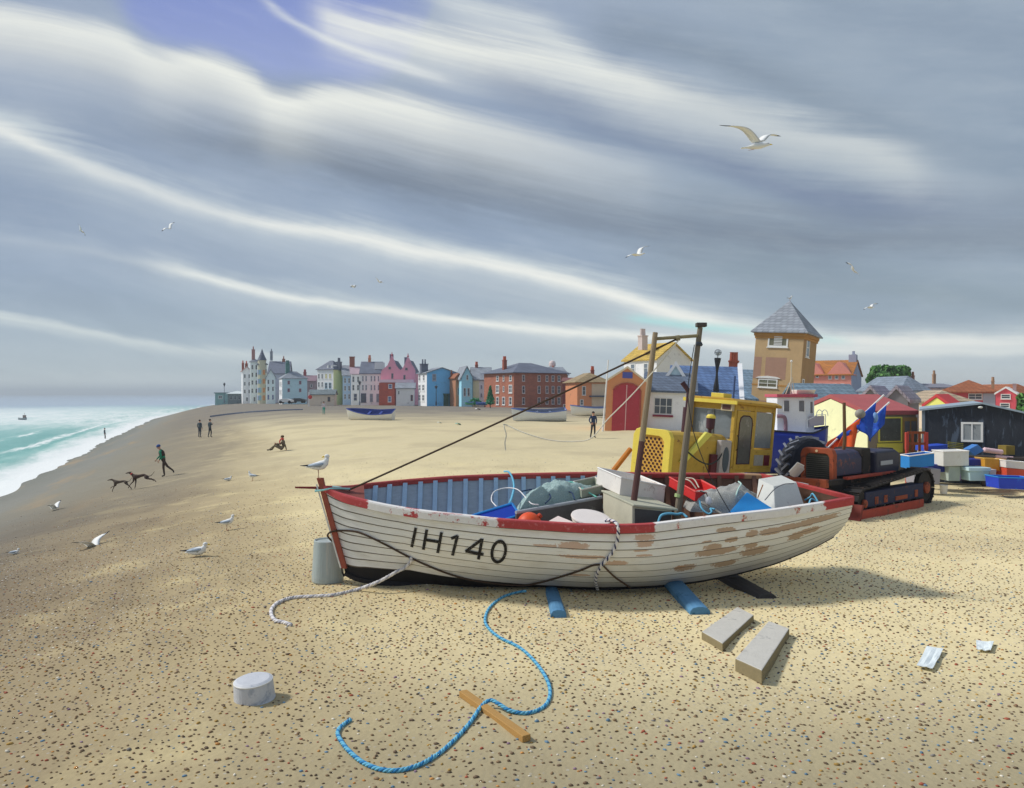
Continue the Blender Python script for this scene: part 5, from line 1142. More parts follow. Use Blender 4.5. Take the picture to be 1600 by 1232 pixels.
rect_bin('fish_bin', 'pinkish grey bin tucked behind the lidded pale blue bin', 1546, 734, 1557, 753, 22.0, .5, mat('pinkish_grey_bin', (196, 184, 188), .6, .12, 5), cat='bin', closed=True, taper=.9)
rect_bin('fish_box', 'amber yellow fish box at the right of the pile', 1539, 717, 1572, 735, 22.3, .5, mat('amber_box', (208, 150, 52), .55, .16, 5), mat('pale_amber_rim', (216, 170, 80), .6), skew=2)
rect_bin('fish_box', 'low royal blue box between the cream white bin and the amber box', 1515, 718, 1538, 728, 22.5, .5, mat('royal_blue_box', (40, 54, 140), .5, .2, 5), closed=True)
crate('fish_box', 'small mid blue box standing on one corner below the hut window', P(1513, 703, 23.3), P(1528, 695, 23.3), P(1523, 712.5, 23.3), Vector((0, .3, .0)), mat('mid_blue_box', (72, 128, 196), .55, .16, 9), closed=True)
rect_bin('fish_box', 'small olive brown box on the bench at the far right of the pile', 1572, 697, 1586, 711, 23.5, .4, mat('olive_box', (132, 114, 52), .65, .2, 6), closed=True)
rect_bin('fish_box', 'white fish box on top of the red box at the edge of the picture', 1572, 720, 1612, 731, 22.0, .5, WBOX, WRIM, skew=4)
rect_bin('fish_box', 'orange red fish box under the white box near the picture edge', 1573, 731.5, 1612, 746, 22.0, .5, mat('orange_red_box', (206, 80, 56), .55, .16, 5), closed=True, skew=4)
rect_bin('fish_tray', 'large royal blue tray lying in front of the orange red box', 1560, 746, 1616, 764, 21.0, .6, mat('royal_blue_tray', (38, 66, 190), .5, .18, 4, spots=(44, 110, 206), spot_amt=.42), mat('light_blue_rim', (44, 140, 216), .45), cat='tray', skew=2, taper=.95)
bkt = thing('bucket', 'little white bucket at the left foot of the pile of bins', 'bucket', P(1474.5, 616+2.7/21.7*F, 21.7)); mb = MB(); mb.lathe([(.085, 0), (.1, .22), (.108, .225), (.1, .235), (.08, .1), (.0, .1)], 20); mb.build('body', mat('white_plastic_tub', (226, 220, 206), .5), bkt)
for lab, a, b_, r in (('thick pink rope bundle lying on the bench below the hut window', (1537, 703), (1566, 707), .075), ('thin pink rope bundle lying on the bench under the olive box', (1556, 713.5), (1583, 716.5), .05)):
    A, B = P(*a, 23.3), P(*b_, 23.3); o = thing('rope_bundle', lab, 'rope', A); inv = o.matrix_world.inverted(); mb = MB()
    pts = [inv @ A.lerp(B, i/24) for i in range(25)]; mb.tube(pts, [r*(.8+.25*abs(math.sin(i*1.3))) for i in range(25)], 10); mb.build('coils', mat('pale_pink_rope', (224, 190, 194), .85, .15, 30), o, smooth=True)
yr = thing('rod_bundle', 'thin yellow green rods lying above the cream white bin', 'rods', P(1490, 700, 23.4)); inv = yr.matrix_world.inverted()
for i in range(4):
    mb = MB(); mb.tube([inv @ P(1481, 691+i*2.4, 23.3), inv @ P(1505, 694+i*2.6, 23.4)], .012, 5); mb.build('rod', mat('olive_yellow_rod', (150, 144, 56), .7), yr)
# ============================================================ the town
WFAR = mat('white_frame_paint', (228, 228, 224), .7, .06, 2); DGL = mat('dark_window_glass', (76, 84, 94), .2, .3, 1.5, spec=.6); GGL = mat('grey_window_glass', (122, 134, 146), .2, .3, 1.5, spec=.6)
SLATE = slate('grey_slate', (150, 156, 164), .5); SLATED = slate('dark_slate', (108, 114, 130), .5); BLUER = slate('blue_slate', (92, 120, 164), .45); LBLUER = slate('pale_blue_slate', (132, 164, 190), .45)
TILE = slate('orange_tile', (184, 116, 44), .45); TILEB = slate('brown_tile', (158, 92, 54), .45); TAN = slate('tan_tile', (160, 138, 100), .5); YROOF = slate('yellow_tile', (206, 172, 74), .45)
BRK = brick('red_brown_brick', (176, 104, 76), (156, 88, 66), (170, 130, 110), .5); BRK2 = brick('maroon_brick', (142, 62, 56), (124, 54, 52), (130, 90, 84), .5); CHIMB = mat('chimney_brick', (156, 84, 66), .9, .25, 2); POT = mat('orange_pot', (206, 100, 68), .8, .2, 3)
def pnt(name, *c):
    c = tuple(min(240, int(i*1.14)+6) for i in c)
    return mat(name, c, .85, .13, .9, spots=tuple(int(i*.88) for i in c), spot_amt=.40)
def win_box(parent, face, a, z, w_, h, fm, pm, x_of, proud=.05, bar=True, arched=False):
    """window on a wall: x_of(along, outwards) -> local x, y"""
    def bx(mb, a0, a1, z0, z1, o0, o1):
        q = [x_of(a0, o0), x_of(a1, o0), x_of(a1, o1), x_of(a0, o1)]
        mb.add([(p[0], p[1], z0) for p in q]+[(p[0], p[1], z1) for p in q], [(0, 3, 2, 1), (4, 5, 6, 7), (0, 1, 5, 4), (1, 2, 6, 5), (2, 3, 7, 6), (3, 0, 4, 7)])
    t = max(.07, min(w_, h)*.13)
    mb = MB(); a0, a1, z0, z1 = a-w_/2, a+w_/2, z-h/2, z+h/2
    bx(mb, a0, a1, z0, z0+t, -.05, proud); bx(mb, a0, a1, z1-t, z1, -.05, proud); bx(mb, a0, a0+t, z0+t, z1-t, -.05, proud-.003); bx(mb, a1-t, a1, z0+t, z1-t, -.05, proud-.003)
    if bar:
        bx(mb, a0+t, a1-t, z-t*.25, z+t*.25, -.05, proud-.006)
        if w_ > .9: bx(mb, a-t*.25, a+t*.25, z0+t, z1-t, -.05, proud-.009)
    bx(mb, a0-t*.5, a1+t*.5, z0-t*.6, z0-.002, -.05, proud+.05)
    wo = mb.build('window', fm, parent)
    mb = MB(); bx(mb, a0+t*.5, a1-t*.5, z0+t*.5, z1-t*.5, -.05, proud*.4); mb.build('pane', pm, wo); return wo
def house(name, label, cx, by, ey, d, fw, sw, yaw, wm, rm, roof='hip', rise=10, wins=(), chims=(), roll=0., over=.25, side=None, cat='house', dep=None, group=None, fm=None, pm=None, sink=1.6):
    """house from its near vertical edge: cx px of the edge, by / ey px of its foot and eaves, fw / sw px the two faces take up"""
    k = d/F; y_ = R(yaw); w_ = fw*k/math.cos(y_); s = dep if dep else (sw*k/abs(math.sin(y_)) if abs(yaw) > 3 else sw*k); h = (by-ey)*k; rs = rise*k; o = over
    root = thing(name, label, cat, P(cx, by, d), y_, R(roll), group)
    xa, xb = (0, w_) if yaw >= 0 else (-w_, 0)
    fm = fm or WFAR; pm = pm or DGL
    mb = MB()
    if roof == 'gable_f': mb.prism([(xa, -sink), (xb, -sink), (xb, h), ((xa+xb)/2, h+rs), (xa, h)], 0, s, 1)
    elif roof == 'gable_s': mb.prism([(0, -sink), (s, -sink), (s, h), (s/2, h+rs), (0, h)], xa, xb, 0)
    else: mb.span((xa, 0, -sink), (xb, s, h))
    wall = mb.build('wall', wm, root)
    if side:
        xs = 0
        mb = MB(); 
        q = [(-.02, -sink), (s+.02, -sink), (s+.02, h-.02)]+([(s/2, h+rs-.03)] if roof == 'gable_s' else [])+[(-.02, h-.02)]
        mb.prism(q, xs-(.03 if yaw > 0 else -.0), xs+(.0 if yaw > 0 else .03), 0); mb.build('side_wall', side, root)
    th = .14
    mb = MB()
    if roof in ('hip', 'pyramid'):
        x0, x1, y0, y1 = xa-o, xb+o, -o, s+o; W_, D_ = x1-x0, y1-y0
        if roof == 'pyramid': rg = [((x0+x1)/2, (y0+y1)/2)]*2
        elif W_ >= D_: rg = [(x0+D_/2*.9, (y0+y1)/2), (x1-D_/2*.9, (y0+y1)/2)]
        else: rg = [((x0+x1)/2, y0+W_/2*.9), ((x0+x1)/2, y1-W_/2*.9)]
        z0 = h+.004; vsx = [(x0, y0, z0), (x1, y0, z0), (x1, y1, z0), (x0, y1, z0), (x0, y0, z0+.1), (x1, y0, z0+.1), (x1, y1, z0+.1), (x0, y1, z0+.1), (*rg[0], h+rs), (*rg[1], h+rs)]
        fs = [(3, 2, 1, 0), (0, 1, 5, 4), (1, 2, 6, 5), (2, 3, 7, 6), (3, 0, 4, 7)]
        if roof == 'pyramid': vsx = vsx[:9]; fs += [(4, 5, 8), (5, 6, 8), (6, 7, 8), (7, 4, 8)]
        elif W_ >= D_: fs += [(4, 5, 9, 8), (5, 6, 9), (6, 7, 8, 9), (7, 4, 8)]
        else: fs += [(4, 5, 8), (5, 6, 9, 8), (6, 7, 9), (7, 4, 8, 9)]
        mb.add(vsx, fs)
    elif roof == 'gable_f':
        xm = (xa+xb)/2; sl = rs/max(xm-xa, .01); up = th*math.hypot(1, sl)
        mb.prism([(xa-o, h-o*sl+.004), (xm, h+rs+.004), (xb+o, h-o*sl+.004), (xb+o, h-o*sl+up), (xm, h+rs+up), (xa-o, h-o*sl+up)], -o, s+o, 1)
    elif roof == 'gable_s':
        ym = s/2; sl = rs/ym; up = th*math.hypot(1, sl)
        mb.prism([(-o, h-o*sl+.004), (ym, h+rs+.004), (s+o, h-o*sl+.004), (s+o, h-o*sl+up), (ym, h+rs+up), (-o, h-o*sl+up)], xa-o, xb+o, 0)
    elif roof == 'flat': mb.span((xa-o, -o, h+.004), (xb+o, s+o, h+max(rs, .15)))
    ro = mb.build('roof', rm, root)
    cs, sn = math.cos(y_), abs(math.sin(y_))
    for wd in wins:
        f, px, py, ww, hh = wd[:5]; fm_ = wd[5] if len(wd) > 5 and wd[5] else fm; pm_ = wd[6] if len(wd) > 6 and wd[6] else pm
        if f == 'f': win_box(wall, f, (px-cx)*k/cs, (by-py)*k, ww*k/cs, hh*k, fm_, pm_, lambda a, o_: (a, -o_))
        else:
            off = .03 if side else 0
            sg = -1 if yaw > 0 else 1
            win_box(wall, f, abs(px-cx)*k/max(sn, .01), (by-py)*k, ww*k/max(sn, .01), hh*k, fm_, pm_, lambda a, o_, sg=sg, off=off: (sg*(o_+off), a))
    for c in chims:
        px, yt, wp, hp, np_ = c[:5]; cm = c[5] if len(c) > 5 else CHIMB
        f = c[6] if len(c) > 6 else .5
        y = s*f; kk = (d+y*cs)/F; lx = (px-cx)*k/cs+(y*math.tan(-y_) if abs(yaw) > 3 else 0); lx = min(max(lx, xa+.2), xb-.2)
        zt = (by-yt)*k; zb = zt-hp*k-.8; hw2 = wp*k/2
        mb = MB(); mb.span((lx-hw2, y-hw2*.8, zb), (lx+hw2, y+hw2*.8, zt-.12)); mb.span((lx-hw2*1.15, y-hw2*.95, zt-.12), (lx+hw2*1.15, y+hw2*.95, zt)); mb.cur = 1
        for i in range(np_): mb.lathe([(.16, 0), (.13, .5*min(1, hw2*2)+.25), (.15, .55*min(1, hw2*2)+.3), (.0, .5*min(1, hw2*2)+.3)], 8, c=(lx+(i-(np_-1)/2)*hw2*1.5/max(np_, 1), y, zt-.01))
        mb.build('chimney', [cm, POT if cm is CHIMB else cm], ro)
    return root, wall, ro, k
def grid(face, xs, ys, w_, h, *a): return [(face, x, y, w_, h, *a) for x in xs for y in ys]

# ---- the seaward end, left to right
house('seafront_house', 'narrow white seafront house at the seaward end with brick chimneys', 379, 630, 580, 190, 12, 6, 25, pnt('chalk_white_wall', 212, 214, 212), mat('pinkish_tiles', (176, 150, 144), .9, .25, 1), 'gable_f', 6, grid('f', (382, 388), (588, 600, 612), 2.6, 6)+[('f', 385, 624, 3, 6)], [(381, 567, 3.2, 8, 1), (388, 568, 4, 9, 1)])
house('seafront_house', 'tall grey white seafront house with one very tall pink chimney', 391, 631, 566, 188, 12, 4, 20, pnt('grey_white_wall', 200, 206, 208), SLATE, 'hip', 5, grid('f', (394, 399.5), (574, 586, 598, 611), 2.8, 7)+[('f', 397, 624, 3, 7)], [(397.5, 546, 5, 16, 1, mat('pink_brick', (176, 128, 122), .9, .3, 2))])
t3, w3, r3, k3 = house('seafront_house', 'seafront house with a round turret under a dark pointed cone', 403, 632, 570, 186, 13, 5, 20, pnt('pale_green_wall', 202, 212, 190), SLATED, 'hip', 6, grid('f', (414.2,), (580, 592, 605), 2.4, 7), [])
tx, ty = 6.2*k3, .4
mb = MB(); mb.lathe([(6.3*k3, -1.5), (6.3*k3, (632-563)*k3), (0, (632-563)*k3)], 20, c=(tx, ty, 0)); tur = mb.build('turret', mat('cream_turret', (206, 200, 172), .85, .16, .8, spots=(186, 160, 130), spot_amt=.4), t3)
mb = MB(); mb.lathe([(7.4*k3, (632-563)*k3), (5*k3, (632-558)*k3), (2.2*k3, (632-551)*k3), (.2*k3, (632-545)*k3)], 20, c=(tx, ty, 0)); mb.build('cone_roof', SLATED, tur)
for i, (c, a) in enumerate((((150, 190, 200), -2.1), ((214, 150, 100), -1.15), ((168, 178, 205), -2.9))):
    for j, zz in enumerate((50, 36, 22, 10)):
        mb = MB(); mb.box((6.35*k3, 0, 0), (.12, .55, 7.5*k3)); mb.build('turret_window', mat('turret_panel_%s' % ('blue', 'orange', 'lilac')[i], c, .7, .2, 2), tur, M=Matrix.Translation((tx, ty, zz*k3)) @ Matrix.Rotation(a, 4, 'Z'))
house('seafront_house', 'big grey roofed house behind the turret with a tall dark chimney', 419, 630, 584, 200, 30, 9, 12, pnt('lilac_grey_wall', 170, 176, 186), SLATED, 'gable_s', 20, [], [(427, 547, 4, 10, 1, SLATE), (448, 559, 4.6, 20, 1, BRK)], dep=14)
house('seafront_house', 'white gabled seafront house between the turret and the grey blue cottage', 416, 631, 590, 182, 13, 5, 18, pnt('blue_white_wall', 196, 210, 214), SLATE, 'gable_f', 12, grid('f', (419, 425.5), (597, 608), 2.8, 7)+grid('f', (419, 425.5), (621,), 3, 8, None, mat('blue_glass', (84, 104, 150), .3)), [])
house('cottage', 'grey blue cottage with a hipped slate roof and a green chimney', 441, 630, 592, 176, 35, 13, 24, pnt('duck_egg_blue_wall', 158, 184, 192), SLATE, 'hip', 12, grid('f', (450, 466), (598, 610), 3.4, 5.5, mat('pale_pink_frame', (176, 150, 160), .7), mat('plum_pane', (120, 84, 100), .4))+grid('s', (432, 437), (600, 613), 2.6, 8), [(457, 568, 6, 12, 3, mat('verdigris_chimney', (86, 128, 124), .85, .2, 2))], side=pnt('white_side_wall', 222, 226, 228))
house('town_house', 'brown town house with a red chimney behind the low beige hut', 472, 630, 596, 196, 20, 6, 10, pnt('mauve_brown_wall', 140, 122, 126), mat('mauve_tiles', (140, 116, 124), .9, .25, 1), 'gable_s', 9, grid('f', (478, 486), (603,), 3, 5), [(479, 581, 4.6, 12, 2, mat('rose_brick', (168, 92, 92), .9, .25, 2))], dep=9)
t7, w7, r7, k7 = house('seafront_house', 'white fronted house with a plain pale yellow side wall and two dormers', 521, 629, 578, 165, 29, 14, -28, pnt('warm_white_wall', 218, 214, 204), SLATED, 'hip', 15, grid('f', (495, 501), (588, 601, 614), 3, 8)+grid('f', (508, 515), (588,), 3.4, 8, None, mat('yellow_blind', (206, 196, 110), .7))+grid('f', (508, 515), (603,), 4.5, 10, mat('pale_blue_frame', (176, 204, 216), .7)), [(515, 565, 7, 8, 2, SLATED)], side=pnt('pale_yellow_wall', 236, 226, 150))
for px in (510, 517.5):
    mb = MB(); a = (px-521)*k7/math.cos(R(28)); z = (629-579)*k7; mb.prism([(a-.42, z), (a+.42, z), (a, z+1.15)], .1, 2.2, 1); mb.build('dormer', WFAR, r7)
house('low_hut', 'low beige seafront hut with a grey roof below the white and yellow house', 483, 630.5, 617, 150, 38, 6, 8, pnt('beige_wall', 190, 176, 158), slate('grey_green_roof', (116, 128, 130), .5), 'gable_s', 7, [('f', 513, 624, 4, 7, mat('brown_frame', (120, 92, 78), .7))], [], dep=6, cat='hut')
house('terrace_house', 'narrow blue grey terrace house with a white gablet', 536, 630, 587, 164, 13, 4, 14, pnt('blue_grey_wall', 150, 172, 192), SLATE, 'gable_s', 16, grid('f', (539, 545), (595, 607, 620), 3, 8), [], dep=9)
house('terrace_house', 'white bay fronted terrace house under a square brown chimney', 549, 630, 585, 163, 14, 4, 14, pnt('cool_white_wall', 210, 216, 222), mat('rose_grey_tiles', (176, 154, 162), .9, .25, 1), 'gable_s', 12, grid('f', (552, 559), (593, 606), 3.4, 9)+grid('f', (555,), (621,), 6, 12, None, mat('slate_blue_door', (74, 84, 104), .5)), [(560, 556, 8, 18, 0, mat('brown_chimney_brick', (150, 96, 78), .9, .25, 2))], dep=9)
t11, w11, r11, k11 = house('terrace_house', 'white terrace house with tall paired windows and a grey mansard roof', 563, 631, 584, 161, 31, 3, 6, pnt('bone_white_wall', 204, 206, 202), SLATED, 'gable_s', 19, grid('f', (567, 572, 580, 585, 591), (592, 606), 3, 9, None, GGL)+[('f', 568, 622, 8, 14, mat('navy_frame', (70, 80, 104), .6))]+grid('f', (580, 590), (622,), 5, 13, mat('grey_frame', (164, 172, 176), .7), GGL), [(578.5, 558, 4.4, 14, 2, mat('salmon_chimney', (212, 138, 110), .9, .2, 2)), (585, 566, 6, 8, 0, SLATED)], dep=10)
mb = MB(); a = (592-563)*k11/math.cos(R(6)); z = (631-577)*k11; mb.span((a-1.0, 1.4, z), (a+.9, 3.6, z+1.4)); mb.build('dormer', WFAR, r11)
# pink house with Dutch gables
k = 158/F; pk = thing('pink_house', 'pink house with two curved Dutch gables over a red ground storey', 'house', P(594, 631, 158)); X_ = lambda px: (px-594)*k; Z_ = lambda py: (631-py)*k
prof = [(595, 640), (595, 584), (596.5, 579), (601, 575), (605.5, 571), (608.5, 564), (611, 557), (613, 557), (615.5, 564), (618.5, 571), (622, 576), (625.5, 578.5), (629, 576), (632, 570), (634.5, 563), (636.5, 559), (638.5, 559), (640.5, 564), (643, 570), (646, 574), (648.5, 579), (648.5, 584), (648, 640)]
PK = pnt('pink_render', 204, 138, 152)
mb = MB(); mb.prism([(X_(x), Z_(y)) for x, y in prof], 0, .7, 1); pw = mb.build('gable_wall', PK, pk)
mb = MB(); mb.span((X_(596), .7, Z_(640)), (X_(648), 9, Z_(583))); mb.build('wall', PK, pk)
mb = MB()
for a, b_, c in ((595, 612, 626), (626, 637, 648.5)): mb.prism([(X_(a), Z_(583.5)), (X_(b_), Z_(562)), (X_(c), Z_(583.5))], .72, 9.2, 1)
pr_ = mb.build('roof', SLATED, pk)
for px, yt, w_ in ((606.5, 552, 5), (630, 557, 5)):
    mb = MB(); mb.span((X_(px-w_/2), 4, Z_(575)), (X_(px+w_/2), 5, Z_(yt))); mb.build('chimney', mat('mauve_chimney', (128, 118, 138), .9, .25, 2), pr_)
for px, py in ((612, 556), (637.2, 558)):
    mb = MB(); mb.lathe([(.1, 0), (.25, .2), (.05, .45), (.12, .6), (.0, .8)], 8, c=(X_(px), .35, Z_(py)-.05)); mb.build('finial', mat('red_finial', (176, 96, 104), .8), pw)
for px, py, w_, h_ in ((609, 575.5, 4.5, 4.5), (635, 577, 4.5, 4.5), (613, 588, 4, 9), (632, 590, 4, 8)): win_box(pw, 'f', X_(px), Z_(py), w_*k, h_*k, mat('dusty_pink_frame', (206, 160, 166), .7), DGL, lambda a, o: (a, -o), bar=False)
mb = MB(); mb.span((X_(593.5), -1.0, -1.6), (X_(618), -.02, Z_(598.5))); gs = mb.build('ground_storey', brick('bright_red_brick', (184, 78, 58), (164, 66, 52), (176, 112, 94), .5), pk)
for px, py, w_, h_ in ((611, 604, 6, 7), (610, 624, 5.5, 9)): win_box(gs, 'f', X_(px), Z_(py), w_*k, h_*k, WFAR, mat('blue_glass', (84, 104, 150), .3), lambda a, o: (a, -1.0-o))
mb = MB(); mb.span((X_(593.5), -1.05, Z_(598)), (X_(647), -.02, Z_(593.5))); mb.build('string_course', pnt('pale_pink_band', 208, 176, 182), pk)
house('cottage', 'little pale grey cottage leaning against the pink house', 619, 631.5, 607, 152, 28, 3, 6, pnt('pale_grey_wall', 190, 190, 190), SLATE, 'gable_s', 8, [('f', 623, 614, 3, 6), ('f', 643, 622, 3.4, 9, mat('maroon_door_frame', (110, 60, 72), .6))], [], dep=5)
# blue house
t14, w14, r14, k14 = house('blue_house', 'sky blue house with a blank blue end wall and a green doorway', 667, 632, 583, 148, 45, 18, 24, pnt('sky_blue_render', 96, 162, 206), SLATE, 'gable_f', 8, [('f', 678, 590, 6, 11, mat('pale_mauve_frame', (170, 176, 190), .7), GGL)]+grid('s', (652, 661), (590,), 4, 11)+grid('s', (652, 660), (606, 622), 5, 11), [(678, 568, 11, 8, 2, SLATED)], side=pnt('white_blue_wall', 206, 220, 232), over=.3)
mb = MB(); a0 = (692-667)*k14/math.cos(R(24)); mb.span((a0, -.12, -.5), (a0+1.0, -.004, (632-617)*k14)); mb.build('door', mat('dark_green_door', (52, 92, 78), .6, .25, 2), w14)
mb = MB(); mb.prism([(a0-.1, (632-617)*k14), (a0+1.25, (632-617)*k14), (a0+1.25, (632-615.3)*k14), (a0-.1, (632-615.3)*k14)], -.5, .1, 1); mb.box((a0+1.12, -.3, (632-624.5)*k14-.3), (.12, .12, 2.1)); mb.build('porch', mat('dark_green_door', (52, 92, 78), .6), w14)
def street_lamp(label, px, yb, yt, d, m):
    o = thing('street_lamp', label, 'street lamp', P(px, yb, d)); h = (yb-yt)*d/F
    mb = MB(); mb.lathe([(.14, -.3), (.12, .4), (.07, .5), (.055, h*.8), (.09, h*.82), (.04, h*.83)], 10); mb.build('post', m, o)
    mb = MB(); mb.lathe([(.1, h*.83), (.28, h*.95), (.3, h*.96), (.1, h), (.04, h*1.03)], 6); mb.build('lantern', mat('dark_lantern', (58, 62, 70), .4), o)
street_lamp('black street lamp standing before the sky blue house', 681.5, 631.5, 603, 142, mat('black_lamp_post', (44, 48, 60), .6))
house('narrow_house', 'narrow brown house squeezed beside the sky blue house', 712, 632, 590, 146, 9, 4, 20, pnt('brown_render', 150, 104, 76), TILEB, 'gable_f', 5, [('f', 716, 612, 3.4, 12, mat('pinkish_frame', (196, 168, 150), .7))], [(720, 582, 3, 6, 1, TILEB)], dep=7)
house('gabled_house', 'light blue gabled house with a white bay window', 721, 632, 590, 143, 17, 4, 12, pnt('light_blue_wall', 140, 190, 216), SLATE, 'gable_f', 16, grid('f', (730,), (590,), 3.4, 8)+grid('f', (726, 732), (613,), 4, 13), [], dep=9)
t16, w16, r16, k16 = house('white_house', 'white and cream house with a steep grey roof and two red chimneys', 739, 632, 594, 145, 30, 3, 6, pnt('clean_white_wall', 216, 224, 228), SLATE, 'gable_s', 20, grid('f', (741.5, 746.5), (596, 610), 2.6, 8)+grid('f', (752, 758, 764), (605, 618), 2.4, 6, mat('pale_lilac_frame', (190, 194, 206), .7)), [(751, 569, 4.6, 9, 2), (764, 586, 4.6, 8, 1, CHIMB, .05)], dep=9)
mb = MB(); mb.span((.02, -.05, -1.5), (9.5*k16, -.004, (632-594.5)*k16)); mb.build('cream_front', pnt('cream_render', 212, 204, 170), w16)
# ---- brick house
house('brick_house', 'large three storey red brick house with a hipped slate roof', 803, 637, 583, 132, 87, 33, 33, BRK, SLATED, 'hip', 18, [w_ for x in (818, 843, 856, 866, 876) for w_ in grid('f', (x,), (591,), 4.4, 10)+grid('f', (x,), (609,), 4.6, 12)+grid('f', (x,), (627,), 4.6, 11)]+grid('s', (777, 798), (591,), 4, 9)+grid('s', (787,), (591, 608), 2.4, 9)+grid('s', (777, 798), (608,), 5.5, 13)+grid('s', (777, 787, 798), (627,), 4.6, 13), [(837, 561, 6, 12, 3)], over=.5, side=brick('lit_brick', (178, 102, 72), (160, 88, 64), (170, 130, 110), .5), dep=9.5)
dm = thing('roof_dome', 'round pinkish white dome showing behind the brick house roof', 'dome', P(863, 575, 165)); mb = MB(); mb.lathe([(.45, -8), (.45, .2), (.7, .4), (.68, 1.0), (.5, 1.35), (.1, 1.5)], 18); mb.build('dome', mat('pinkish_white_dome', (226, 206, 200), .7, .1, 2), dm, smooth=False)
house('grey_roofed_house', 'house with a small grey roof right behind the brick house', 868, 634, 586, 160, 20, 5, 15, pnt('mauve_wall', 150, 130, 134), SLATE, 'gable_s', 12, [], [(882, 576, 6, 8, 1)], dep=8)
house('maroon_house', 'maroon brick house with white windows between brick house and brown roof', 905, 638, 597, 124, 26, 4, -8, BRK2, slate('maroon_tile', (130, 76, 70), .45), 'gable_s', 6, grid('f', (887, 897), (621,), 5, 9)+[('f', 884.5, 635, 9, 6)], [], dep=8)
t19, w19, r19, k19 = house('brown_roofed_house', 'orange brown house with a broad tan hipped roof and one red chimney', 902, 640, 598, 112, 50, 5, 8, pnt('orange_brown_wall', 178, 118, 82), TAN, 'hip', 16, [('f', 912.5, 611, 6, 14), ('f', 909, 629, 5.5, 9), ('f', 928.5, 629, 6, 9)], [(943, 577, 5.4, 10, 2)], dep=8, over=.4)
mb = MB(); mb.span(((925-902)*k19, -.06, -1), ((951-902)*k19, -.004, (640-600)*k19)); mb.build('cream_wall_panel', pnt('putty_render', 176, 158, 136), w19)
mb = MB(); mb.span(((921-902)*k19, -.5, (640-620.5)*k19), ((950-902)*k19, -.07, (640-618.5)*k19)); mb.build('canopy', mat('dark_blue_canopy', (70, 84, 104), .7), w19)
# ---- boathouse with the red doors
t20, w20, r20, k20 = house('boathouse', 'brick boathouse with tall round topped red doors and a blue sign', 1008, 671, 599, 59, 62, 10, -8, pnt('orange_brick_render', 184, 124, 84), pnt('pale_stone_coping', 196, 180, 152), 'gable_f', 22, [], [], roll=2.5, over=.1, dep=8, cat='boathouse')

bx0 = lambda px: (px-1008)*k20; bz0 = lambda py: (671-py)*k20
dr_ = [(bx0(956), -.3), (bx0(998.5), -.3), (bx0(998.5), bz0(612)), (bx0(994), bz0(605.5)), (bx0(986), bz0(601.5)), (bx0(977), bz0(600.5)), (bx0(968), bz0(602)), (bx0(960.5), bz0(606)), (bx0(956), bz0(612))]
mb = MB(); mb.prism(dr_, -.06, -.004, 1); rd = mb.build('door', mat('crimson_door', (176, 62, 72), .6, .18, 2, spots=(186, 84, 100), spot_amt=.40), w20)
mb = MB(); mb.span((bx0(976.3), -.075, -.2), (bx0(977.6), -.062, bz0(603))); mb.build('door_joint', mat('pale_pink_line', (220, 180, 176), .7), rd)
mb = MB(); mb.tube([(a, -.05, b_) for a, b_ in dr_[1:]], .07, 6); mb.build('door_arch', mat('dull_red_arch', (158, 74, 66), .8, .2, 3), w20)
mb = MB(); mb.span((bx0(969.5), -.05, bz0(592.5)), (bx0(985), -.004, bz0(583))); mb.build('sign', mat('violet_blue_sign', (84, 92, 164), .6, .12, 3), w20)
fpz = thing('flagpole', 'leaning white flagpole at the left corner of the boathouse', 'flagpole', P(941.5, 669, 58)); inv = fpz.matrix_world.inverted(); mb = MB(); mb.tube([inv @ (P(941.5, 669, 58)+Vector((0, 0, -.4))), inv @ P(950.5, 563, 58)], [.07, .045], 8); mb.build('pole', mat('white_pole_paint', (226, 224, 220), .6), fpz)
# ---- cottage with yellow roof, white cottage, blue roofs
house('yellow_roofed_cottage', 'white cottage with a yellow tiled roof and a grey gable end', 1026, 610, 561, 88, 62, 42, 34, pnt('pale_grey_gable', 198, 196, 188), YROOF, 'gable_f', 25, grid('s', (996, 1013), (575,), 6, 16, None, GGL), [(1052, 522, 12, 12, 3, mat('pinkish_white_chimney', (214, 196, 188), .9, .15, 2))], side=pnt('pinkish_white_wall', 224, 216, 214), sink=6)
t22, w22, r22, k22 = house('white_cottage', 'low white cottage with one square paned window and a slate roof', 1082, 676, 613, 59.5, 72, 3, -11, pnt('blue_white_render', 218, 222, 226), slate('blue_grey_slate', (96, 108, 126), .4), 'gable_s', 29, [], [], dep=7, roll=2, over=.3)
c22 = k22/math.cos(R(11))
casement(w22, (1022-1082)*c22, (1051-1082)*c22, (676-650)*k22, (676-623)*k22, -.004, WFAR, DGL, bars=2, hb=1, fw=.08); mb = MB(); mb.span(((1021-1082)*c22, -.16, (676-653.5)*k22), ((1052-1082)*c22, .0, (676-650.5)*k22)); mb.build('window_sill', mat('maroon_sill', (140, 52, 70), .7), w22)
t23, w23, r23, k23 = house('blue_roofed_house', 'long white house with a mid blue slate roof behind the yellow bulldozer', 1152, 670, 628, 62, 100, 3, -12, pnt('blue_white_render', 218, 222, 226), BLUER, 'gable_s', 54, [], [(1134, 560, 15, 22, 3, mat('red_brown_stack', (160, 84, 62), .9, .22, 3), .55)], dep=7.5, roll=2)
mb = MB(); s_ = 7.5; c23 = k23/math.cos(R(12))
for a, b_ in (((-.32, (670-628)*k23-.35), (s_/2, (670-574)*k23+.05)),): mb.prism([(a[0], a[1]), (b_[0], b_[1]), (b_[0], b_[1]+.42), (a[0], a[1]+.42)], .1, .45, 0)
mb.build('bargeboard', pnt('white_bargeboard', 214, 218, 222), r23)
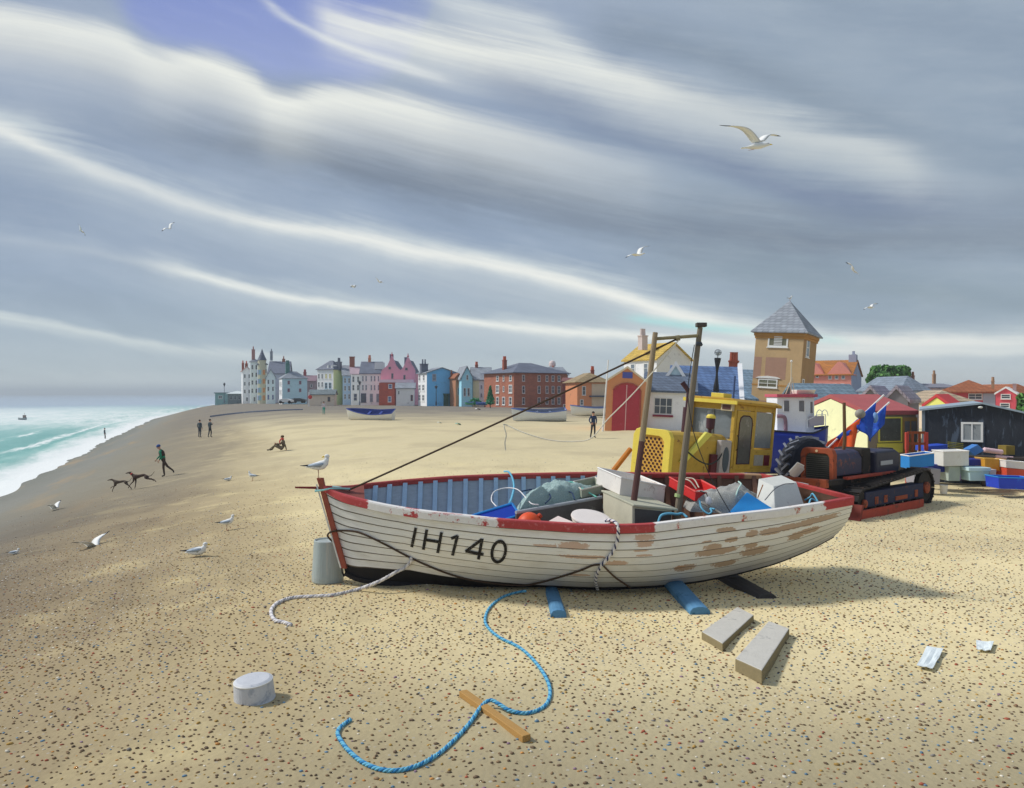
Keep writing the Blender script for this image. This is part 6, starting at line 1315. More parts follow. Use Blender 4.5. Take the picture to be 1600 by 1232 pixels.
mb = MB(); gx0 = (1057-1152)*c23; mb.prism([(gx0-1.1, (670-606)*k23), (gx0+1.1, (670-606)*k23), (gx0, (670-573)*k23)], -.3, 2.4, 1); gl = mb.build('gablet', pnt('pale_blue_gablet', 176, 198, 208), r23)
mb = MB(); mb.prism([(gx0-1.4, (670-610)*k23), (gx0-1.1, (670-610)*k23), (gx0, (670-575)*k23), (gx0+1.1, (670-610)*k23), (gx0+1.4, (670-610)*k23), (gx0, (670-567)*k23)], -.55, -.3, 1); mb.build('bargeboard', pnt('white_bargeboard', 214, 218, 222), r23)
mb = MB(); mb.tube([(-8*c23, -.1, (670-640)*k23), (-6*c23, .1, (670-588)*k23)], .07, 8); mb.build('flue_pipe', mat('navy_flue', (54, 72, 112), .6), w23)
house('pale_roofed_house', 'house with a light blue roof between the brick stack and the tower', 1146, 668, 622, 68, 46, 3, 5, pnt('blue_white_render', 208, 212, 218), LBLUER, 'gable_s', 44, [], [], dep=6, roll=2)
vn = thing('ventilator', 'black hourglass shaped ventilator with a wire globe on the blue roof', 'ventilator', P(1119, 606, 63.2), 0, R(3)); kv = 63.2/F; mb = MB()
mb.lathe([(4.6*kv, -.3), (4.2*kv, 2*kv), (2.2*kv, 14*kv), (1.6*kv, 22*kv), (2.4*kv, 30*kv), (4.9*kv, 43*kv), (5.2*kv, 46*kv), (4*kv, 46.5*kv)], 18); mb.build('stack', mat('black_painted_iron', (30, 30, 34), .5, .3, 5), vn)
mb = MB(); mb.tube([(0, 0, 46*kv), (0, 0, 51*kv)], .03, 6); mb.build('stem', mat('black_painted_iron', (30, 30, 34), .5), vn)
mb = MB()
for a in range(4):
    mb.tube([(5.3*kv*math.sin(t*PI/9)*math.cos(a*PI/4), 5.3*kv*math.sin(t*PI/9)*math.sin(a*PI/4), 55*kv+4.6*kv*math.cos(t*PI/9)) for t in range(19)], .018, 4)
mb.tube([(5.3*kv*math.cos(t*PI/10), 5.3*kv*math.sin(t*PI/10), 55*kv) for t in range(21)], .018, 4); mb.build('wire_globe', mat('grey_wire', (120, 126, 132), .5), vn)
mb = MB(); mb.ball((0, 0, 55*kv), 3.8*kv, 12, 8); mb.build('globe_glass', mat('pale_globe', (186, 196, 200), .3), vn, smooth=True)
# ---- look-out tower
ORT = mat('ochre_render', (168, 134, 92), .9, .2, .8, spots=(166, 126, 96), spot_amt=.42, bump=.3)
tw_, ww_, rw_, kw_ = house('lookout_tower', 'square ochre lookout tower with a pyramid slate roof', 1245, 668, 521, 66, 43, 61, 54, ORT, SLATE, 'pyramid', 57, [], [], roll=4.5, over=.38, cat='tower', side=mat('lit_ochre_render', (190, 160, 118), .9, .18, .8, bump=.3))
sT = 61*kw_/math.sin(R(54)); wT = 43*kw_/math.cos(R(54))
for z0, z1, o_ in ((142, 147, .16), (138, 142, .09), (62, 64.5, .05)):
    mb = MB(); mb.span((-o_, -o_, z0*kw_), (wT+o_, sT+o_, z1*kw_-.003)); mb.build('cornice', mat('ochre_cornice', (182, 134, 72), .85, .18, 2), tw_)
def sx(o): return lambda a, o_: (-(o_+.03), a)
s_at = lambda px: (1245-px)*kw_/math.sin(R(54))
PT = mat('mauve_patch_render', (168, 132, 112), .9, .14, 1.2)
for a0, a1, z0, z1 in ((s_at(1226), s_at(1199), 73, 108), (s_at(1194), s_at(1184), 73, 108)):
    mb = MB(); mb.span((-.034, a0, z0*kw_), (-.03-.002, a1, z1*kw_)); mb.build('render_patch', PT, ww_)
mb = MB(); mb.span((-.045, -.01, -1.5), (-.03, sT+.01, 38*kw_)); mb.build('plinth', mat('mauve_plinth', (160, 128, 116), .9, .16, 1.2), ww_)
wl_ = win_box(ww_, 's', s_at(1213), (668-534)*kw_, 32*kw_, 19*kw_, WFAR, mat('olive_shutter', (112, 112, 92), .7), sx(0), bar=False)
mb = MB()
for i in range(6): mb.span((-.10, s_at(1218.5), (668-540.5+2.5*i)*kw_), (-.085, s_at(1208), (668-540.5+2.5*i+1.3)*kw_))
mb.build('louvre', WFAR, wl_)
wl_ = win_box(ww_, 's', s_at(1204), (668-602)*kw_, 31*kw_, 14*kw_, WFAR, mat('olive_pane', (120, 122, 102), .4), sx(0), bar=True)
mb = MB(); mb.prism([(s_at(1220.5), (668-594)*kw_), (s_at(1187.5), (668-594)*kw_), (s_at(1192), (668-591.5)*kw_), (s_at(1204), (668-590)*kw_), (s_at(1216), (668-591.5)*kw_)], -.12, -.03, 0); mb.build('window_hood', WFAR, wl_)
f_at = lambda px: (px-1245)*kw_/math.cos(R(54))
win_box(ww_, 'f', f_at(1259.5), (668-541)*kw_, 17*kw_, 31*kw_, WFAR, GGL, lambda a, o: (a, -o))
win_box(ww_, 'f', f_at(1253), (668-601)*kw_, 12*kw_, 19*kw_, WFAR, GGL, lambda a, o: (a, -o))
# ---- right of the tower
t26, w26, r26, k26 = house('school', 'pink gabled building with orange tiles and a shaded grey gable end', 1330, 610, 586, 108, 64, 24, -30, pnt('salmon_render', 206, 132, 116), TILE, 'gable_s', 24, grid('f', (1272.5, 1279.5, 1286.5), (586,), 4, 8)+grid('f', (1303, 1311.5, 1320), (588,), 4.6, 9, None, GGL)+grid('f', (1300, 1309, 1319), (601,), 5, 3), [(1301, 557, 5, 8, 1, mat('lilac_chimney', (176, 158, 166), .9))], side=pnt('blue_grey_gable', 134, 144, 166), dep=11, cat='building', sink=8)  # the gable end's shade is put into its grey colour
for px, py in ((1280, 565), (1315, 567)):
    a = (px-1330)*k26/math.cos(R(30)); mb = MB(); z = 24*k26; mb.prism([(a-19*k26, z), (a+19*k26, z), (a+13*k26, z+8*k26), (a+3*k26, z+20*k26), (a, z+21*k26), (a-3*k26, z+20*k26), (a-13*k26, z+8*k26)], -.06, 5, 1); mb.build('front_gable', pnt('salmon_render', 206, 132, 116), w26)
mb = MB(); mb.span((-.9, 4.6, 20*k26), (.08, 6.2, 58*k26)); mb.span((-.5, 5.2, 58*k26), (-.2, 5.6, 64*k26)); mb.build('end_chimney', pnt('grey_blue_chimney', 140, 144, 160), r26)
house('long_shed', 'long shed with a broad blue grey roof between tower and kiosk', 1268, 700, 652, 50, 92, 3, 4, pnt('purple_brown_wall', 106, 84, 100), slate('teal_grey_slate', (120, 142, 156), .4), 'gable_s', 50, [], [], dep=6, cat='shed', roll=1)
for lab, px in (('dark grey shed gable with a lilac roof above the kiosk, nearer the tower', 1378), ('dark grey shed gable with a lilac roof above the kiosk, nearer the hut', 1419)):
    house('gabled_shed', lab, px, 680, 627, 44, 28, 26, -33, pnt('charcoal_boards', 112, 108, 112), slate('lilac_slate', (166, 156, 166), .4), 'gable_f', 19, [], [], cat='shed', dep=5, over=.12)
house('grey_roofed_house', 'house with a plain grey blue roof right of the round tree', 1408, 650, 612, 85, 45, 3, 4, pnt('blue_grey_wall', 150, 172, 192), slate('misty_slate', (130, 142, 156), .45), 'hip', 25, [], [], dep=9)
house('low_house', 'low pinkish house with two tall thin brown chimneys', 1441, 640, 607, 96, 60, 3, 4, pnt('pinkish_white_wall', 224, 216, 214), slate('grey_mauve_slate', (136, 136, 148), .45), 'gable_s', 6, [], [(1449.5, 580, 4.4, 26, 1, mat('brown_stack', (160, 112, 88), .9, .25, 2)), (1456, 586, 4, 20, 1, mat('brown_stack', (160, 112, 88), .9, .25, 2)), (1491.5, 584, 4.4, 24, 1, mat('tan_stack', (176, 140, 110), .9, .2, 2))], dep=7)
# kiosk
t30, w30, r30, k30 = house('kiosk', 'red roofed kiosk with a cream gable end and a yellow window front', 1356, 724, 648, 27.5, 86, 44, 14, mat('grey_brown_wall', (150, 138, 122), .85, .2, 2), mat('rose_roof_felt', (172, 92, 92), .85, .18, 1.5), 'gable_s', 25, [], [], cat='kiosk', side=pnt('cream_gable', 226, 214, 164), over=.06)
ka = lambda px: (px-1356)*k30/math.cos(R(14))
kz = lambda py: (724-py)*k30
KY = mat('kiosk_yellow', (236, 226, 100), .6, .12, 3)
kw = casement(w30, ka(1374), ka(1416), kz(692), kz(652), -.01, KY, mat('kiosk_pane', (100, 102, 96), .3, .4, 4, spots=(136, 138, 132), spot_amt=.42), bars=0, fw=.05)
mb = MB(); mb.span((ka(1372), -.06, kz(708)), (ka(1416), -.004, kz(693.5))); mb.build('front_panel', KY, w30)
kd = MB(); kd.span((ka(1417.5), -.04, kz(722)), (ka(1443), -.004, kz(653))); kdo = kd.build('door', mat('brown_door', (168, 134, 84), .7, .2, 3), w30)
for a, b_ in ((1420, 1429), (1432, 1441)):
    mb = MB(); mb.span((ka(a), -.052, kz(692)), (ka(b_), -.041, kz(659))); mb.build('pane', mat('kiosk_door_pane', (118, 118, 120), .3, .3, 4), kdo)
house('low_house', 'low house under a beige hipped roof behind the black hut', 1459, 650, 629, 62, 60, 3, 4, pnt('beige_wall', 190, 176, 158), slate('beige_tile', (184, 164, 136), .45), 'hip', 19, [], [], dep=5)
house('yellow_shed', 'tiny yellow gabled shed with a bright red roof behind the black hut', 1485, 660, 636, 42, 30, 25, 38, mat('shed_wall_red', (170, 80, 70), .85), mat('bright_red_roof', (204, 72, 74), .8, .15, 2), 'gable_s', 15, [], [], cat='shed', side=pnt('pale_yellow_boards', 222, 206, 110), over=.08)
t33, w33, r33, k33 = house('villa', 'red villa with a large brown hipped roof and a white window', 1556, 645, 614, 84, 64, 3, -30, pnt('rose_red_wall', 174, 72, 78), TILEB, 'hip', 21, [('f', 1532, 620, 17, 10)], [(1555, 595, 4.4, 14, 1, mat('tan_stack', (176, 140, 110), .9, .2, 2))], dep=8, over=.5)
mb = MB(); mb.span(((1541-1556)*k33*1.15, -.05, -1), (-.05, -.004, (645-615)*k33)); mb.build('grey_bay', pnt('grey_blue_render', 150, 156, 168), w33)
house('red_house', 'small rose red house with white edged gable and two white windows', 1587, 648, 616, 74, 22, 3, -34, pnt('bright_rose_wall', 190, 76, 86), pnt('white_verge', 224, 220, 216), 'gable_f', 9, [('f', 1576, 620, 11, 8), ('f', 1575, 634, 11, 8)], [(1573, 599, 5, 10, 0, mat('mauve_stack', (170, 140, 138), .9, .2, 2))], dep=7, over=.12)
house('tiled_house', 'house with an orange brown hipped roof cut by the picture edge', 1583, 645, 618, 92, 44, 3, 4, pnt('dull_brown_wall', 150, 110, 88), TILEB, 'hip', 18, [], [], dep=9)
# ---- trees and shrubs
def leafmat(name, a, b_, c):
    m = bpy.data.materials.new(name); m.use_nodes = True; nt = NT(m.node_tree); b = nt.n['Principled BSDF']; b.inputs['Roughness'].default_value = .7
    oi = nt.new('ShaderNodeTexCoord'); n = nt.noise(oi.outputs['Object'], .9, 4, .6); rn = nt.new('ShaderNodeNewGeometry')
    v = n*.7+S(nt, rn.outputs['Random Per Island'])*.5-.1
    nt.put(b.inputs['Base Color'], nt.ramp(v, [(.2, RGB(*a)), (.5, RGB(*b_)), (.8, RGB(*c))])); return m
LEAF = leafmat('green_leaves', (40, 74, 36), (72, 122, 54), (104, 158, 72)); LEAFB = leafmat('bright_green_leaves', (20, 92, 66), (36, 142, 92), (80, 176, 110))
def foliage(o, blobs, n, leaf, m, name='crown', seed=1):
    r_ = random.Random(seed); mb = MB()
    for k_ in range(n):
        c, rad = blobs[r_.randrange(len(blobs))]
        dv = Vector((r_.gauss(0, 1), r_.gauss(0, 1), r_.gauss(0, 1))).normalized()*(r_.random()**.45)*(1+.12*r_.random())
        p = Vector(c)+Vector((dv.x*rad[0], dv.y*rad[1], dv.z*rad[2])); s_ = leaf*r_.uniform(.6, 1.3)
        q = Euler((r_.uniform(0, 6), r_.uniform(0, 6), r_.uniform(0, 6))).to_matrix()
        mb.add([p+q @ Vector(v_)*s_ for v_ in ((-.5, -.28, 0), (.1, -.4, .08), (.6, 0, 0), (.1, .4, .08), (-.5, .28, 0))], [(0, 1, 2, 3, 4)])
    return mb.build(name, m, o, fixn=False)
def tree(name, label, px, by, yt, d, wpx, m, seed=1, n=5000, leaf=.42, cat='tree'):
    k_ = d/F; o = thing(name, label, cat, P(px, by, d)); h = (by-yt)*k_; r0 = wpx*k_/2
    mb = MB(); mb.tube([(0, 0, -1.5), (.05, 0, h*.3), (-.05, .05, h*.55)], [.28*r0*.4, .2*r0*.4, .1*r0*.4], 10)
    r_ = random.Random(seed)
    for i in range(6):
        a = i*PI/3+r_.random(); mb.tube([(0, 0, h*.28), (r0*.35*math.cos(a), r0*.35*math.sin(a), h*.5), (r0*.65*math.cos(a), r0*.65*math.sin(a), h*.65)], [.06*r0, .04*r0, .015*r0], 6)
    mb.build('trunk', mat('tree_bark', (84, 66, 50), .9, .3, 3), o)
    bl = [((0, 0, h*.58), (r0*.72, r0*.7, h*.34))]
    for i in range(11):
        a = r_.uniform(0, 2*PI); e = r_.uniform(.3, .9); bl.append(((r0*.66*math.cos(a), r0*.6*math.sin(a), h*(.3+.52*r_.random())), (r0*r_.uniform(.26, .4), r0*.35, h*r_.uniform(.12, .2))))
    for i in range(4): bl.append((((i-1.5)*r0*.4, 0, h*.83), (r0*.26, r0*.3, h*.13)))
    foliage(o, bl, n, leaf, m, 'crown', seed); return o
tree('round_tree', 'round bushy green tree above the grey shed roofs', 1388, 615, 571, 100, 62, LEAF, 3, 6500, .42)
tree('leafy_tree', 'green tree at the right edge behind the black hut', 1607, 660, 615, 58, 36, LEAF, 5, 3500, .3)
sb_ = thing('bush', 'bright green rounded bush in front of the cream house', 'bush', P(742, 632, 140)); foliage(sb_, [((0, 0, .5), (.9, .6, .6)), ((-.5, 0, .3), (.6, .5, .4)), ((.5, 0, .35), (.6, .5, .4))], 700, .26, LEAFB, 'foliage', 2)
mb = MB(); mb.tube([(0, 0, -.4), (0, 0, .5)], .05, 6); mb.build('stem', mat('tree_bark', (84, 66, 50), .9), sb_)
cy = thing('conifer', 'tall bright green conifer between white house and brick house', 'tree', P(766, 634, 127)); foliage(cy, [((0, 0, .5+.38*i), (.72-.1*i, .6-.09*i, .35)) for i in range(7)], 1500, .24, LEAFB, 'crown', 4); mb = MB(); mb.tube([(0, 0, -.4), (0, 0, 2.2)], [.09, .03], 6); mb.build('trunk', mat('tree_bark', (84, 66, 50), .9), cy)

# ---- seaward end: shelter, pavilion, lamp, wall, cars
house('shelter', 'small teal shelter at the seaward end of the town', 336, 630, 615, 200, 17, 3, 8, pnt('teal_boards', 118, 152, 152), mat('teal_roof', (110, 138, 142), .8, .15, 1), 'flat', 1.4, [('f', 344, 621, 6, 5)], [], cat='shelter', dep=4)
house('pavilion', 'white roofed seafront pavilion with a dark open front', 356, 630, 616, 192, 24, 3, 8, pnt('shadow_grey_wall', 96, 108, 112), mat('white_roof_felt', (208, 216, 216), .8, .1, 1), 'hip', 5, grid('f', (361, 367, 373), (622,), 4, 6, mat('grey_frame', (164, 172, 176), .7)), [], cat='pavilion', dep=6, over=.4)
street_lamp('tall grey street lamp standing alone by the teal shelter', 350.5, 628, 599, 190, mat('grey_lamp_post', (110, 118, 132), .6))
sw_ = thing('sea_wall', 'low dark blue sea wall along the front of the seaward houses', 'wall', P(398, 637, 118)); kq = 118/F; mb = MB()

tq = [(322+i*154/14) for i in range(15)]; wp = [Vector(((x-CX)/F*118, 118+1.5*math.cos(i*.25), 0)) for i, x in enumerate(tq)]
mb.loft([[p-sw_.location+Vector((0, dy_, ground_z(p.x, p.y)+dz_)) for dy_, dz_ in ((0, -.8), (0, .24-.006*i), (.45, .26-.006*i), (.45, -.8))] for i, p in enumerate(wp)]); mb.build('wall', mat('dark_blue_wall', (116, 122, 138), .9, .3, .5, spots=(146, 146, 146), spot_amt=.42), sw_)
def car(label, px, by, d, wpx, m):
    k_ = d/F; L_ = wpx*k_; o = thing('parked_car', label, 'car', P(px, by, d), group='cars parked on the seafront'); h = L_*.34
    mb = MB(); mb.prism([(-L_/2, .3), (L_/2, .3), (L_/2, .75), (L_*.3, .85), (L_*.14, h), (-L_*.26, h), (-L_*.4, .85), (-L_/2, .8)], -.8, .8, 1); mb.build('body', m, o, bevel=.05)
    mb = MB(); mb.prism([(L_*.25, .9), (L_*.12, h-.1), (-L_*.24, h-.1), (-L_*.34, .9)], -.82, .82, 1); mb.build('windows', DGL, o)
    for sx_ in (-.31, .31):
        for sy in (-.78, .78):
            mb = MB(); mb.lathe([(.3, -.1), (.32, .0), (.3, .1), (.1, .11)], 14, M=Matrix.Translation((sx_*L_, sy, .3)) @ Matrix.Rotation(PI/2, 4, 'X')); mb.build('wheel', mat('black_iron', (40, 38, 38), .65), o)
car('white parked car before the grey blue cottage', 447, 631, 165, 22, mat('white_car_paint', (222, 222, 220), .3)); car('dark grey parked car before the grey blue cottage', 467, 630, 168, 22, mat('dark_car_paint', (60, 62, 66), .3))
lp = thing('lifebuoy_post', 'white post with a red lifebuoy beside the low beige hut', 'post', P(482.5, 631, 146)); mb = MB(); mb.box((0, 0, .8), (.24, .2, 2.6)); mb.build('post', mat('white_pole_paint', (226, 224, 220), .6), lp); mb = MB(); mb.lathe([(.2, -.06), (.36, -.05), (.36, .05), (.2, .06)], 16, M=Matrix.Translation((.28, -.15, 1.2)) @ Matrix.Rotation(PI/2, 4, 'X')); mb.build('lifebuoy', mat('red_buoy', (206, 60, 52), .6), lp)
street_lamp('grey street lamp between terrace and pink house', 562, 631, 596, 152, mat('grey_lamp_post', (110, 118, 132), .6))

# ---- open boats drawn up on the beach, and one at sea
def open_boat(name, label, px0, px1, ytop, ybot, d, heel, bow_left, mh, mr, mi, yaw=0., beam=1.7, keel=None):
    k_ = d/F; L_ = (px1-px0)*k_; o = thing(name, label, 'boat', M=pose(P((px0+px1)/2, ybot, d), R(yaw), 0, R(heel))); h = (ybot-ytop)*k_*.92
    sgn = -1 if bow_left else 1; N_ = 24; rings = []; rim1 = []; rim2 = []; inr = []
    for i in range(N_+1):
        t = i/N_; x = sgn*(-.5+t)*L_; b_ = beam/2*(1-.98*max(0, (t-.4)/.6)**2.3)*(1-.2*(1-t)**3); zt = h*(.78+.22*abs(t-.42)**1.6*2.6); zb = h*.16*max(0, (t-.75)/.25)**2
        a = []; c = []
        for j in range(13):
            q = PI*j/12; yv = -math.cos(q); zz = zb+(zt-zb)*(1-math.sin(q)**.7); a.append((x+sgn*.12*L_*max(0, t-.7)*(1-math.sin(q)), yv*b_, zz)); c.append((x+sgn*.12*L_*max(0, t-.7)*(1-math.sin(q)), yv*b_*.93, zz*.96+.04*zt+.04))
        rings.append(a); inr.append(c); rim1.append(a[0]); rim2.append(a[-1])
    mb = MB(); mb.loft(rings, closed=False, caps=False); ix = len(mb.v); mb.add(rings[0], [tuple(range(13))]); mb.build('hull', mh, o, smooth=False, solid=.02)
    mb = MB(); mb.loft(inr, closed=False, caps=False); mb.build('lining', mi, o)
    mb = MB(); mb.tube(rim1, .05, 6); mb.tube(rim2, .05, 6); mb.tube([rim1[0], rim2[0]], .05, 6); mb.build('rail', mr, o)
    for t in (.3, .55):
        i = int(t*N_); mb = MB(); mb.box((rings[i][0][0], 0, rings[i][0][2]-.12*h), (.22, abs(rings[i][0][1])*1.9, .04)); mb.build('thwart', mi, o)
    mb = MB(); mb.tube([(r_[6][0], 0, r_[6][2]-.03) for r_ in rings], .035, 6); mb.build('keel', mat('pale_keel', (190, 188, 182), .8), o)
    return o
WHB = mat('white_boat_paint', (228, 226, 216), .5, .1, 1.5); BLB = mat('royal_blue_paint', (58, 76, 150), .6, .2, 2, spots=(130, 150, 200), spot_amt=.36); BLR = mat('mid_blue_rail', (88, 112, 176), .6)
open_boat('rowing_boat', 'white rowing boat tilted to show its royal blue inside', 544, 616, 638, 658, 84, 15, True, WHB, BLB, BLB, -6, 2.0)
open_boat('rowing_boat', 'pale white rowing boat with a mid blue rail before the brick house', 802, 884, 636, 659, 79, 9, True, mat('cool_white_boat_paint', (214, 220, 222), .5, .1, 1.5), BLR, mat('blue_grey_lining', (120, 130, 150), .7), 4, 1.7)
open_boat('rowing_boat', 'white rowing boat half hidden behind the boathouse corner', 893, 962, 632, 650, 92, 4, True, WHB, BLR, mat('blue_grey_lining', (120, 130, 150), .7), 3, 1.8)
open_boat('dinghy', 'little green dinghy lying before the light blue gabled house', 727, 740, 627.5, 632.5, 136, 4, True, mat('green_boat_paint', (76, 160, 120), .6, .15, 2), BLR, mat('green_lining', (70, 130, 106), .7), 0, .8)
open_boat('dinghy', 'little blue dinghy lying before the white and cream house', 744, 761, 628, 633, 135, 4, True, mat('blue_boat_paint', (50, 96, 164), .6, .15, 2), BLR, mat('blue_grey_lining', (120, 130, 150), .7), 0, .8)
fv = thing('fishing_boat', 'small grey fishing boat far out on the bright sea', 'boat', P(35, 616+6.5*F/200, 200)); kf = 200/F; mb = MB(); rings = []
for i in range(11):
    t = i/10; x = (t-.5)*14*kf; b_ = .55*(1-abs(2*t-1)**3)+.02; zz = .45+.55*max(0, abs(t-.45)-.1); rings.append([(x, -b_, zz), (x*.92, -b_*.6, -.2), (x*.92, b_*.6, -.2), (x, b_, zz)])
mb.loft(rings); mb.build('hull', mat('grey_hull', (150, 156, 158), .6), fv); mb = MB(); mb.span((.25, -.3, .4), (.75, .3, 1.15)); mb.span((.2, -.35, 1.15), (.8, .35, 1.22)); mb.build('cabin', mat('brown_grey_cabin', (146, 128, 120), .7), fv); mb = MB(); mb.tube([(.5, 0, 1.2), (.5, 0, 1.8)], .03, 5); mb.build('mast', mat('brown_pipe', (104, 78, 54), .8), fv)
for lab, px, py, w_, c in (('white scrap lying on the far sand by the town', 747, 640.5, 8, (226, 226, 222)), ('pale scrap lying on the sand beyond the boat bow', 687, 662, 6, (216, 226, 222)), ('small turquoise scrap on the far sand', 716, 664, 8, (120, 190, 176))):
    g = G(px, py); o = thing('scrap', lab, 'scrap', g); mb = MB(); w_ = w_*g.y/F; mb.grid(lambda a, b_: ((a-.5)*w_, (b_-.5)*w_*1.4, .08+.16*w_*math.sin(a*3+b_*2)), 5, 5); mb.build('sheet', mat('scrap_paint_%d' % c[0] if False else 'scrap_'+('white', 'pale', 'turquoise')[[226, 216, 120].index(c[0])], c, .7), o, solid=.02)
# ============================================================ gulls
GW_ = mat('white_plumage', (232, 232, 228), .8, .08, 20); GG = mat('pearl_grey_plumage', (162, 174, 186), .8, .12, 20); GB = mat('black_wing_tip', (46, 48, 52), .8); GY = mat('yellow_beak', (224, 190, 50), .5); GP = mat('pinkish_leg', (186, 140, 118), .6)
GULLM = [GW_, GG, GB, GY, GP]
def ell(c, ax, rx, ry, n=12):
    """ring of an ellipse round point c across the direction ax (in the x-z plane)"""
    ax = Vector(ax).normalized(); side = Vector((0, 1, 0)); up = side.cross(ax)*-1
    return [Vector(c)+side*(rx*math.cos(2*PI*j/n))+up*(ry*math.sin(2*PI*j/n)) for j in range(n)]
def gull_standing(name, label, loc, yaw, L_=.55, sit=False, back=False, pitch=0.0):
    """gull facing local +x; back: the head looks over the tail"""
    mb = MB(); s = L_/.55; zb = .055 if sit else .17
    sp = [(-.20, .055, .008, .006), (-.15, .055, .03, .018), (-.08, .06, .062, .05), (.0, .065, .078, .07), (.07, .085, .075, .075), (.115, .12, .055, .058), (.135, .165, .036, .038), (.142, .20, .032, .034)]
    if sit: sp = [(x, z*.8, a, b_) for x, z, a, b_ in sp]
    pts = [(x, 0, z+zb-.03) for x, z, a, b_ in sp]
    rings = []
    for i, (x, z, a, b_) in enumerate(sp):
        t = Vector(pts[min(i+1, len(pts)-1)])-Vector(pts[max(i-1, 0)]); rings.append(ell(pts[i], t, a, b_))
    mb.loft(rings)
    hx_, hz_ = pts[-1][0]+(.0 if back else .008), pts[-1][2]+.022
    mb.ball((hx_, 0, hz_), (.043, .035, .036), 12, 8)
    d_ = -1 if back else 1
    mb.cur = 3; mb.loft([ell((hx_+d_*.034, 0, hz_-.004), (1, 0, 0), .010, .013, 8), ell((hx_+d_*.066, 0, hz_-.008), (1, 0, 0), .008, .011, 8), ell((hx_+d_*.088, 0, hz_-.020), (1, 0, -.6), .003, .004, 8)])
    mb.cur = 2
    for sg in (-1, 1): mb.ball((hx_+d_*.02, sg*.030, hz_+.008), .006, 6, 5)
    mb.cur = 1
    for sg in (-1, 1):
        mb.loft([[Vector((x, sg*(y+o), z+zb-.03)) for o, z in ((0, z0), (.016, (z0+z1)/2), (.0, z1), (-.02, (z0+z1)/2))] for x, y, z0, z1 in ((.085, .062, .075, .12), (.03, .078, .05, .13), (-.06, .062, .05, .115), (-.16, .03, .06, .088))])
    mb.cur = 2
    for sg in (-1, 1): mb.loft([[Vector((x, sg*(y+o), z+zb-.03)) for o, z in ((0, z0), (.01, (z0+z1)/2), (.0, z1), (-.012, (z0+z1)/2))] for x, y, z0, z1 in ((-.14, .03, .062, .092), (-.22, .018, .066, .084), (-.285, .006, .072, .08))])
    if not sit:
        mb.cur = 4
        for sg in (-1, 1):
            mb.tube([(.0, sg*.03, zb-.01), (.008, sg*.032, .085), (.0, sg*.032, .008)], [.009, .006, .006], 6)
            for a in (-.5, 0, .5): mb.tube([(.0, sg*.032, .008), (.05*math.cos(a), sg*.032+.05*math.sin(a), .004)], [.006, .004], 5)
    mb.v = [tuple(Vector(p)*s) for p in mb.v]
    o = mb.build(name, GULLM, None, smooth=True); o.matrix_world = pose(loc, yaw, 0, 0) @ Matrix.Rotation(pitch, 4, 'Y'); return tag(o, label, 'gull', None)
def gull_flying(label, tail, beak, near, far, d, chord=.17, dn=(.0, -.28, -.5), df=(.0, .25, .45), s=1.0, leg=False):
    """tail and beak pixels of the body; near and far: root, wrist and tip pixels of the wings"""
    T, B = P(*tail, d+.03), P(*beak, d-.03); ax = (B-T); L_ = ax.length; ax.normalize(); mb = MB(); ctr = T.lerp(B, .5)
    side = ax.cross(Vector((0, 0, 1))).normalized(); up = side.cross(ax)
    def rg(t, a, b_, dz=0): c = T.lerp(B, t)+up*dz; return [c+side*(a*L_*math.cos(2*PI*j/12))+up*(b_*L_*math.sin(2*PI*j/12)) for j in range(12)]
    mb.loft([rg(.0, .085, .008), rg(.15, .06, .02), rg(.28, .065, .055), rg(.45, .1, .095), rg(.62, .1, .1), rg(.74, .07, .075, .008*L_), rg(.82, .062, .066, .015*L_), rg(.89, .045, .05, .012*L_), rg(.915, .02, .022, .005*L_)])
    mb.cur = 3; mb.loft([rg(.90, .02, .024, .002*L_), rg(.96, .014, .018, -.006*L_), rg(1.0, .004, .005, -.016*L_)])
    mb.cur = 2
    for sg in (-1, 1): mb.ball(T.lerp(B, .85)+side*(sg*.054*L_)+up*.03*L_, .012*L_, 6, 4)
    if leg: mb.cur = 4; mb.tube([T.lerp(B, .4)-up*.085*L_, T.lerp(B, .22)-up*.10*L_], [.012*L_, .006*L_], 6)
    for w_, dd in ((near, dn), (far, df)):
        pts = [P(*q, d+e*s) for q, e in zip(w_, dd)]; c = catmull(pts, 8); n = len(c); secs = []
        for i, p in enumerate(c):
            t = i/(n-1); ch = chord*s*(1.0-.25*t if t < .55 else .86*(1-(t-.55)/.45)**.7+.03); th = .022*s*(1-t)+.004
            tan = (c[min(i+1, n-1)]-c[max(i-1, 0)]).normalized(); nn = tan.cross(ax).normalized()
            sw = -ax*ch*(.3+.25*max(0, t-.5))
            secs.append((t, [p+ax*ch*.45, p+nn*th+ax*ch*.1, p-ax*ch*.55+sw*.3, p-nn*th*.6+ax*ch*.1]))
        k_ = int(n*.82); mb.cur = 0; mb.loft([r_ for t, r_ in secs[:k_+1]]); mb.cur = 2; mb.loft([r_ for t, r_ in secs[k_:]])
    o = bpy.data.objects.new('x', None)
    bpy.data.objects.remove(o)
    mb.v = [tuple(Vector(p)-ctr) for p in mb.v]
    ob = mb.build('gull', GULLM, None, smooth=True); ob.location = ctr; return tag(ob, label, 'gull', None)
gull_standing('gull', 'gull standing on the red stem head looking back over its tail', P(497, 747, 11.2)+Vector((0, 0, -.01)), R(12), .47, back=True)
g = G(354, 830); gull_standing('gull', 'gull with a yellow beak standing on the shingle nearest the drum', g+Vector((0, 0, .012)), R(22), .27*g.y/F*100*.62/1.0 if False else .46)
g = G(307, 870); gull_standing('gull', 'white gull sitting on the shingle, the nearest of the ground gulls', g+Vector((0, 0, .012)), R(10), .54, sit=True)
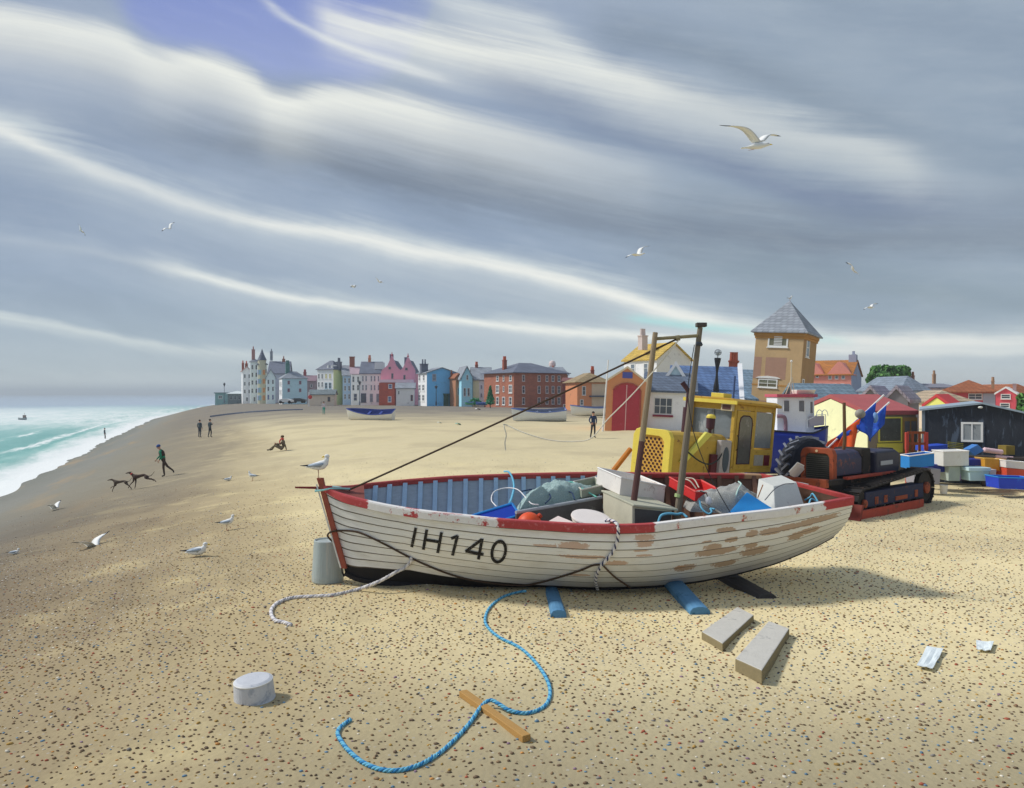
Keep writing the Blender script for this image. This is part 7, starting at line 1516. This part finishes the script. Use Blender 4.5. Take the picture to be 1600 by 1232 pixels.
g = G(395, 752); gull_standing('gull', 'small gull standing on the sand and facing the sea beyond the stem', g, R(175), .52)
g = G(356, 752); gull_standing('gull', 'small gull resting low on the sand beside the standing one', g, R(10), .46, sit=True)
tp = rw_.matrix_world @ Vector((wT/2, sT/2, 0)); bpy.context.view_layer.update()
apx = max((rw_.matrix_world @ v.co for v in rw_.data.vertices), key=lambda q: q.z)
gull_standing('gull', 'white gull perched on the very top of the tower roof', apx+Vector((0, 0, -.02)), R(15), .62)
gull_flying('largest flying gull with black wing tips high in the sky', (1158, 232), (1207, 225.5), [(1184, 223), (1163, 201), (1124, 196)], [(1189, 221), (1201, 211), (1220, 213.5)], 17.5, .20, s=1.0, leg=True)
gull_flying('white gull flying above the fishing boat posts', (991, 400.5), (1008, 396), [(998, 399.5), (988, 397.5), (977, 403.5)], [(999, 398.5), (1003, 387.5), (1016, 384.5)], 42, .28)
gull_flying('diving gull with wings slanting down above the round tree', (1336, 427), (1329, 418), [(1333, 422), (1330.5, 414), (1321, 410.5)], [(1334, 423), (1339, 426), (1343.5, 432)], 52, .28)
gull_flying('white gull gliding just above the round tree', (1357, 483), (1367, 480), [(1361, 481), (1356, 480), (1349, 484.5)], [(1362, 480), (1364, 475.5), (1372.5, 475)], 58, .28)
gull_flying('tiny pale gull flying highest over the sea at the left edge', (126, 363), (123, 359), [(126, 361), (125, 354), (121.5, 350)], [(127, 361.5), (131, 363), (133, 369)], 62, .22)
gull_flying('tiny pale gull over the sea with one wing raised', (262, 357), (268, 358), [(265, 358), (259, 357), (252.5, 362)], [(266, 357), (267, 351), (273, 347.5)], 62, .22)
gull_flying('tiny pale gull low over the town, the higher of two', (594, 442), (590, 439), [(592, 441), (589, 436), (586, 433)], [(593, 441), (596, 440), (599.5, 443)], 70, .22)
gull_flying('tiny pale gull low over the town, the lower of two', (554, 450), (549, 448), [(552, 449), (550, 446), (548, 449.5)], [(553, 449), (555, 446), (559, 447.5)], 76, .22)
gull_flying('gull flying low over the beach with both wings raised', (141, 859), (160, 856), [(147, 856), (136, 848.5), (112, 848)], [(149, 855), (153, 842), (172, 829.5)], 17.5, .25, s=.85)
gull_flying('small white gull flying over the wet shingle below the walker', (82, 796), (90, 794), [(86, 795), (81, 790), (73.5, 790.5)], [(88, 794), (90, 787), (95.5, 781.5)], 31, .26)
gull_flying('small white gull skimming the shingle at the left edge', (38, 837), (46, 836), [(41, 837), (39, 834), (36, 829.5)], [(42, 837), (45, 835), (49, 833.5)], 27, .18, s=.7)
g = G(22, 867); gull_standing('gull', 'tiny white gull sitting on the wet shingle at the left edge', g, R(15), .34, sit=True)

# ============================================================ people and dogs
def skinned(name, joints, bones, mats, bone_mat, levels=2):
    """joints: name -> (position, radius); bones: pairs; each face takes the material of its nearest bone"""
    names = list(joints); me = bpy.data.meshes.new(name)
    me.from_pydata([joints[n][0] for n in names], [(names.index(a), names.index(b_)) for a, b_ in bones], [])
    o = bpy.data.objects.new(name, me); COL.objects.link(o); sk = o.modifiers.new('skin', 'SKIN'); sk.use_smooth_shade = True
    lay = me.skin_vertices[0].data if me.skin_vertices else None
    if lay is None:
        bm = bmesh.new(); bm.from_mesh(me); bm.verts.layers.skin.verify(); bm.to_mesh(me); bm.free(); lay = me.skin_vertices[0].data
    for i, n in enumerate(names):
        r_ = joints[n][1]; lay[i].radius = r_ if hasattr(r_, '__len__') else (r_, r_); lay[i].use_root = (i == 0)
    sb = o.modifiers.new('sub', 'SUBSURF'); sb.levels = levels; sb.render_levels = levels
    dg = bpy.context.evaluated_depsgraph_get(); nm = bpy.data.meshes.new_from_object(o.evaluated_get(dg)); nm.name = name
    o.modifiers.clear(); o.data = nm; bpy.data.meshes.remove(me)
    nm.materials.clear()
    for m in mats: nm.materials.append(m)
    segs = [(Vector(joints[a][0]), Vector(joints[b_][0]), bone_mat.get((a, b_), 0)) for a, b_ in bones]
    for f in nm.polygons:
        c = f.center; best = min(segs, key=lambda q: (c-(q[0]+(q[1]-q[0])*min(1, max(0, (c-q[0]).dot(q[1]-q[0])/max((q[1]-q[0]).length_squared, 1e-9))))).length)
        f.material_index = best[2]; f.use_smooth = True
    return o
SKIN = mat('skin_tone', (196, 148, 122), .7, .08, 12)
def person(label, loc, yaw, jk, tr, hat=None, hair=(70, 52, 40), scarf=None, J=None, h=1.72, tilt=0.0, shoe=(40, 36, 34), top=None):
    """standing figure facing local -y; J overrides joints; jk / tr jacket and trousers"""
    D = {'pelvis': ((0, 0, .96), (.15, .11)), 'belly': ((0, 0, 1.12), (.14, .10)), 'chest': ((0, 0, 1.32), (.165, .11)), 'neckbase': ((0, .0, 1.47), (.075, .07)), 'neck': ((0, -.01, 1.54), .052), 'head': ((0, -.02, 1.63), (.078, .092)), 'crown': ((0, -.015, 1.71), (.066, .08)),
         'hipL': ((-.09, 0, .90), .09), 'kneeL': ((-.10, -.02, .50), .062), 'ankleL': ((-.10, .02, .09), .042), 'toeL': ((-.11, -.13, .04), .036), 'hipR': ((.09, 0, .90), .09), 'kneeR': ((.10, -.02, .50), .062), 'ankleR': ((.10, .02, .09), .042), 'toeR': ((.11, -.13, .04), .036),
         'shL': ((-.19, 0, 1.42), .062), 'elL': ((-.25, .03, 1.15), .048), 'wrL': ((-.24, -.06, .92), .034), 'haL': ((-.24, -.08, .84), .036), 'shR': ((.19, 0, 1.42), .062), 'elR': ((.25, .03, 1.15), .048), 'wrR': ((.24, -.06, .92), .034), 'haR': ((.24, -.08, .84), .036)}
    for k_, v_ in (J or {}).items(): D[k_] = (v_, D[k_][1])
    bones = [('pelvis', 'belly'), ('belly', 'chest'), ('chest', 'neckbase'), ('neckbase', 'neck'), ('neck', 'head'), ('head', 'crown')]
    for s in 'LR': bones += [('pelvis', 'hip'+s), ('hip'+s, 'knee'+s), ('knee'+s, 'ankle'+s), ('ankle'+s, 'toe'+s), ('chest', 'sh'+s), ('sh'+s, 'el'+s), ('el'+s, 'wr'+s), ('wr'+s, 'ha'+s)]
    bmats = {}
    for b_ in bones:
        a, c = b_
        if c in ('neck', 'head', 'crown'): bmats[b_] = 2
        elif c[:2] == 'ha': bmats[b_] = 2
        elif c[:3] in ('hip', 'kne', 'ank'): bmats[b_] = 1
        elif c[:3] == 'toe': bmats[b_] = 3
        else: bmats[b_] = 0
    mats = [mat('cloth_%s_%s_%s' % jk, jk, .9, .2, 9), mat('cloth_%s_%s_%s' % tr, tr, .9, .2, 9), SKIN, mat('shoe_%s_%s_%s' % shoe, shoe, .7)]
    o = skinned('person', D, bones, mats, bmats, 2)
    # five bent fingers on each hand, nose and ears, added to the same mesh
    mb = MB(); mb.cur = 0
    for s, sg in (('L', -1), ('R', 1)):
        w_, hn = Vector(D['wr'+s][0]), Vector(D['ha'+s][0]); dv = (hn-w_).normalized(); lat = dv.cross(Vector((sg, 0, 0))).normalized(); pal = dv.cross(lat).normalized()
        for i, ln in enumerate((.062, .072, .068, .054)):
            b0 = hn+dv*.022+lat*((i-1.5)*.017); mb.tube([b0, b0+dv*ln*.5+pal*.006, b0+dv*ln+pal*.022], [.0088, .008, .0065], 6)
        b0 = hn-dv*.01+lat*.034; mb.tube([b0, b0+dv*.03+lat*.018, b0+dv*.055+lat*.016], [.010, .009, .007], 6)
    hd_ = Vector(D['head'][0]); up = (Vector(D['crown'][0])-Vector(D['neck'][0])).normalized(); fw = Vector((0, -1, 0)); fw = (fw-up*fw.dot(up)).normalized(); rt = fw.cross(up)
    mb.loft([[hd_+fw*a+up*z+rt*(w_*math.cos(q*PI/4))+up*(w_*math.sin(q*PI/4)) for q in range(8)] for a, z, w_ in ((.085, .03, .008), (.102, -.005, .016), (.088, -.018, .014))])
    for sg in (-1, 1): mb.ball(hd_+rt*sg*.08+up*.0, (.012, .022, .032), 8, 6)
    eb = MB(); 
    nf = len(mb.f); me = o.data; bm = bmesh.new(); bm.from_mesh(me); vs_ = [bm.verts.new(p) for p in mb.v]
    for f in mb.f:
        q = bm.faces.new([vs_[i] for i in f]); q.material_index = 2; q.smooth = True
    bm.to_mesh(me); bm.free()
    for sg in (-1, 1): eb.ball(hd_+fw*.083+rt*sg*.032+up*.025, (.011, .007, .008), 8, 6)
    eb.tube([hd_+fw*.084+rt*(x)-up*.045 for x in (-.024, 0, .024)], .006, 5); eb.build('face_features', mat('dark_features', (70, 44, 40), .6), o)
    cr = hd_+up*.045-fw*.012
    hb = MB(); rot = Matrix((rt, -fw, up)).transposed()
    if hat: hb.ball(cr+up*.015, (.098, .112, .09), 16, 10, rot=rot); hb.lathe([(.104, 0), (.108, .02), (.100, .04)], 16, M=Matrix.Translation(cr) @ rot.to_4x4()); hb.build('woolly_hat', mat('hat_%s_%s_%s' % hat, hat, .95, .2, 14), o, smooth=True)
    else: hb.ball(cr+up*.012-fw*.012, (.092, .105, .085), 16, 10, rot=rot); hb.build('hair', mat('hair_%s_%s_%s' % hair, hair, .85, .25, 14), o, smooth=True)
    if scarf:
        nb = Vector(D['neck'][0]); sbm = MB(); sbm.lathe([(.075, -.04), (.1, -.02), (.1, .03), (.075, .05)], 16, M=Matrix.Translation(nb)); sbm.tube([nb+Vector((.05, -.09, 0)), nb+Vector((.07, -.15, -.12)), nb+Vector((.06, -.15, -.26))], [.04, .045, .03], 8); sbm.build('scarf', mat('scarf_%s_%s_%s' % scarf, scarf, .9), o, smooth=True)
    if top:
        cb_ = MB(); ch = Vector(D['chest'][0]); pl_ = Vector(D['belly'][0]); ax = (ch-pl_).normalized(); cb_.lathe([(.176, -.0), (.19, .1), (.186, .22), (.14, .31)], 16, M=Matrix.Translation(pl_) @ Vector((0, 0, 1)).rotation_difference(ax).to_matrix().to_4x4() @ Matrix.Diagonal((1.05, .72, 1, 1))); cb_.build('waistcoat', mat('vest_%s_%s_%s' % top, top, .9, .2, 9), o, smooth=True)
    sc = h/1.79; o.matrix_world = Matrix.Translation(loc) @ Matrix.Rotation(yaw, 4, 'Z') @ Matrix.Scale(sc, 4); return tag(o, label, 'person')
person('person in a navy jacket and dark trousers standing by the boathouse', G(927, 685), R(25), (44, 60, 92), (58, 58, 62), None, (52, 46, 44), None,
       {'elL': (-.28, .06, 1.17), 'wrL': (-.21, -.04, .98), 'haL': (-.17, -.09, .94), 'elR': (.28, .06, 1.17), 'wrR': (.21, -.04, .98), 'haR': (.17, -.09, .94), 'kneeL': (-.15, -.03, .5), 'ankleL': (-.2, .02, .09), 'toeL': (-.24, -.12, .04), 'kneeR': (.11, .0, .5), 'ankleR': (.13, .05, .09), 'toeR': (.15, -.09, .04)}, 1.66)
g = G(255, 746); person('person in a green jacket and blue hat striding after two dogs', g, R(-90), (40, 128, 98), (74, 60, 52), (58, 84, 140), (70, 52, 40), None,
       {'pelvis': ((0, .0, .95)), 'belly': (0, -.03, 1.10), 'chest': (0, -.09, 1.29), 'neckbase': (0, -.15, 1.43), 'neck': (0, -.19, 1.49), 'head': (0, -.24, 1.575), 'crown': (0, -.26, 1.65), 'shL': (-.18, -.13, 1.38), 'elL': (-.22, -.24, 1.13), 'wrL': (-.2, -.42, .94), 'haL': (-.2, -.46, .88), 'shR': (.18, -.10, 1.38), 'elR': (.24, .0, 1.13), 'wrR': (.22, -.10, .93), 'haR': (.22, -.14, .86),
        'hipL': (-.09, .0, .9), 'kneeL': (-.09, -.03, .5), 'ankleL': (-.09, .03, .09), 'toeL': (-.09, -.12, .04), 'hipR': (.09, .03, .9), 'kneeR': (.09, .26, .58), 'ankleR': (.09, .56, .36), 'toeR': (.09, .60, .24)}, 1.70, top=(60, 44, 40))
for lab, px, py, yw, jk, tr, J in (('person in dark clothes standing still far down the beach', 312, 684, 160, (70, 84, 92), (64, 70, 78), {}),
     ('person in dark clothes with legs crossed mid stride far down the beach', 328, 684, 140, (66, 78, 84), (58, 62, 68), {'kneeL': (-.04, -.12, .5), 'ankleL': (.02, -.1, .09), 'toeL': (.02, -.25, .04), 'kneeR': (.04, .06, .5), 'ankleR': (-.02, .2, .1), 'toeR': (-.02, .08, .04), 'elL': (-.32, .02, 1.2), 'wrL': (-.26, -.14, 1.3), 'haL': (-.22, -.2, 1.34)}),
     ('thin person standing alone at the edge of the surf', 163.5, 687, 100, (92, 104, 110), (96, 92, 90), {'kneeL': (-.08, -.14, .5), 'ankleL': (-.08, -.16, .09), 'toeL': (-.08, -.3, .04)}),
     ('person in turquoise trousers and a pale top near the far houses', 506, 648, 10, (206, 196, 202), (40, 160, 140), {})):
    g = G(px, py); person(lab, g, R(yw), jk, tr, None, (60, 52, 46), None, J, 1.7 if px != 506 else min(1.7, 25*g.y/F))
g = G(440, 705); person('person with a red scarf sitting on the sand with raised knees', g, R(-80), (96, 84, 66), (110, 98, 80), None, (92, 70, 48), (208, 60, 58),
       {'pelvis': (0, .1, .13), 'belly': (0, .12, .28), 'chest': (0, .10, .50), 'neckbase': (0, .06, .66), 'neck': (0, .05, .73), 'head': (0, .03, .82), 'crown': (0, .035, .9), 'hipL': (-.09, .02, .13), 'kneeL': (-.12, -.36, .46), 'ankleL': (-.12, -.56, .09), 'toeL': (-.12, -.72, .05), 'hipR': (.09, .02, .13), 'kneeR': (.13, -.40, .34), 'ankleR': (.14, -.72, .08), 'toeR': (.15, -.86, .08),
        'shL': (-.18, .07, .60), 'elL': (-.24, -.1, .40), 'wrL': (-.14, -.30, .44), 'haL': (-.1, -.36, .46), 'shR': (.18, .1, .6), 'elR': (.26, .24, .36), 'wrR': (.24, .3, .12), 'haR': (.24, .3, .05)}, 1.72)
def dog(label, loc, yaw, s, coat, collar, J):
    """lean hound facing local -x, mid gallop"""
    D = {'chest': ((-.22, 0, .56), (.085, .13)), 'belly': ((.04, 0, .60), (.06, .075)), 'loin': ((.24, 0, .64), (.055, .07)), 'rump': ((.38, 0, .60), (.06, .075)), 'neck': ((-.40, 0, .70), .055), 'poll': ((-.52, 0, .78), .05), 'brow': ((-.60, 0, .78), .04), 'muzzle': ((-.74, 0, .74), .019), 'tail1': ((.50, 0, .62), .02), 'tail2': ((.62, 0, .66), .014), 'tail3': ((.74, 0, .76), .009)}
    for sd, y in (('L', -.07), ('R', .07)):
        D.update({'sh'+sd: ((-.26, y, .50), .06), 'el'+sd: ((-.28, y, .36), .036), 'wr'+sd: ((-.34, y, .18), .02), 'pa'+sd: ((-.40, y, .02), .02), 'th'+sd: ((.37, y, .54), .07), 'st'+sd: ((.30, y, .38), .042), 'ho'+sd: ((.46, y, .26), .02), 'fo'+sd: ((.42, y, .04), .02)})
    for k_, v_ in J.items(): D[k_] = (v_, D[k_][1])
    bones = [('chest', 'belly'), ('belly', 'loin'), ('loin', 'rump'), ('chest', 'neck'), ('neck', 'poll'), ('poll', 'brow'), ('brow', 'muzzle'), ('rump', 'tail1'), ('tail1', 'tail2'), ('tail2', 'tail3')]
    for sd in 'LR': bones += [('chest', 'sh'+sd), ('sh'+sd, 'el'+sd), ('el'+sd, 'wr'+sd), ('wr'+sd, 'pa'+sd), ('rump', 'th'+sd), ('th'+sd, 'st'+sd), ('st'+sd, 'ho'+sd), ('ho'+sd, 'fo'+sd)]
    o = skinned('dog', D, bones, [coat], {}, 2); bm = bmesh.new(); bm.from_mesh(o.data); mb = MB()
    pl = Vector(D['poll'][0])
    for sg in (-1, 1): mb.loft([[pl+Vector((.0, sg*.035, .035))+Vector((a*.02, 0, b_*.012)) for a, b_ in ((-1, 0), (0, 1), (1, 0), (0, -1))], [pl+Vector((.06, sg*.055, .045))+Vector((a*.016, 0, b_*.01)) for a, b_ in ((-1, 0), (0, 1), (1, 0), (0, -1))], [pl+Vector((.10, sg*.06, .01))+Vector((a*.004, 0, b_*.004)) for a, b_ in ((-1, 0), (0, 1), (1, 0), (0, -1))]])
    vs_ = [bm.verts.new(p) for p in mb.v]
    for f in mb.f: bm.faces.new([vs_[i] for i in f]).smooth = True
    bm.to_mesh(o.data); bm.free()
    if collar:
        n = Vector(D['neck'][0]); d_ = (Vector(D['poll'][0])-n).normalized(); cb_ = MB(); cb_.lathe([(.062, -.022), (.07, 0), (.062, .022)], 16, M=Matrix.Translation(n+d_*.03) @ Vector((0, 0, 1)).rotation_difference(d_).to_matrix().to_4x4()); cb_.build('collar', collar, o)
    o.matrix_world = Matrix.Translation(loc) @ Matrix.Rotation(yaw, 4, 'Z') @ Matrix.Scale(s, 4); return tag(o, label, 'dog')
COAT = mat('dark_brown_coat', (72, 54, 46), .8, .2, 10)
dog('larger dark hound with a red collar bounding down the beach', G(218, 764), R(-8), .88, COAT, mat('red_collar', (206, 70, 66), .6),
    {'wrL': (-.44, -.07, .22), 'paL': (-.56, -.07, .02), 'elR': (-.24, .07, .34), 'wrR': (-.26, .07, .16), 'paR': (-.30, .07, .0), 'stL': (.46, -.07, .50), 'hoL': (.68, -.07, .52), 'foL': (.80, -.07, .40), 'stR': (.48, .07, .48), 'hoR': (.72, .07, .46), 'foR': (.84, .07, .34), 'belly': (.06, 0, .64), 'loin': (.24, 0, .68), 'tail3': (.80, 0, .86)})
dog('smaller dark hound running ahead towards the sea', G(187, 769), R(-4), .74, mat('brindle_coat', (84, 70, 58), .8, .25, 14), None,
    {'wrL': (-.38, -.07, .16), 'paL': (-.42, -.07, .0), 'wrR': (-.5, .07, .3), 'paR': (-.62, .07, .2), 'stL': (.48, -.07, .46), 'hoL': (.64, -.07, .36), 'foL': (.76, -.07, .24), 'stR': (.44, .07, .44), 'hoR': (.6, .07, .30), 'foR': (.7, .07, .14), 'poll': (-.54, 0, .72), 'brow': (-.62, 0, .71), 'muzzle': (-.76, 0, .67), 'tail3': (.76, 0, .86)})
# ============================================================ sea air
mb = MB(); mb.span((-3200, -160, -10), (3200, 6200, 26)); hz_o = mb.build('haze', mat('sea_air', (255, 255, 255))); m = hz_o.data.materials[0]; t = m.node_tree
for n in list(t.nodes):
    if n.type != 'OUTPUT_MATERIAL': t.nodes.remove(n)
pv = t.nodes.new('ShaderNodeVolumePrincipled'); pv.inputs['Color'].default_value = RGB(240, 249, 255); pv.inputs['Density'].default_value = .0005; pv.inputs['Anisotropy'].default_value = .0
t.links.new(pv.outputs[0], [n for n in t.nodes if n.type == 'OUTPUT_MATERIAL'][0].inputs['Volume'])
tag(hz_o, 'pale sea air that softens the far houses and the horizon', 'haze'); hz_o['kind'] = 'stuff'
# repeats of one kind share a group
GROUPS = {'gull': 'gulls over the beach', 'fish_box': 'boxes and bins of fishing gear', 'fish_bin': 'boxes and bins of fishing gear', 'fish_tray': 'boxes and bins of fishing gear', 'sleeper': 'sleepers under the white boat', 'wood_block': 'grey wooden blocks by the boat',
          'rowing_boat': 'rowing boats drawn up on the beach', 'dinghy': 'little dinghies before the houses', 'seafront_house': 'tall seafront houses', 'terrace_house': 'terrace houses', 'dan_buoy': 'dan buoys on the tractor', 'net_float': 'small white floats', 'fishing_net': 'nets in the boat',
          'plastic_sheet': 'pale sheets on the sand', 'rope_bundle': 'pink rope bundles on the bench', 'street_lamp': 'street lamps on the front', 'gabled_shed': 'dark gabled sheds', 'scrap': 'scraps on the far sand', 'person': 'people on the beach', 'dog': 'hounds on the beach', 'cottage': 'cottages on the front'}
for o in scene.objects:
    k = o.name.split('.')[0]
    if o.parent is None and k in GROUPS and 'label' in o and 'group' not in o: o['group'] = GROUPS[k]
